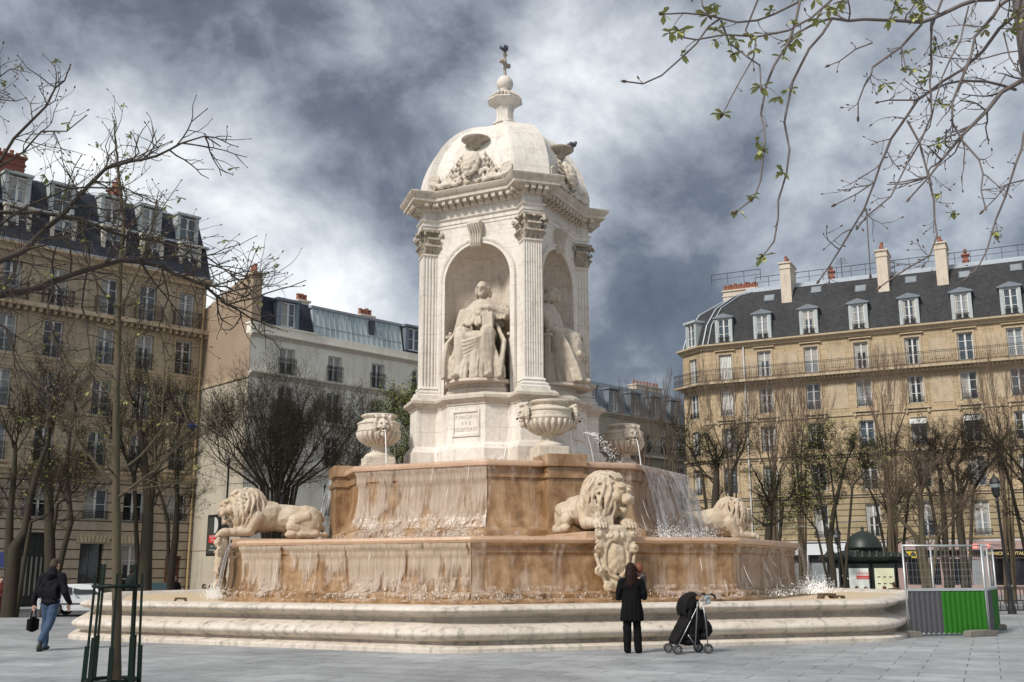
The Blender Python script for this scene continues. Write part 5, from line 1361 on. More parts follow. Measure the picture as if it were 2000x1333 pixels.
# pavement along the buildings
b = MB(); b.M = Matrix.Translation((OR_[0], OR_[1], 0)) @ Matrix.Rotation(AR, 4, 'Z'); b.box(-12, 25, -3.5, .0, -.9, -.38); tag(b.build('pavement', M_pav, None), kind='structure')
b = MB(); b.M = Matrix.Translation((OL[0], OL[1], 0)) @ Matrix.Rotation(AL, 4, 'Z'); b.box(-26, 5, -3.2, .0, -.9, -.36); tag(b.build('pavement', M_pav, None), kind='structure')
# ---------------------------------------------------------------- trees
def bark(name, a, b_, moss=None):
    t = NT(name); n = t.noise(3, 5, .6, t.map((3, 3, .8))); c = t.mix(n, a, b_)
    if moss: c = t.mix(t.math('MULTIPLY_ADD', t.math('SUBTRACT', t.noise(1.1, 4), .5), 3, .1, True), c, moss)
    return t.bsdf(c, .95, n, .5, .02, spec=.1)
M_barkd = bark('dark_bark', (.035, .028, .022), (.075, .062, .048), (.05, .055, .03))
M_barkb = bark('brown_bark', (.08, .06, .04), (.15, .11, .08), (.10, .10, .05))
M_barky = bark('young_bark', (.06, .05, .035), (.15, .12, .085), (.07, .075, .035))
M_twig = plain('twigs', (.045, .037, .027), .95, spec=.1)
M_twigb = plain('brown_twigs', (.13, .095, .065), .9)
M_twigr = plain('pale_twigs', (.17, .12, .085), .9)  # lighter brown twig colour of the tall pale trees
M_leaf = foliage('spring_leaves', (.10, .13, .025), (.22, .24, .06)); M_leafd = foliage('dark_leaves', (.05, .07, .02), (.10, .13, .04))
def wander(rn, p, d, L, n, kink, up):
    pts = [Vector(p)]; d = Vector(d).normalized()
    for i in range(n):
        d = (d+Vector((rn.gauss(0, kink), rn.gauss(0, kink), rn.gauss(0, kink)*.6+up/n))).normalized()
        pts.append(pts[-1]+d*(L/n))
    return pts
def perp_dir(rn, d, ang):
    d = Vector(d).normalized(); o = d.orthogonal().normalized(); o.rotate(Matrix.Rotation(rn.random()*6.283, 3, d))
    return (d*math.cos(ang)+o*math.sin(ang)).normalized()
def grow(rn, bt, bw, p, d, L, r, lvl, P, tips):
    n = (5, 5, 4, 3, 3)[lvl]; pts = wander(rn, p, d, L, n, P['kink'], P['up'][lvl])
    end = r*P['taper'] if lvl < P['lv'] else r*.5
    (bt if lvl == 0 else bw).tube(pts, [r+(end-r)*i/n for i in range(n+1)], (7, 5, 4, 3, 3)[lvl], caps=False)
    if lvl >= P['lv']: tips.append(pts[-1]); return
    k = P['n'][lvl]
    for i in range(k):
        f = P['from'][lvl]+(1-P['from'][lvl])*(i+rn.random()*.8)/k; f = min(f, .999); j = int(f*n); q = pts[j].lerp(pts[min(j+1, n)], f*n-j)
        dd = pts[min(j+1, n)]-pts[j]
        nd = perp_dir(rn, dd, R(rn.uniform(*P['ang']))); nd.z += P['lift'][lvl]; 
        grow(rn, bt, bw, q, nd, L*P['len'][lvl]*rn.uniform(.7, 1.2)*(1.15-.45*f), max((r+(end-r)*f)*P['rr'][lvl], P['rmin']), lvl+1, P, tips)
    if lvl < P['lv']: grow(rn, bt, bw, pts[-1], pts[-1]-pts[-2], L*P['len'][lvl]*.8, end, lvl+1, P, tips)
BASE = dict(kink=.15, up=(0, .35, .25, .15, .05), taper=.4, lv=4, n=(5, 4, 6, 7), ang=(28, 68), lift=(.45, .25, .15, .05), len=(.62, .62, .58, .55), rr=(.6, .5, .5, .55), rmin=.006, limbs=4, side=4, ts=.72)
BASE['from'] = (.3, .25, .2, .15)
def leaves(tips, rn, n, size, mat, parent, spread=.15):
    b = MB()
    for i in range(n):
        p = rn.choice(tips)+Vector((rn.gauss(0, spread), rn.gauss(0, spread), rn.gauss(0, spread)))
        a = Vector((rn.gauss(0, 1), rn.gauss(0, 1), rn.gauss(0, 1))).normalized()*size*rn.uniform(.6, 1.3); c = a.orthogonal().normalized()*size*.5
        b.add([p-a*.5, p+c, p+a*.5, p-c], [(0, 1, 2, 3)])
    return b.build('leaves', mat, parent)
def tree(label, u, v, Y, H, trunk_r, trunks, crownL, seed, P=None, bm=None, tw=None, nleaf=0, leafmat=None, X=None, group='bare trees round the square', name='bare_tree', base_z=None):
    rn = random.Random(seed); Pm = dict(BASE); Pm.update(P or {})
    p0 = at(u, v, Y); x = p0.x if X is None else X
    t = thing(name, label, 'tree', (x, Y, gz(Y) if base_z is None else base_z), 0, group)
    bt = MB(); bw = MB(); tips = []
    for tr in trunks:       # each a list of (dx,dy,z,r)
        pts = [Vector(q[:3]) for q in tr]; rad = [q[3]*Pm['ts'] for q in tr]
        bt.tube(pts, rad, 9, caps=False)
        d = pts[-1]-pts[-2]; k = Pm.get('limbs', 4)
        for i in range(k):
            nd = perp_dir(rn, d, R(rn.uniform(*Pm['ang'])*(.55 if i < k-1 else .2))); nd.z += Pm['lift'][0]
            f = rn.random(); q = pts[-1].lerp(pts[-2], f*.35*(i % 2))
            grow(rn, bw, bw, q, nd, crownL*rn.uniform(.75, 1.15), rad[-1]*rn.uniform(.5, .75), 1, Pm, tips)
        m_ = len(pts)
        for i in range(Pm['side']):      # side branches along the upper part of each stem
            f = rn.uniform(.45, .95)*(m_-1); j = min(int(f), m_-2); q = pts[j].lerp(pts[j+1], f-j)
            nd = perp_dir(rn, pts[j+1]-pts[j], R(rn.uniform(40, 75))); nd.z += .25; nd.y *= .8
            grow(rn, bw, bw, q, nd, crownL*rn.uniform(.6, 1.05), rad[-1]*rn.uniform(.3, .5), 1, Pm, tips)
    bt.build('trunk', bm or M_barkd, t, smooth=True); bw.build('crown', tw or M_twig, t)
    if nleaf: leaves(tips, rn, nleaf, .09, leafmat or M_leaf, t)
    return t
def px_trunk(u0, v0, Y, pts):       # pixel polyline -> local offsets
    o = at(u0, v0, Y); o.z = gz(Y); out = []
    for i, (u, v, r, *dy) in enumerate(pts):
        p = at(u, v, Y+(dy[0] if dy else 0)); out.append((p.x-o.x, p.y-o.y, p.z-o.z, r))
    out[0] = (out[0][0], out[0][1], -.1, out[0][3]); return out
PX = px_trunk
# left row
LOW = dict(limbs=4, side=5, up=(0, .12, .1, .05, 0), ang=(35, 80), lift=(.2, .12, .08, .03))
tree('dark bare tree forking low, nearest the left edge behind the walking man', 18, 1203, 38, 0, 0, [PX(18, 1203, 38, [(18, 1203, .42), (24, 1120, .34), (28, 1070, .30), (48, 1040, .2), (62, 960, .16), (80, 900, .12), (96, 860, .1)]), PX(18, 1203, 38, [(28, 1072, .22), (18, 1040, .2), (20, 1000, .17), (28, 930, .12), (30, 870, .1)]), PX(18, 1203, 38, [(46, 1040, .13), (60, 1020, .1), (85, 1010, .08), (98, 1000, .05)])], 1.6, 1, nleaf=260)
tree('dark bare tree with a curving side limb, directly behind the walking man', 98, 1190, 42, 0, 0, [PX(98, 1190, 42, [(98, 1190, .36), (98, 1100, .3), (97, 1030, .27), (96, 960, .22), (92, 880, .16), (100, 800, .1)]), PX(98, 1190, 42, [(104, 1095, .16), (125, 1070, .16), (139, 1020, .15), (134, 970, .14), (130, 910, .12), (136, 850, .09)]), PX(98, 1190, 42, [(98, 1000, .12), (112, 985, .1), (140, 965, .07)])], 1.7, 2, nleaf=260)
tree('thick trunked bare tree behind the iron tree guard', 284, 1170, 44, 0, 0, [PX(284, 1170, 44, [(284, 1170, .42), (285, 1090, .36), (289, 1020, .32), (291, 980, .28), (282, 900, .2), (270, 820, .12)]), PX(284, 1170, 44, [(291, 985, .2), (300, 930, .16), (304, 860, .1)]), PX(284, 1170, 44, [(289, 990, .14), (262, 930, .12), (240, 880, .08)])], 1.9, 3, nleaf=200)
tree('bare tree with a black ring nest box at its low fork, left of the poster', 334, 1165, 47, 0, 0, [PX(334, 1165, 47, [(330, 1165, .26), (338, 1090, .23), (343, 1050, .21), (346, 980, .16), (345, 900, .13), (350, 830, .09)]), PX(334, 1165, 47, [(340, 1060, .13), (328, 1020, .11), (318, 980, .1), (300, 930, .07)])], 1.8, 4, nleaf=150)
tree('large dense bare tree with a broad round crown above the left lion', 545, 1150, 50, 0, 0, [PX(545, 1150, 50, [(545, 1165, .5), (543, 1060, .45), (542, 1000, .42), (540, 950, .38)])]+[PX(545, 1150, 50, [(540, 985, .24), (540+a*.35, 950, .2, b_*.4), (540+a, 860+abs(a)*.35, .12, b_)]) for a, b_ in ((-110, 1), (-70, -2), (-25, 2), (20, -2), (70, 2), (115, -1), (0, 3), (-50, -3), (50, 0), (-85, 2.5), (95, 2.5))], 2.5, 5, P=dict(limbs=4, side=5, ts=.36, n=(5, 5, 5, 5), kink=.14, up=(0, .5, .4, .3, .1), len=(.62, .66, .62, .6)), nleaf=500, leafmat=M_leafd)
tree('leafy young tree in green bud just left of the tower', 790, 1150, 54, 0, 0, [PX(790, 1150, 54, [(795, 1150, .2), (792, 1000, .16), (790, 930, .12)]), PX(790, 1150, 54, [(790, 960, .1), (775, 880, .06), (770, 840, .04)]), PX(790, 1150, 54, [(790, 960, .1), (800, 880, .06), (805, 830, .04)])], 1.5, 6, nleaf=4200, name='budding_tree')
# right side
tree('bare tree with dark crown behind the right lion', 1395, 1150, 52, 0, 0, [PX(1395, 1150, 52, [(1395, 1165, .34), (1395, 1040, .3), (1398, 960, .25), (1400, 920, .18)]), PX(1395, 1150, 52, [(1397, 980, .15), (1370, 920, .1), (1350, 880, .07)]), PX(1395, 1150, 52, [(1398, 970, .15), (1430, 920, .1), (1450, 880, .07)])], 1.5, 7, P=LOW, nleaf=700, leafmat=M_leafd)
tree('small tree in yellow green leaf rising beside the kiosk', 1632, 1165, 47, 0, 0, [PX(1632, 1165, 47, [(1632, 1172, .20), (1628, 1120, .18), (1621, 1060, .17), (1628, 1000, .14), (1640, 950, .10), (1652, 905, .06)]), PX(1632, 1165, 47, [(1622, 1050, .09), (1595, 1035, .07), (1575, 1010, .05)]), PX(1632, 1165, 47, [(1626, 1020, .1), (1600, 960, .07), (1585, 920, .05)]), PX(1632, 1165, 47, [(1630, 990, .1), (1665, 950, .07), (1690, 920, .05)]), PX(1632, 1165, 47, [(1640, 955, .08), (1620, 900, .05), (1610, 890, .03)])], 1.35, 8, P=LOW, nleaf=1500, name='budding_tree')
tree('left one of two dark bare trees behind the fence, before the wooden shops', 1848, 1185, 50, 0, 0, [PX(1848, 1185, 50, [(1852, 1185, .24), (1850, 1120, .22), (1846, 1050, .20), (1842, 980, .17), (1835, 920, .12)]), PX(1848, 1185, 50, [(1843, 1000, .12), (1815, 960, .1), (1790, 915, .07)]), PX(1848, 1185, 50, [(1842, 985, .12), (1862, 930, .1), (1850, 900, .07)])], 1.7, 9, P=LOW)
tree('right one of two dark bare trees behind the fence, before the wooden shops', 1880, 1185, 48, 0, 0, [PX(1880, 1185, 48, [(1886, 1185, .26), (1884, 1120, .24), (1880, 1070, .22), (1872, 1020, .19), (1878, 960, .15)]), PX(1880, 1185, 48, [(1874, 1020, .12), (1900, 960, .1), (1930, 910, .07)]), PX(1880, 1185, 48, [(1876, 970, .12), (1868, 910, .1), (1880, 890, .07)])], 1.6, 10, P=LOW)
tree('pale trunked leaning tree seen through the fence mesh', 1815, 1180, 42, 0, 0, [PX(1815, 1180, 42, [(1826, 1185, .26), (1815, 1130, .24), (1803, 1085, .2), (1800, 1020, .16), (1797, 960, .12)]), PX(1815, 1180, 42, [(1806, 1092, .16), (1790, 1050, .14), (1755, 1010, .1), (1740, 980, .06)]), PX(1815, 1180, 42, [(1803, 1075, .12), (1830, 1050, .09), (1860, 1020, .06)])], 1.3, 11, bm=M_barky, tw=M_twigb)
tree('dark bare tree cut by the right edge behind the lamp post', 2010, 1185, 50, 0, 0, [PX(2010, 1185, 50, [(2015, 1185, .3), (2010, 1080, .26), (2008, 1000, .22), (2000, 920, .15)]), PX(2010, 1185, 50, [(2008, 1010, .12), (1975, 950, .1), (1955, 890, .06)])], 1.8, 12, P=LOW, nleaf=300)
TALL = dict(limbs=3, side=3, ts=.45, lv=3, n=(4, 5, 6, 4), kink=.09, up=(0, 1.2, 1.0, .6, .2), ang=(14, 34), lift=(.8, .5, .3, .1))
for i, (u, v0, vt, Y, lb) in enumerate(((1425, 900, 790, 62, 'pale slender bare tree rising behind the right waterfall'), (1510, 930, 830, 62, 'pale bare tree with upright limbs in front of the corner building downpipe'), (1560, 900, 800, 63, 'pale bare tree between the downpipe tree and the budding tree'),
                                       (1735, 880, 760, 60, 'tall pale bare tree in front of the ochre building, tallest on the right'), (1960, 900, 780, 60, 'tall pale bare tree near the right edge'), (1255, 900, 800, 72, 'brown pollarded tree behind the right vase'), (1310, 890, 790, 73, 'brown pollarded tree beside the corner of the ochre building'))):
    tree(lb, u, 1150, Y, 0, 0, [PX(u, 1150, Y, [(u+4, 1165, .28), (u+2, 1000, .24), (u, 930, .2)])]+[PX(u, 1150, Y, [(u, 945, .14), (u+a*.4, (v0+vt)/2+40, .11, dy), (u+a, vt+30+abs(a)*.4, .06, dy*1.5)]) for a, dy in ((-32, 1), (-12, -1.5), (10, 1.5), (34, -1))], 2.7 if i < 5 else 2.2, 30+i, P=TALL, bm=M_barkb, tw=M_twigr if i < 5 else M_twigb)
tree('small dark tree between the broad crown and the tower', 690, 1150, 56, 0, 0, [PX(690, 1150, 56, [(690, 1165, .25), (688, 1040, .22), (685, 960, .16)])], 2.2, 42, P=LOW, nleaf=600, leafmat=M_leafd)
tree('dark bare tree low between the two right lions and the budding tree', 1500, 1150, 50, 0, 0, [PX(1500, 1150, 50, [(1500, 1165, .3), (1500, 1060, .26), (1505, 990, .18)]), PX(1500, 1150, 50, [(1500, 1050, .13), (1530, 980, .09), (1545, 970, .06)])], 1.5, 43, P=LOW, nleaf=900, leafmat=M_leafd)
tree('dark bare tree behind the kiosk dome', 1735, 1150, 62, 0, 0, [PX(1735, 1150, 62, [(1735, 1165, .3), (1738, 1060, .26), (1740, 1000, .2)]), PX(1735, 1150, 62, [(1738, 1030, .15), (1710, 980, .1), (1690, 940, .06)]), PX(1735, 1150, 62, [(1739, 1020, .15), (1775, 970, .1), (1790, 950, .06)])], 1.8, 44, P=LOW, nleaf=600, leafmat=M_leafd)

# ---------------------------------------------------------------- foreground branches
def buds(b, p, d, s):
    d = Vector(d).normalized(); q = Matrix.Translation(p) @ d.to_track_quat('Z', 'Y').to_matrix().to_4x4(); M0 = b.M; b.M = M0 @ q
    b.lathe([(s*.25, -s*.2), (s*.5, s*.4), (s*.55, s*1.0), (s*.35, s*1.7), (s*.05, s*2.2)], 5); b.M = M0
def leafcluster(lb, p, s, rn):
    for k in range(rn.randint(4, 7)):
        a = rn.random()*6.28; d = Vector((math.cos(a)*.8, math.sin(a)*.8, rn.uniform(-1.1, .25))).normalized(); w = d.cross(Vector((0, 0, 1))).normalized()*s*.28
        L_ = s*rn.uniform(.9, 1.5); up = Vector((0, 0, s*.12))
        lb.add([p, p+d*L_*.35-w*.7+up*.3, p+d*L_*.7-w+up, p+d*L_, p+d*L_*.7+w+up, p+d*L_*.35+w*.7+up*.3, p+d*L_*.5], [(0, 1, 6), (1, 2, 6), (2, 3, 6), (3, 4, 6), (4, 5, 6), (5, 0, 6)])
def trace(bt, px, Y0, Y1, r0, r1, rn):
    n = len(px); pts = []
    for i, (u, v) in enumerate(px):
        f = i/(n-1); pts.append(at(u, v, Y0+(Y1-Y0)*f+rn.uniform(-.06, .06)*(0 if i in (0, n-1) else 1)))
    # resample with slight kinks
    out = [pts[0]]
    for a, c in zip(pts, pts[1:]):
        L_ = (c-a).length; m = max(1, int(L_/.12))
        for k in range(1, m+1):
            q = a.lerp(c, k/m)
            if k < m: q = q+Vector((rn.gauss(0, .006), rn.gauss(0, .01), rn.gauss(0, .006)))
            out.append(q)
    m = len(out); bt.tube(out, [r0+(r1-r0)*i/(m-1) for i in range(m)], 6)
    return out
def sprout(bt, bb, lb, path, rn, n, L, r, lvl=1, bud=.012, leaf=0, f0=.15, drop=0.0, ls=.06):
    for i in range(n):
        f = f0+(1-f0)*(i+rn.random())/n; j = min(int(f*(len(path)-1)), len(path)-2); p = path[j]; d = path[j+1]-path[j]
        nd = perp_dir(rn, d, R(rn.uniform(30, 75))); nd.z -= drop; Lq = L*rn.uniform(.4, 1.2)
        pts = wander(rn, p, nd, Lq, 6, .20, .12-drop)
        bt.tube(pts, [r+(r*.45-r)*k/6 for k in range(7)], 5 if lvl else 4)
        if lvl > 0: sprout(bt, bb, lb, pts, rn, rn.randint(2, 4), L*.5, r*.6, lvl-1, bud, leaf, .25, drop, ls)
        if rn.random() < leaf: leafcluster(lb, pts[-1], ls, rn)
        buds(bb, pts[-1], pts[-1]-pts[-2], bud*rn.uniform(.7, 1.2))
M_fbark = bark('branch_bark', (.05, .04, .035), (.11, .09, .075), (.06, .06, .04)); M_rbark = bark('grey_branch_bark', (.10, .085, .08), (.22, .19, .18)); M_bud = plain('buds', (.10, .07, .05), .5)
M_nleaf = foliage('young_chestnut_leaves', (.20, .23, .06), (.42, .42, .16))
# left chestnut, its trunk stands outside the frame
rn = random.Random(77)
LT = thing('chestnut_tree', 'large bare chestnut with thick dark limbs reaching in from the left edge', 'tree', (-5.6, 8.2, 0)); o0 = Vector((-5.6, 8.2, 0))
bt, bw, bb, lb = MB(), MB(), MB(), MB()
for q in (bt, bw, bb, lb): q.M = Matrix.Translation(-o0)
bt.tube([o0, o0+Vector((0, 0, 1.5)), o0+Vector((.1, .1, 3.2)), o0+Vector((0, .1, 5.5)), o0+Vector((.1, 0, 8))], [.3, .24, .22, .16, .08], 12)
for px, Y0, Y1, r0, r1, ns, L_ in (
    ([(-130, 600), (0, 577), (58, 568), (103, 550), (171, 527), (238, 509), (315, 521), (400, 559), (445, 595), (490, 622), (531, 640)], 8.3, 9.6, .036, .006, 26, .62),
    ([(-130, 560), (0, 509), (45, 491), (90, 446), (135, 406), (180, 356), (207, 329), (252, 316), (306, 305), (355, 280), (400, 266), (427, 284)], 8.3, 8.9, .032, .006, 22, .55),
    ([(-120, 420), (0, 316), (27, 271), (63, 235), (90, 208), (108, 172), (126, 158), (137, 129)], 8.2, 7.6, .02, .005, 12, .4),
    ([(-100, 400), (0, 325), (45, 298), (81, 257), (130, 257), (166, 228)], 8.2, 7.9, .014, .004, 10, .38),
    ([(-120, 470), (0, 415), (72, 415), (157, 428), (238, 460), (315, 473), (400, 500), (450, 536), (500, 575)], 8.3, 9.3, .022, .004, 24, .6),
    ([(-120, 500), (0, 440), (60, 400), (130, 370), (240, 365), (300, 395)], 8.3, 8.5, .016, .004, 18, .5),
    ([(238, 509), (300, 505), (360, 500), (420, 520), (480, 540), (536, 530)], 8.9, 9.2, .012, .004, 12, .42),
    ([(171, 527), (160, 600), (175, 680), (185, 760)], 8.8, 8.6, .010, .003, 8, .5), ([(103, 550), (95, 620), (120, 700), (150, 790)], 8.6, 8.4, .011, .003, 9, .5),
    ([(-60, 600), (10, 640), (40, 720), (90, 800)], 8.4, 8.6, .014, .003, 12, .5), ([(315, 521), (330, 580), (310, 640), (322, 700)], 9.1, 9.2, .008, .003, 6, .4),
    ([(400, 559), (440, 560), (480, 580), (520, 560), (536, 535)], 9.2, 9.3, .009, .003, 8, .35), ([(-80, 200), (0, 150), (20, 135), (35, 145)], 8.1, 7.9, .008, .003, 5, .25), ([(-80, 240), (0, 195), (30, 198), (50, 192)], 8.1, 7.9, .008, .003, 4, .25)):
    path = trace(bt if r0 > .015 else bw, px, Y0, Y1, r0, r1, rn); sprout(bw, bb, lb, path, rn, int(ns*1.35), L_, max(.0045, r0*.26), 1, .011, .03, .08, 0, .05)
    buds(bb, path[-1], path[-1]-path[-2], .012)
bt.build('trunk', M_fbark, LT, smooth=True); bw.build('twigs', M_fbark, LT); tag(bb.build('buds', M_bud, LT), kind='stuff'); lb.build('leaves', M_nleaf, LT)
# right chestnut with opening leaves
rn = random.Random(78)
RT = thing('chestnut_tree', 'chestnut with hanging twigs and opening green leaves reaching in from the top right', 'tree', (4.0, 6.4, 0)); o0 = Vector((4.0, 6.4, 0))
bt, bw, bb, lb = MB(), MB(), MB(), MB()
for q in (bt, bw, bb, lb): q.M = Matrix.Translation(-o0)
tp = [o0, o0+Vector((-.1, 0, 1.5)), at(2085, 300, 6.4), at(2040, 120, 6.4), at(2022, 0, 6.4), at(2000, -160, 6.4)]
bt.tube(tp, [.26, .2, .16, .15, .14, .12], 14)
Q = lambda l: [(1200+.4*x, .4*y) for x, y in l]
for px, Y0, Y1, r0, r1, ns, L_, lf in (
    ([(2080, -60), (1770, 0), (1600, 70), (1500, 110), (1340, 100), (1220, 95), (1060, 90), (990, 110), (850, 215)], 6.2, 5.4, .017, .006, 12, .22, .5),
    ([(1060, 95), (950, 240), (870, 400), (840, 540), (830, 600), (855, 730), (840, 850), (800, 980), (800, 1060), (780, 1180), (725, 1250)], 5.6, 5.2, .0085, .004, 4, .07, .7),
    ([(905, -60), (905, 10), (850, 210), (780, 320), (740, 420), (715, 560), (735, 700), (715, 880), (680, 970), (600, 1030)], 5.4, 5.1, .0085, .004, 7, .09, .8),
    ([(1100, -80), (1060, 0), (960, 90), (850, 150), (700, 180), (540, 170), (400, 195), (340, 185), (310, 150)], 5.4, 5.0, .008, .004, 7, .1, .8),
    ([(960, -60), (900, 10), (780, 70), (700, 100), (600, 110), (450, 75), (340, 65), (240, 70)], 5.5, 5.0, .0075, .004, 6, .1, .7),
    ([(720, -60), (700, 0), (640, 150), (690, 200), (680, 280), (600, 420), (530, 555)], 5.3, 5.2, .006, .003, 5, .1, .6),
    ([(520, 90), (460, 130), (400, 215), (320, 290), (230, 370), (140, 410), (60, 400)], 5.2, 5.0, .006, .004, 2, .05, 0),
    ([(520, 100), (560, 210), (650, 280), (710, 320), (715, 420)], 5.2, 5.2, .006, .004, 3, .08, .6), ([(420, -50), (430, 30), (460, 75)], 5.2, 5.2, .005, .004, 2, .08, .5),
    ([(2060, -120), (1920, 0), (1850, 80), (1760, 180), (1740, 280), (1690, 400), (1650, 500), (1650, 600), (1700, 690), (1780, 780), (1800, 850), (1790, 930), (1810, 1010)], 6.3, 5.8, .014, .004, 14, .22, .03),
    ([(2180, 300), (2000, 390), (1890, 450), (1820, 540), (1700, 660), (1600, 780), (1540, 860), (1440, 970)], 6.4, 5.9, .021, .005, 16, .24, .03),
    ([(2040, 20), (1940, 90), (1880, 140), (1800, 250), (1700, 340), (1600, 400), (1480, 490), (1420, 580), (1350, 680), (1300, 800), (1270, 890), (1220, 1020), (1160, 1120), (1100, 1220), (1050, 1300), (1000, 1370)], 6.3, 5.9, .012, .004, 15, .22, .03),
    ([(1960, 440), (1820, 400), (1700, 395), (1620, 410), (1480, 490), (1340, 490), (1290, 500)], 6.3, 6.0, .010, .004, 9, .2, .03),
    ([(1500, 120), (1400, 230), (1260, 330), (1220, 420), (1190, 500), (1190, 570)], 5.9, 5.8, .008, .004, 6, .12, .1),
    ([(1600, 0), (1550, 130), (1540, 400), (1550, 560), (1500, 680), (1430, 800), (1350, 960), (1230, 1060), (1190, 1110)], 6.0, 5.9, .008, .004, 10, .18, .1),
    ([(1430, 590), (1490, 700), (1530, 850), (1560, 980), (1575, 1150), (1540, 1250), (1450, 1300), (1300, 1400)], 6.0, 5.9, .008, .004, 7, .14, .1),
    ([(1230, 1020), (1240, 1180), (1250, 1340)], 5.9, 5.9, .005, .003, 2, .06, .1), ([(2100, 560), (2000, 650), (1960, 800), (1910, 960), (1860, 1080), (1820, 1220), (1785, 1290), (1720, 1360)], 6.2, 6.0, .009, .004, 6, .15, .1),
    ([(2080, 860), (2000, 880), (1920, 900), (1860, 970), (1800, 1030)], 6.1, 6.0, .006, .003, 3, .1, .1), ([(1270, 890), (1180, 950), (1080, 1000)], 5.9, 5.8, .005, .003, 2, .08, 0), ([(1260, 210), (1180, 240), (1100, 300), (1050, 320)], 5.9, 5.8, .005, .003, 3, .08, 0),
    ([(1400, 230), (1420, 320), (1480, 390), (1530, 480)], 5.9, 5.9, .005, .003, 3, .1, 0), ([(1900, 160), (1930, 280), (1990, 380), (2050, 450)], 6.2, 6.2, .006, .003, 4, .1, 0), ([(2040, 240), (1900, 260), (1790, 290), (1600, 280), (1570, 200)], 6.2, 6.0, .005, .003, 5, .14, 0),
    ([(1730, 30), (1690, 200), (1600, 380), (1540, 620), (1440, 760)], 6.1, 5.9, .006, .003, 7, .15, .1)):
    path = trace(bt if r0 > .011 else bw, Q(px), Y0, Y1, r0, r1, rn); sprout(bw, bb, lb, path, rn, ns, L_, max(.0028, r0*.33), 1 if L_ > .11 else 0, .009, lf, .12, .05, .05)
    if lf > .4: leafcluster(lb, path[-1], .055, rn)
    buds(bb, path[-1], path[-1]-path[-2], .016)
bt.build('trunk', M_rbark, RT, smooth=True); bw.build('twigs', M_rbark, RT); tag(bb.build('buds', M_bud, RT), kind='stuff'); lb.build('leaves', M_nleaf, RT)
# young tree in its guard
rn = random.Random(79); YB = 12.0; base = at(226, 1392, YB); base.z = 0
YT = thing('young_tree', 'slim young bare tree standing inside a green iron guard at lower left', 'tree', base)
bt, bw, bb, lb = MB(), MB(), MB(), MB()
for q in (bt, bw, bb, lb): q.M = Matrix.Translation(-base)
tr = [base, at(228, 1150, YB), at(226, 950, YB), at(228, 760, YB), at(232, 600, YB), at(240, 420, YB+.1), at(230, 320, YB+.1), at(222, 235, YB)]
pts = [tr[0]]
for a, c in zip(tr, tr[1:]):
    for k in range(1, 7): pts.append(a.lerp(c, k/6)+Vector((rn.gauss(0, .005), rn.gauss(0, .005), 0)))
m = len(pts); bt.tube(pts, [.060-.052*(i/(m-1))**1.1 for i in range(m)], 10)
sprout(bw, bb, lb, pts[10:], rn, 16, .55, .006, 1, .012, .06, .3, -.15, .05)
for px, r0 in (([(228, 974), (235, 969), (304, 920), (338, 881), (365, 822), (348, 773)], .024), ([(222, 945), (216, 940), (172, 886), (147, 847), (142, 749)], .022), ([(222, 925), (211, 915), (196, 842), (189, 778)], .014), ([(147, 847), (98, 817), (80, 790)], .009),
               ([(235, 964), (290, 952), (343, 945), (372, 910)], .009), ([(304, 920), (301, 847), (310, 800)], .009), ([(228, 930), (235, 920), (274, 891), (314, 842), (323, 709), (343, 690), (394, 622)], .013),
               ([(230, 601), (220, 595), (189, 554), (170, 513), (162, 456), (160, 422)], .018), ([(230, 601), (239, 595), (274, 519), (293, 456), (310, 374)], .017), ([(230, 615), (271, 579), (274, 548)], .008), ([(228, 790), (190, 740), (160, 700), (120, 640)], .010), ([(229, 700), (262, 660), (285, 600)], .009), ([(236, 430), (216, 380), (212, 330)], .008), ([(338, 881), (400, 840), (440, 790)], .007)):
    path = trace(bw, px, YB, YB+rn.uniform(-.5, .5), r0, r0*.3, rn); sprout(bw, bb, lb, path, rn, 9, .40, max(.004, r0*.3), 1, .012, .1, .3, -.1, .05)
bt.build('trunk', M_barky, YT, smooth=True); bw.build('branches', M_barky, YT); tag(bb.build('buds', M_bud, YT), kind='stuff'); lb.build('leaves', M_nleaf, YT)
M_green = plain('guard_green_paint', (.003, .012, .008), .5, spec=.2)
gb = at(213, 1392, YB); gb.z = 0
G = thing('tree_guard', 'dark green iron guard of upright bars around the slim young tree', 'tree guard', gb)
for i in range(8):
    a = math.pi*2*(i+.35)/8; c, s_ = math.cos(a), math.sin(a); b = MB(); r0 = .265
    b.bar((c*(r0+.02), s_*(r0+.02), 0), (c*(r0-.02), s_*(r0-.02), 1.50+.1*(i % 2)), .022, .022); b.build('upright', M_green, G)
    b = MB(); b.bar((c*(r0+.03), s_*(r0+.03), 0), (c*(r0+.01), s_*(r0+.01), .72+.1*(i % 2)), .045, .03); b.build('stake', M_green, G)
for z in (1.36, .36):
    b = MB(); n = 32
    b.tube([(0.26*math.cos(2*math.pi*i/n), 0.26*math.sin(2*math.pi*i/n), z) for i in range(n+1)], .022, 6); b.build('hoop', M_green, G, smooth=True)
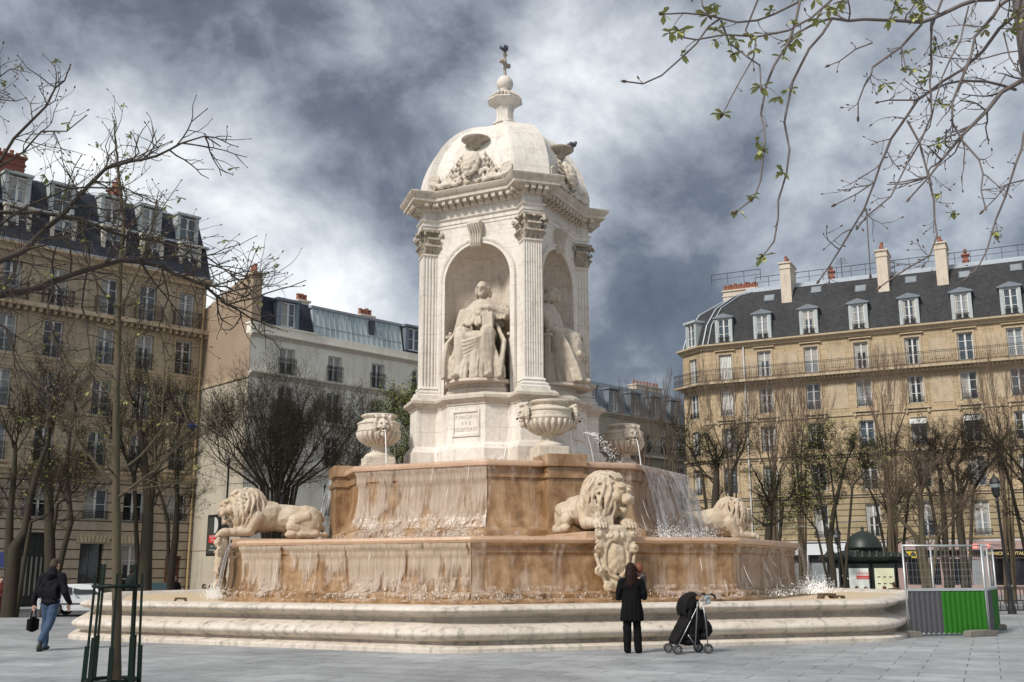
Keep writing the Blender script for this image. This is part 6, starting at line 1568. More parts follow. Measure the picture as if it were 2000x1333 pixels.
# ---------------------------------------------------------------- people
M_skin = plain('skin', (.50, .30, .22), .6, var=.1); M_blackc = plain('black_cloth', (.006, .006, .007), .9, spec=.12); M_navy = plain('dark_jacket_cloth', (.009, .0085, .012), .85, spec=.15)
M_jean = plain('blue_denim', (.04, .07, .125), .85, var=.3, scale=9); M_hair = plain('dark_brown_hair', (.018, .008, .006), .6, spec=.15); M_shoe = plain('shoe_leather', (.02, .018, .016), .5)
def head_blobs(c, s=1.0):
    x, y, z = c; P = lambda dx, dy, dz: (x+dx*s, y+dy*s, z+dz*s)
    return [E(P(0, .01, .02), (.075*s, .095*s, .10*s)), E(P(0, -.045, -.045), (.055*s, .055*s, .06*s)), E(P(0, -.095, -.01), (.013*s, .022*s, .025*s)), E(P(0, -.085, -.05), (.025*s, .015*s, .008*s)),
            E(P(.03, -.08, .015), (.013*s, .01*s, .008*s)), E(P(-.03, -.08, .015), (.013*s, .01*s, .008*s)), E(P(.078, .01, -.005), (.012*s, .022*s, .032*s)), E(P(-.078, .01, -.005), (.012*s, .022*s, .032*s)), C(P(0, .015, -.06), P(0, .03, -.16), .05*s, .055*s)]
def hand_blobs(p, d, s=1.0, side=1):
    p = Vector(p); d = Vector(d).normalized(); w = Vector((1, 0, 0)); w = (w-d*w.dot(d)).normalized(); n = d.cross(w)
    bl = [C(tuple(p), tuple(p+d*.06*s), .026*s, .032*s)]
    for i, L_ in enumerate((.055, .066, .062, .048)):
        a = p+d*.075*s+w*(.027-.018*i)*s; bl += chain([tuple(a), tuple(a+d*L_*.55*s-n*.006), tuple(a+d*L_*s-n*.022)], [.0095*s, .0088*s, .0075*s])
    a = p+d*.02*s+w*.028*s*side; bl += chain([tuple(a), tuple(a+d*.03*s+w*.022*side*s), tuple(a+d*.055*s+w*.024*side*s)], [.012*s, .010*s, .008*s])
    return bl
def person(label, loc, rz, group=None): return thing('person', label, 'person', loc, rz, group)
# woman seen from behind, dark coat, holding a child on her right-hand side (model faces -Y, turned away from the camera)
wp = at(1236, 1270, 20.15); wo = person('person with long dark hair and a black coat, seen from behind holding a small child', (wp.x, wp.y, 0), math.pi)
bl = head_blobs((.0, -.02, 1.50))+[C((0, .02, 1.38), (0, .02, 1.20), .06, .12), E((0, .02, 1.12), (.17, .10, .24)), E((0, .02, .92), (.155, .11, .14))]
for s_ in (-1, 1):
    bl += [C((s_*.16, .02, 1.30), (s_*.21, .0, 1.02), .045, .038), C((s_*.21, 0, 1.02), (s_*.12, -.2, 1.03), .036, .028), C((s_*.08, .02, .86), (s_*.085, .0, .46), .075, .05), C((s_*.085, 0, .46), (s_*.09, .02, .08), .048, .034)]
    bl += hand_blobs((s_*.12, -.2, 1.03), (-s_*.7, -.5, .3), 1, -s_)
sculpt('body', bl, .012, M_skin, wo, smooth=1)
bl = [C((0, .02, 1.34), (0, .02, 1.24), .085, .13), E((0, .025, 1.20), (.195, .125, .17)), C((-.15, .02, 1.29), (.15, .02, 1.29), .075), E((0, .02, 1.02), (.165, .13, .2))]
for i in range(14):
    a = 2*math.pi*i/14; bl += chain([(.12*math.cos(a), .02+.08*math.sin(a), 1.1), (.15*math.cos(a), .02+.12*math.sin(a), .86), (.185*math.cos(a), .02+.145*math.sin(a), .61)], [.05, .05, .042])
bl += [E((0, .02, .8), (.16, .12, .25)), C((-.05, .02, .75), (-.05, .02, .66), .13, .12), C((.05, .02, .75), (.05, .02, .66), .13, .12)]
for s_ in (-1, 1): bl += chain([(s_*.17, .02, 1.29), (s_*.235, .02, 1.10), (s_*.245, -.01, 1.0), (s_*.14, -.18, 1.02)], [.075, .066, .06, .05])
sculpt('coat', bl, .013, M_blackc, wo, smooth=2, disp=.012, dscale=9)
bl = []
for s_ in (-1, 1): bl += [C((s_*.085, .02, .84), (s_*.092, .0, .46), .10, .082), C((s_*.092, 0, .46), (s_*.10, .02, .07), .08, .082)]
sculpt('trousers', bl, .013, M_blackc, wo, smooth=2, disp=.01, dscale=9)
bl = []
for s_ in (-1, 1): bl += [E((s_*.10, -.03, .035), (.045, .12, .04))]
sculpt('shoes', bl, .012, M_shoe, wo, smooth=1)
bl = [E((0, .005, 1.545), (.092, .11, .105)), E((0, .06, 1.46), (.095, .07, .14)), E((0, .09, 1.32), (.085, .05, .12))]
rn = random.Random(3)
for i in range(26): a = R(-10+200*i/25); bl += chain([(.075*math.cos(a), .03+.085*math.sin(a), 1.56), (.10*math.cos(a), .04+.095*math.sin(a), 1.42), (.095*math.cos(a)+rn.uniform(-.01, .01), .06+.085*math.sin(a), 1.22+rn.uniform(-.03, .03))], [.024, .022, .012])
sculpt('hair', bl, .010, M_hair, wo, smooth=1)
# child held in her arms: world side right of the woman's head (local -x)
ch = person('small child with reddish hair, held against the shoulder of the woman in black', (wp.x+.05, wp.y, .02), math.pi)
bl = head_blobs((-.12, -.10, 1.50), .78)+[E((-.15, -.10, 1.30), (.09, .08, .13)), C((-.20, -.08, 1.36), (-.10, .06, 1.33), .03, .025), C((-.18, -.1, 1.2), (-.22, -.12, 1.05), .05, .04), C((-.12, -.14, 1.2), (-.14, -.2, 1.04), .05, .04)]
bl += hand_blobs((-.10, .06, 1.33), (.8, .3, .1), .6)
sculpt('body', bl, .010, M_skin, ch, smooth=1)
bl = [E((-.155, -.10, 1.29), (.105, .095, .15)), C((-.215, -.08, 1.37), (-.12, .05, 1.345), .042, .036), C((-.18, -.1, 1.2), (-.22, -.12, 1.06), .06, .05)]
t = NT('patterned_cloth'); vn = t.n('ShaderNodeTexVoronoi'); vn.inputs['Scale'].default_value = 45; t.l(t.tc.outputs['Object'], vn.inputs['Vector'])
M_patt = t.bsdf(t.ramp(vn.outputs['Distance'], [(.25, (.30, .28, .24)), (.5, (.06, .03, .03))]), .9)
sculpt('jacket', bl, .011, M_patt, ch, smooth=1)
bl = [E((-.12, -.08, 1.545), (.078, .088, .07)), E((-.12, -.035, 1.50), (.072, .05, .08))]
sculpt('hair', bl, .010, plain('reddish_hair', (.16, .05, .025), .6), ch, smooth=1)

# man walking away with a bag
mp_ = at(92, 1262, 21.3); mo = person('person in a dark hooded jacket and blue jeans walking away with a black bag', (mp_.x, mp_.y, 0), math.pi-R(8))
bl = head_blobs((0, -.05, 1.63))+[C((0, .0, 1.5), (0, .0, 1.3), .06, .14), E((0, 0, 1.22), (.18, .11, .26)), E((0, 0, 1.0), (.15, .11, .14))]
bl += [C((.085, 0, .95), (.08, -.03, .5), .08, .055), C((.08, -.03, .5), (.06, .0, .10), .05, .038), C((-.085, 0, .95), (-.05, .06, .52), .08, .055), C((-.05, .06, .52), (-.03, .28, .20), .05, .038)]
for s_, yy in ((-1, -.12), (1, .06)): bl += [C((s_*.2, 0, 1.40), (s_*.29, .03, 1.12), .05, .042), C((s_*.29, .03, 1.12), (s_*.32, yy, .88), .04, .03)]+hand_blobs((s_*.32, yy, .87), (0, -.1, -1), 1, -s_)
sculpt('body', bl, .012, M_skin, mo, smooth=1)
bl = [C((-.17, 0, 1.41), (.17, 0, 1.41), .085), E((0, 0, 1.24), (.225, .15, .26)), E((0, 0, 1.02), (.20, .145, .17)), E((0, .02, .93), (.20, .14, .09)), C((0, .05, 1.50), (0, .09, 1.42), .10, .10), E((0, .10, 1.45), (.13, .09, .07))]
for s_, yy in ((-1, -.12), (1, .06)): bl += chain([(s_*.19, 0, 1.41), (s_*.27, .02, 1.20), (s_*.305, .04, 1.10), (s_*.33, yy, .90)], [.088, .078, .07, .055])
for i in range(8): bl += chain([(-.2+.05*i, .13, 1.3-.04*(i % 3)), (-.15+.05*i, .15, 1.15), (-.17+.05*i, .13, 1.0)], [.02, .026, .02])
sculpt('jacket', bl, .014, M_navy, mo, smooth=2, disp=.014, dscale=8)
bl = [E((0, 0, .93), (.165, .125, .10)), C((.09, 0, .92), (.085, -.03, .5), .105, .085), C((.085, -.03, .5), (.065, .0, .10), .083, .078), C((-.09, 0, .92), (-.055, .06, .52), .105, .085), C((-.055, .06, .52), (-.035, .27, .22), .083, .074)]
sculpt('jeans', bl, .013, M_jean, mo, smooth=2, disp=.016, dscale=10)
sculpt('shoes', [E((.06, -.05, .045), (.05, .14, .045)), C((.06, .02, .06), (.06, 0, .12), .05, .045), E((-.03, .31, .10), (.05, .06, .13), (R(20), 0, 0)), E((-.03, .27, .02), (.045, .08, .035))], .012, M_shoe, mo, smooth=1)
sculpt('hair', [E((0, -.03, 1.69), (.085, .105, .075)), E((0, .02, 1.63), (.082, .07, .08))], .012, plain('short_brown_hair', (.05, .035, .022), .8), mo, smooth=1)
hp_ = Vector((.32, .0, 0)); bgz = thing('handbag', 'black bag hanging from the hand of the walking person', 'bag', (mp_.x-.33, mp_.y+.03, 0), R(80))
bl = [E((0, 0, .52), (.15, .06, .13)), E((0, 0, .44), (.16, .065, .10))]
sculpt('bag_body', bl, .014, M_blackc, bgz, smooth=2, boxes=[(-.14, .14, -.05, .05, .38, .60)])
b = MB(); b.tube([(-.09, 0, .60), (-.06, 0, .74), (0, 0, .80), (.06, 0, .74), (.09, 0, .60)], .012, 6); b.build('strap', M_blackc, bgz)
# people beyond the basin: bust and seated or standing figures
def far_person(label, u, v_head, Y, sit, jc, hc, rz=0, facing=0, hairlong=False, wide=1.0):
    p = at(u, v_head, Y); z0 = gz(Y); hz = p.z-z0-.1      # head centre height over ground
    o = person(label, (p.x, Y, z0), rz, None)
    tz = hz-.16; hipz = tz-.55
    bl = head_blobs((0, -.02, hz))+[C((0, 0, tz+.02), (0, 0, tz-.2), .07, .14), E((0, 0, tz-.3), (.16, .11, .26))]
    if sit:
        for s_ in (-1, 1): bl += [C((s_*.09, 0, hipz), (s_*.12, -.42, hipz+.02), .085, .06), C((s_*.12, -.42, hipz), (s_*.12, -.42, .06), .055, .04), E((s_*.12, -.5, .04), (.045, .12, .04))]
    else:
        for s_ in (-1, 1): bl += [C((s_*.09, 0, hipz), (s_*.1, 0, .1), .09, .05), E((s_*.1, -.05, .04), (.045, .12, .04))]
    for s_ in (-1, 1): bl += hand_blobs((s_*.16, -.24, hipz+.12), (-s_*.6, -.8, -.1), 1, -s_)
    sculpt('body', bl, .018, M_skin, o, smooth=1)
    bl = [C((-.15*wide, 0, tz-.05), (.15*wide, 0, tz-.05), .085), E((0, 0, tz-.25), (.20*wide, .14, .25)), E((0, 0, hipz+.05), (.19*wide, .15, .16)), C((0, 0, tz), (0, 0, tz-.1), .085, .12)]
    for s_ in (-1, 1): bl += chain([(s_*.17*wide, 0, tz-.06), (s_*.25*wide, -.02, tz-.3), (s_*.15, -.24, hipz+.14)], [.08, .068, .05])
    if not sit: bl += [C((0, 0, hipz), (0, 0, hipz-.25), .19, .18)]
    sculpt('jacket', bl, .02, jc, o, smooth=1)
    bl = []
    for s_ in (-1, 1):
        if sit: bl += [C((s_*.09, 0, hipz), (s_*.12, -.42, hipz+.02), .10, .08), C((s_*.12, -.42, hipz), (s_*.12, -.42, .12), .075, .06)]
        else: bl += [C((s_*.09, 0, hipz), (s_*.1, 0, .1), .11, .07)]
    sculpt('trousers', bl, .02, M_navy, o, smooth=1)
    bl = [E((0, .01, hz+.045), (.086, .105, .085)), E((0, .045, hz), (.082, .07, .09))]
    if hairlong: bl += [C((.07, .03, hz), (.09, .03, hz-.2), .04, .03), C((-.07, .03, hz), (-.09, .03, hz-.2), .04, .03), C((0, .07, hz), (0, .09, hz-.22), .07, .06)]
    sculpt('hair', bl, .016, hc, o, smooth=1)
    return o
M_h1 = plain('brown_hair', (.06, .035, .02), .7); M_h2 = plain('fair_hair', (.22, .14, .08), .7); M_h3 = plain('black_hair', (.015, .012, .01), .5)
M_redc = plain('dark_red_coat', (.14, .025, .02), .8); M_brc = plain('brown_suede', (.10, .07, .04), .9); M_grc = plain('dark_green_cloth', (.02, .03, .025), .85)
far_person('person in a dark red coat at the left edge beyond the first tree', 4, 1128, 44, False, M_redc, M_h3, R(30))
far_person('seated person with fair hair in black in front of the brown door', 342, 1127, 48, True, M_blackc, M_h2, R(10), hairlong=True)
far_person('seated short-haired person in navy, second from the left waterfall', 399, 1142, 47.6, True, M_navy, M_h1, R(60))
far_person('seated person leaning to a short-haired companion, partly behind the left waterfall', 411, 1144, 47.3, True, M_grc, M_h1, R(-60))
far_person('standing person in dark grey behind the iron tree guard', 258, 1112, 45, False, M_grc, M_h3, R(160))
far_person('seated person in a dark hood in front of the white kiosk poster', 1674, 1146, 48.4, True, M_grc, M_h3, R(20))
far_person('seated person in black between the two kiosk posters', 1691, 1147, 48.2, True, M_blackc, M_h1, R(-15))
far_person('seated person with short dark red hair at the right of the cream poster', 1727, 1146, 48, True, M_grc, plain('auburn_hair', (.10, .03, .02), .6), R(190))
far_person('broad person in a brown suede jacket seen from behind, left of the fence', 1746, 1138, 46.5, False, M_brc, M_h1, R(180), wide=1.45)
for u, Y in ((345, 48.3), (405, 47.8), (1682, 48.6), (1727, 48.3)):
    p = at(u, 1150, Y); bn = thing('stone_bench', {345: 'low stone bench under the seated fair-haired person', 405: 'low stone bench under the two seated companions on the left', 1682: 'low stone bench under two seated people by the kiosk', 1727: 'low stone bench under the seated person with dark red hair'}[u], 'bench', (p.x, Y, gz(Y)), 0, 'stone benches beyond the basin')
    b = MB(); b.box(-.8, .8, -.1, .3, .28, .40); b.build('seat', M_basin, bn, bevel=.01)
    for s_ in (-1, 1): b = MB(); b.box(s_*.6-.08, s_*.6+.08, -.05, .25, 0, .28); b.build('leg', M_basin, bn)

# ---------------------------------------------------------------- pushchair
sp = at(1345, 1271, 20.1); ST = thing('pushchair', 'black folding pushchair with silver frame parked beside the basin', 'pushchair', (sp.x, sp.y, 0), R(14))
M_alu = plain('silver_tube', (.28, .28, .29), .35, metal=.8, var=.05); M_fab = plain('black_pram_fabric', (.008, .007, .0075), .8, spec=.2); M_rub = plain('grey_rubber', (.05, .05, .05), .7); M_rimw = plain('wheel_grey', (.22, .22, .23), .5)
for s_ in (-1, 1):
    y = s_*.22
    b = MB(); b.tube([(-.31, y*.9, .12), (-.12, y*.9, .42), (.10, y*.9, .80), (.20, y*.9, .98), (.34, y*.9, 1.06), (.43, y*.9, 1.05)], .012, 8); b.build('frame_tube', M_alu, ST, smooth=True)
    b = MB(); b.tube([(.29, y, .12), (.27, y, .5), (.22, y, .95)], .010, 8); b.build('rear_tube', M_alu, ST, smooth=True)
    b = MB(); b.tube([(.03, y*1.05, .10), (.10, y*1.05, .80), (.11, y*1.05, .93)], .012, 8); b.build('side_tube', M_alu, ST, smooth=True)
    b = MB(); b.tube([(.03, y*1.05, .16), (-.10, y*1.05, .34)], .010, 8); b.build('brace', M_alu, ST, smooth=True)
    b = MB(); b.tube([(.40, y*.9, 1.06), (.47, y*.9, 1.03), (.49, y*.9, .98)], .02, 8); b.build('handle', M_fab, ST, smooth=True)
    for x, r in ((-.31, .085), (.29, .088)):
        for o_ in (-.025, .025):
            b = MB(); b.M = Matrix.Translation((x, y+o_, r)) @ Matrix.Rotation(math.pi/2, 4, 'X')
            prof = [(r*.72, -.012), (r*.97, -.014), (r, 0), (r*.97, .014), (r*.72, .012), (r*.70, 0)]
            n = 24; vs = [(p*math.cos(2*math.pi*k/n), p*math.sin(2*math.pi*k/n), z) for p, z in prof for k in range(n)]
            b.add(vs, [(i*n+k, ((i+1) % 6)*n+k, ((i+1) % 6)*n+(k+1) % n, i*n+(k+1) % n) for i in range(6) for k in range(n)]); w = b.build('wheel', M_rub, ST, smooth=True)
            b = MB(); b.M = Matrix.Translation((x, y+o_, r)) @ Matrix.Rotation(math.pi/2, 4, 'X')
            for k in range(6): a = math.pi*k/3; b.bar((0, 0, 0), (r*.74*math.cos(a), r*.74*math.sin(a), 0), .016, .012)
            b.build('spokes', M_rimw, w)
bl = chain([(-.30, 0, .22), (-.15, 0, .32), (.10, 0, .34), (.18, 0, .60), (.17, 0, .9)], [.05, .09, .09, .08, .07])
for y_ in (-.17, -.06, .06, .17): bl += chain([(-.29, y_, .24), (-.16, y_, .44), (-.04, y_, .62), (.0, y_, .84), (.06, y_, .98)], [.035, .045, .05, .05, .05])
bl += [E((.06, 0, .62), (.16, .19, .34)), E((.0, 0, .42), (.22, .19, .2))]
bl += [E((.0, 0, .30), (.26, .20, .08)), E((.17, 0, .62), (.07, .19, .30)), C((-.28, -.14, .2), (-.28, .14, .2), .05), E((.02, 0, .2), (.22, .18, .07)), E((.20, .0, .55), (.10, .17, .18))]
sculpt('seat', bl, .014, M_fab, ST, smooth=2, disp=.01, dscale=12)
bl = []
for i in range(11):
    a = R(205-110*i/10); x, z = .13+.25*math.cos(a)*1.0, .82+.26*math.sin(a)
    bl += chain([(x, -.20, z-.03), (x, -.10, z), (x, .10, z), (x, .20, z-.03)], [.022]*4)
for i in range(8):
    a = R(180-75*i/7)
    for s_ in (-1, 1): bl += [C((.13+.1*math.cos(a), s_*.20, .82+.1*math.sin(a)), (.13+.24*math.cos(a), s_*.20, .80+.25*math.sin(a)), .018)]
sculpt('canopy', bl, .013, M_fab, ST, smooth=1)
sculpt('basket', [E((.34, 0, .44), (.14, .17, .17), (0, R(-10), 0)), E((.28, 0, .62), (.09, .15, .16)), E((.28, 0, .30), (.10, .16, .08))], .015, M_fab, ST, smooth=2, disp=.02, dscale=9)
b = MB(); b.tube([(.38+.07*math.cos(a), 0, .93+.07*math.sin(a)) for a in [i*.45 for i in range(14)]], .006, 5); b.build('cup_ring', M_alu, ST)
b = MB(); b.box(.30, .42, -.16, -.10, .88, 1.02); b.build('clear_cover', M_lead, ST, bevel=.02)

# ---------------------------------------------------------------- site fence
M_galv = plain('galvanised_steel', (.50, .52, .52), .4, metal=.5, var=.1); M_pgrey = plain('grey_sheet', (.075, .075, .082), .6, var=.08); M_pgreen = plain('green_sheet', (.024, .14, .012), .6, var=.12, spec=.2); M_conc = stone('fence_concrete', (.24, .22, .19), (.18, .16, .14), (.1, .1, .09), scale=4)
def fence_panel(label, p0, p1, w_grey, solid=True, H=2.05, gate=False):
    p0 = Vector(p0); p1 = Vector(p1); d = p1-p0; L_ = d.length; t = thing('site_fence', label, 'fence', (p0.x, p0.y, 0), math.atan2(d.y, d.x), 'site fence panels beside the basin')
    b = MB(); b.tube([(0, 0, .04), (0, 0, H)], .022, 8); b.tube([(L_, 0, .04), (L_, 0, H)], .022, 8); b.tube([(0, 0, H-.03), (L_, 0, H-.03)], .02, 8); b.tube([(0, 0, .06), (L_, 0, .06)], .018, 8); b.build('frame', M_galv, t, smooth=True)
    b = MB(); n = int(L_/.10)
    for i in range(1, n): x = L_*i/n; b.tube([(x, 0, 1.06 if solid else .06), (x, 0, H-.03)], .0013, 4)
    for i in range(6 if solid else 12): z = (1.15 if solid else .2)+.16*i; b.tube([(0, 0, z), (L_, 0, z)], .0013, 4)
    b.build('wire_mesh', M_galv, t)
    if solid:
        b = MB(); b.box(.02, L_-.02, -.035, .035, 1.0, 1.06); b.build('rail', M_galv, t)
        for x0, x1, m, nm in ((.03, w_grey, M_pgrey, 'grey_sheet'), (w_grey, L_-.03, M_pgreen, 'green_sheet')):
            b = MB(); n = max(4, int((x1-x0)/.02)); vs = []
            for i in range(n+1):
                x = x0+(x1-x0)*i/n; y = -.012*max(-.6, min(.6, math.sin(x/.125*2*math.pi)))-.02
                vs += [(x, y, .05), (x, y, 1.0)]
            b.add(vs, [(2*i, 2*i+2, 2*i+3, 2*i+1) for i in range(n)]); b.build(nm, m, t)
    return t
fp0 = at(1776, 1241, 24.6); fp1 = at(1932, 1240, 24.9); fp2 = at(1953, 1229, 27.2); fp3 = at(1829, 1215, 28.6)
fence_panel('galvanised fence panel clad with grey and bright green sheets, nearest the basin', (fp0.x, fp0.y), (fp1.x, fp1.y), .86)
fence_panel('fence panel seen end-on at the right corner of the enclosure, narrow green and grey strips', (fp1.x+.05, fp1.y+.05), (fp2.x, fp2.y), .9)
fence_panel('open mesh fence panel standing behind the green-clad panel', (fp3.x, fp3.y), (fp2.x-.1, fp2.y+.1), .9, solid=False, H=2.1)
for i, (u, v, Y, w, lb) in enumerate(((1770, 1246, 24.4, .33, 'concrete block footing at the basin end of the fence'), (1915, 1246, 24.6, .42, 'concrete block footing under the front corner of the fence'), (1950, 1236, 27.0, .30, 'concrete block footing at the far right corner of the fence'))):
    p = at(u, v, Y); o = thing('concrete_block', lb, 'concrete block', (p.x, p.y, 0), R(4+20*i), 'concrete fence feet'); b = MB(); b.prism([(-w, 0), (w, 0), (w*.95, .12), (w*.5, .14), (-w*.5, .14), (-w*.95, .12)], -.11, .11, 'y'); b.build('block', M_conc, o, bevel=.015)

# ---------------------------------------------------------------- kiosk
M_kg = plain('kiosk_dark_green', (.018, .025, .02), .45); kp = at(1693, 1158, 57.5)
K = thing('kiosk', 'dark green domed newspaper kiosk with pale posters, behind the basin at right', 'kiosk', (kp.x, 57.5, gz(57.5)), R(-6))
def hexa(rx, ry, z): return [(rx*math.cos(R(a)), ry*math.sin(R(a)), z) for a in (22, 68, 112, 158, 202, 248, 292, 338)]
b = MB()
rows = [(2.15, 1.3, 0), (2.15, 1.3, .35), (2.05, 1.22, .37), (2.05, 1.22, 2.25), (2.2, 1.4, 2.3), (2.45, 1.6, 2.42), (2.5, 1.65, 2.55), (2.35, 1.5, 2.62), (1.3, .9, 2.85), (1.0, .9, 2.95), (.98, .88, 3.08)]
vs = [p for rx, ry, z in rows for p in hexa(rx, ry, z)]
b.add(vs, [(i*8+k, i*8+(k+1) % 8, (i+1)*8+(k+1) % 8, (i+1)*8+k) for i in range(len(rows)-1) for k in range(8)]); b.build('body', M_kg, K)
b = MB(); b.lathe([(1.02, 3.0), (.98, 3.1), (.92, 3.3), (.80, 3.52), (.60, 3.72), (.35, 3.86), (.12, 3.93), (.06, 4.02), (.10, 4.08), (.02, 4.2)], 16); b.build('dome', M_kg, K, smooth=True)
b = MB()
for i in range(13): x = -2.2+4.4*i/12; b.lathe([(.16, 0), (.14, .1), (.05, .2), (.01, .3)], 8, (x, -1.35, 2.58)); 
b.build('cresting', M_kg, K)
t = NT('poster_white'); M_pw = t.bsdf(t.ramp(t.noise(2.2, 3), [(.4, (.62, .66, .62)), (.6, (.80, .82, .76))]), .3)
t = NT('poster_cream'); M_pc = t.bsdf(t.ramp(t.noise(1.2, 3), [(.4, (.68, .68, .46)), (.6, (.78, .78, .58))]), .3)
for x, w, m in ((-.62, 1.0, M_pw), (.68, 1.0, M_pc), (-1.7, .28, M_pw), (1.62, .34, plain('poster_pink', (.42, .28, .27), .4))):
    yy = -1.26 if abs(x) < 1 else -1.0
    b = MB(); b.box(x-w/2-.07, x+w/2+.07, yy-.03, yy+.1, .45, 2.2); fr = b.build('poster_case', M_kg, K); b = MB(); b.box(x-w/2, x+w/2, yy-.045, yy-.03, .55, 1.98); b.build('poster', m, fr)
M_pr = plain('poster_red_ink', (.60, .06, .05), .5)
text('Liberez', .24, M_pr, K, Matrix.Translation((-.42, -1.312, 1.66)), 'lettering', .001); b = MB(); b.box(-.75, -.12, -1.311, -1.306, 1.42, 1.60); b.build('poster_red_band', M_pr, K); text('La lecture', .13, M_white, K, Matrix.Translation((-.43, -1.314, 1.46)), 'lettering', .001)
for j in range(3):
    for i in range(3): b = MB(); b.ball((.38+.3*i, -1.31, .85+.34*j), .09, 8, (1, .1, .35)); b.build('poster_motif', M_kg, K)

# ---------------------------------------------------------------- lamp posts, cable, signs, railing
def lamp_post(label, u, v, Y, h, r=.06, lean=0.0, lantern=True):
    p = at(u, v, Y); o = thing('lamp_post', label, 'lamp post', (p.x, Y, gz(Y)), 0); o.rotation_euler = (0, lean, 0)
    b = MB(); b.lathe([(r*2.6, 0), (r*2.6, .25), (r*2, .35), (r*1.6, .9), (r*1.9, 1.0), (r*1.1, 1.1), (r, 1.3), (r*.75, h-.4), (r*1.3, h-.35), (r*.7, h-.2)], 12); b.build('post', M_iron, o, auto=True)
    if lantern:
        b = MB(); b.lathe([(.06, h-.2), (.13, h-.12), (.20, h+.35), (.22, h+.38), (.14, h+.55), (.05, h+.62), (.03, h+.72)], 8); l = b.build('lantern', M_iron, o)
        b = MB(); b.lathe([(.12, h-.08), (.205, h+.33)], 8); b.build('lantern_glass', M_gl[2], l)
    return o
lamp_post('slim black lamp post in front of the blank wall, beside the left lion', 434, 1150, 46, 7.0, .055, lantern=False)
lamp_post('slim dark lamp post at the right edge in front of the perfume shop', 1976, 1185, 41, 4.6, .06, R(-2))
lamp_post('old style lantern post beside the kiosk', 1642, 1150, 55, 3.35, .05)
cb = MB(); cp = []
for (u, v, Y) in ((1470, 1027, 62), (1560, 1029, 62), (1650, 1022, 62), (1740, 1002, 62), (1830, 972, 62)): cp.append(at(u, v, Y))
cb.tube(cp, .02, 5); tag(cb.build('overhead_cable', M_galv), 'thin pale cable sagging from the trees towards the right lion', 'cable')
cb = MB(); cb.tube([at(1850, 975, 62), at(1900, 985, 62), at(1950, 1002, 62), at(2040, 1015, 62)], .02, 5); tag(cb.build('overhead_cable', M_galv), 'thin pale cable running down to the right edge behind the dark trees', 'cable')
p = at(4, 1094, 43); s_ = thing('direction_sign', 'small dark blue direction sign at the left edge', 'sign', (p.x, 43, gz(43))); b = MB(); b.prism([(-.6, 2.35), (.12, 2.35), (.17, 2.5), (.17, 2.85), (.12, 3.0), (-.6, 2.9)], -.02, .02, 'y'); b.M = Matrix.Translation((0, 0, p.z-gz(43)-2.65)); b.build('panel', plain('sign_blue', (.02, .03, .12), .4), s_); bpy.data.objects.remove(s_.children[0]); b2 = MB(); zc = p.z-gz(43)
b2.prism([(-.6, zc-.3), (.12, zc-.3), (.17, zc-.15), (.17, zc+.2), (.12, zc+.33), (-.6, zc+.22)], -.02, .02, 'y'); b2.build('panel', plain('sign_blue', (.02, .03, .12), .4), s_)
b2 = MB(); b2.tube([(-.35, .03, 0), (-.35, .03, zc+.4)], .035, 8); b2.build('post', M_iron, s_)
p = at(376, 832, 56); s_ = thing('street_lamp', 'small blue enamel bracket lamp on the wall beside the left downpipe', 'lamp', p); b = MB(); b.lathe([(.05, .15), (.28, .0), (.26, -.06), (.1, -.2), (.05, -.3)], 12); b.build('shade', plain('blue_enamel', (.03, .06, .25), .3), s_); b = MB(); b.tube([(0, 0, .1), (0, .4, .35), (-.2, 6.6, .2)], .03, 6); b.build('bracket', M_iron, s_)
rp = at(1955, 1196, 38.5)
RL = thing('metal_railing', 'low black iron railing at the right edge beyond the fence', 'railing', (rp.x, 38.5, gz(38.5)), R(4)); b = MB()
for zz in (.92, .86, .45, .12): b.box(-.2, 6, -.02, .02, zz, zz+.04)
b.build('rails', M_iron, RL)
b = MB()
for i in range(45): x = -.2+.14*i; b.box(x-.012, x+.012, -.01, .01, .45, .88)
for i in range(30): x = -.2+.21*i; b.box(x-.012, x+.012, -.01, .01, .12, .45)
b.build('balusters', M_iron, RL)
for i in range(5): b = MB(); b.lathe([(.035, 0), (.035, .98), (.06, 1.02), (.05, 1.1), (.01, 1.14)], 8, (-.2+1.5*i, 0, 0)); b.build('post', M_iron, RL)
# litter in the dry part of the basin
for u, v, Y, s_, lb in ((1615, 1175, 26, 1, 'broken brown crate piece lying on the basin rim at right'), (1640, 1176, 26, .6, 'small brown wedge of debris beside the crate piece'), (352, 1176, 25.5, .7, 'triangular brown piece of debris on the left basin rim')):
    p = at(u, v, Y); o = thing('debris', lb, 'debris', (p.x, p.y, .80), R(20)); b = MB()
    b.prism([(-.22*s_, 0), (-.14*s_, .0), (-.10*s_, .07*s_), (.1*s_, .06*s_), (.16*s_, 0), (.22*s_, 0), (.2*s_, .12*s_), (-.16*s_, .13*s_)], -.1*s_, .1*s_, 'y'); b.build('piece', M_brc, o)

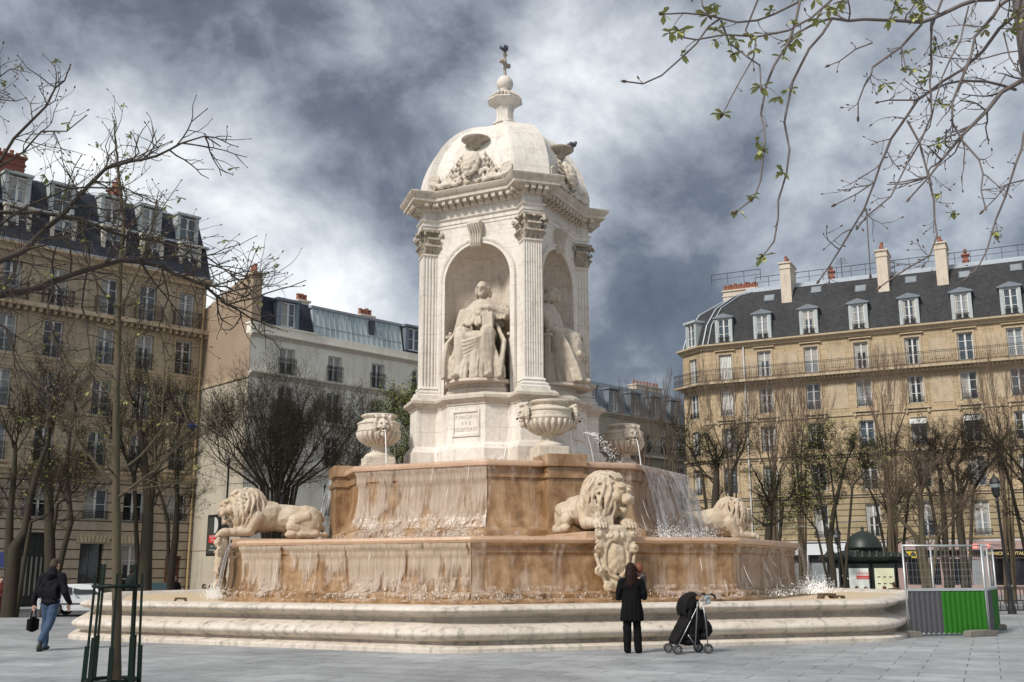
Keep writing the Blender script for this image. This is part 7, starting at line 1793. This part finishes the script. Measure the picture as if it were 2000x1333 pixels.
# ---------------------------------------------------------------- cars
def car(label, loc, rz, paint, glass_m):
    c = thing('parked_car', label, 'car', loc, rz, 'cars parked beyond the plaza')
    W_ = .82
    side = [(-2.0, .42), (-2.03, .62), (-1.98, .86), (-1.72, .98), (-1.30, 1.30), (-1.1, 1.385), (-.2, 1.41), (.25, 1.37), (.95, .97), (1.75, .82), (1.98, .66), (2.02, .45), (1.98, .28), (1.62, .25)]
    for wx in (1.25,): side += [(wx+.36*math.cos(a), .3+.36*math.sin(a)) for a in [R(x) for x in range(0, 181, 20)]]
    side += [(.8, .22), (-.8, .22)]
    for wx in (-1.25,): side += [(wx+.36*math.cos(a), .3+.36*math.sin(a)) for a in [R(x) for x in range(0, 181, 20)]]
    side += [(-1.7, .25), (-1.98, .3)]
    b = MB(); b.prism(side, -W_, W_, 'y')
    b.v = [(x, y*(1-.16*max(0, min(1, (z-.95)/.4))), z) for x, y, z in b.v]
    b.build('body', paint, c, bevel=.03)
    for s_ in (-1, 1):
        yy = lambda z: s_*(W_*(1-.16*max(0, min(1, (z-.95)/.4)))+.006)
        for pl in ([(-1.5, .99), (-1.15, 1.27), (-.55, 1.33), (-.55, .98)], [(-.47, .98), (-.47, 1.33), (.18, 1.30), (.72, .98)], [(-.0, .0)]):
            if len(pl) < 3: continue
            b = MB(); b.add([(x, yy(z), z) for x, z in pl], [tuple(range(4))]); b.build('side_window', glass_m, c)
        b = MB(); b.box(-.35, -.2, s_*(W_+.002)-.01, s_*(W_+.002)+.012, .84, .87); b.build('door_handle', M_rub, c)
        b = MB(); b.box(-1.9, 1.9, s_*W_-.01, s_*W_+.012, .52, .57); b.build('rub_strip', M_rub, c)
        for wx in (-1.25, 1.25):
            b = MB(); b.M = Matrix.Translation((wx, s_*(W_-.1), .3)) @ Matrix.Rotation(math.pi/2, 4, 'X'); b.lathe([(.2, -.09), (.29, -.09), (.305, -.05), (.305, .05), (.29, .09), (.2, .09)], 24); w = b.build('wheel', M_rub, c, auto=True)
            b = MB(); b.M = Matrix.Translation((wx, s_*(W_-.0), .3)) @ Matrix.Rotation(math.pi/2, 4, 'X'); b.lathe([(.19, -.015), (.17, .012), (.05, .02)], 16); b.build('hubcap', M_galv, w)
        b = MB(); b.ball((1.93, s_*.6, .66), .11, 8, (.5, 1.2, .7)); b.build('headlight', M_gl[2], c)
        b = MB(); b.ball((-1.99, s_*.65, .75), .1, 8, (.4, .9, 1.2)); b.build('tail_light', plain('red_lens', (.4, .02, .02), .3), c)
        b = MB(); b.ball((.55, s_*(W_+.09), .98), .08, 8, (.6, 1, .8)); b.build('mirror', M_rub, c)
    b = MB(); b.add([(.30, -.66, 1.345), (.30, .66, 1.345), (.92, .76, .99), (.92, -.76, .99)], [(0, 1, 2, 3)]); b.v = [(x+.02, y, z+.015) for x, y, z in b.v]; b.build('windscreen', glass_m, c)
    b = MB(); b.add([(-1.34, -.66, 1.285), (-1.34, .66, 1.285), (-1.70, .74, 1.0), (-1.70, -.74, 1.0)], [(3, 2, 1, 0)]); b.v = [(x-.02, y, z+.015) for x, y, z in b.v]; b.build('rear_window', glass_m, c)
    return c
M_cw = plain('silver_white_car_paint', (.58, .60, .62), .25, var=.03); M_cd = plain('dark_teal_car_paint', (.03, .06, .065), .25, var=.05)
p = at(172, 1197, 49.5); car('silver-white hatchback parked behind the walking person, its nose hidden by the basin', (p.x, 49.5, gz(49.5)), R(3), M_cw, M_gl[0])
p = at(318, 1180, 52.5); car('dark teal car parked behind the tree guard, only its roof showing over the basin', (p.x, 52.5, gz(52.5)), R(8), M_cd, M_gl[1])
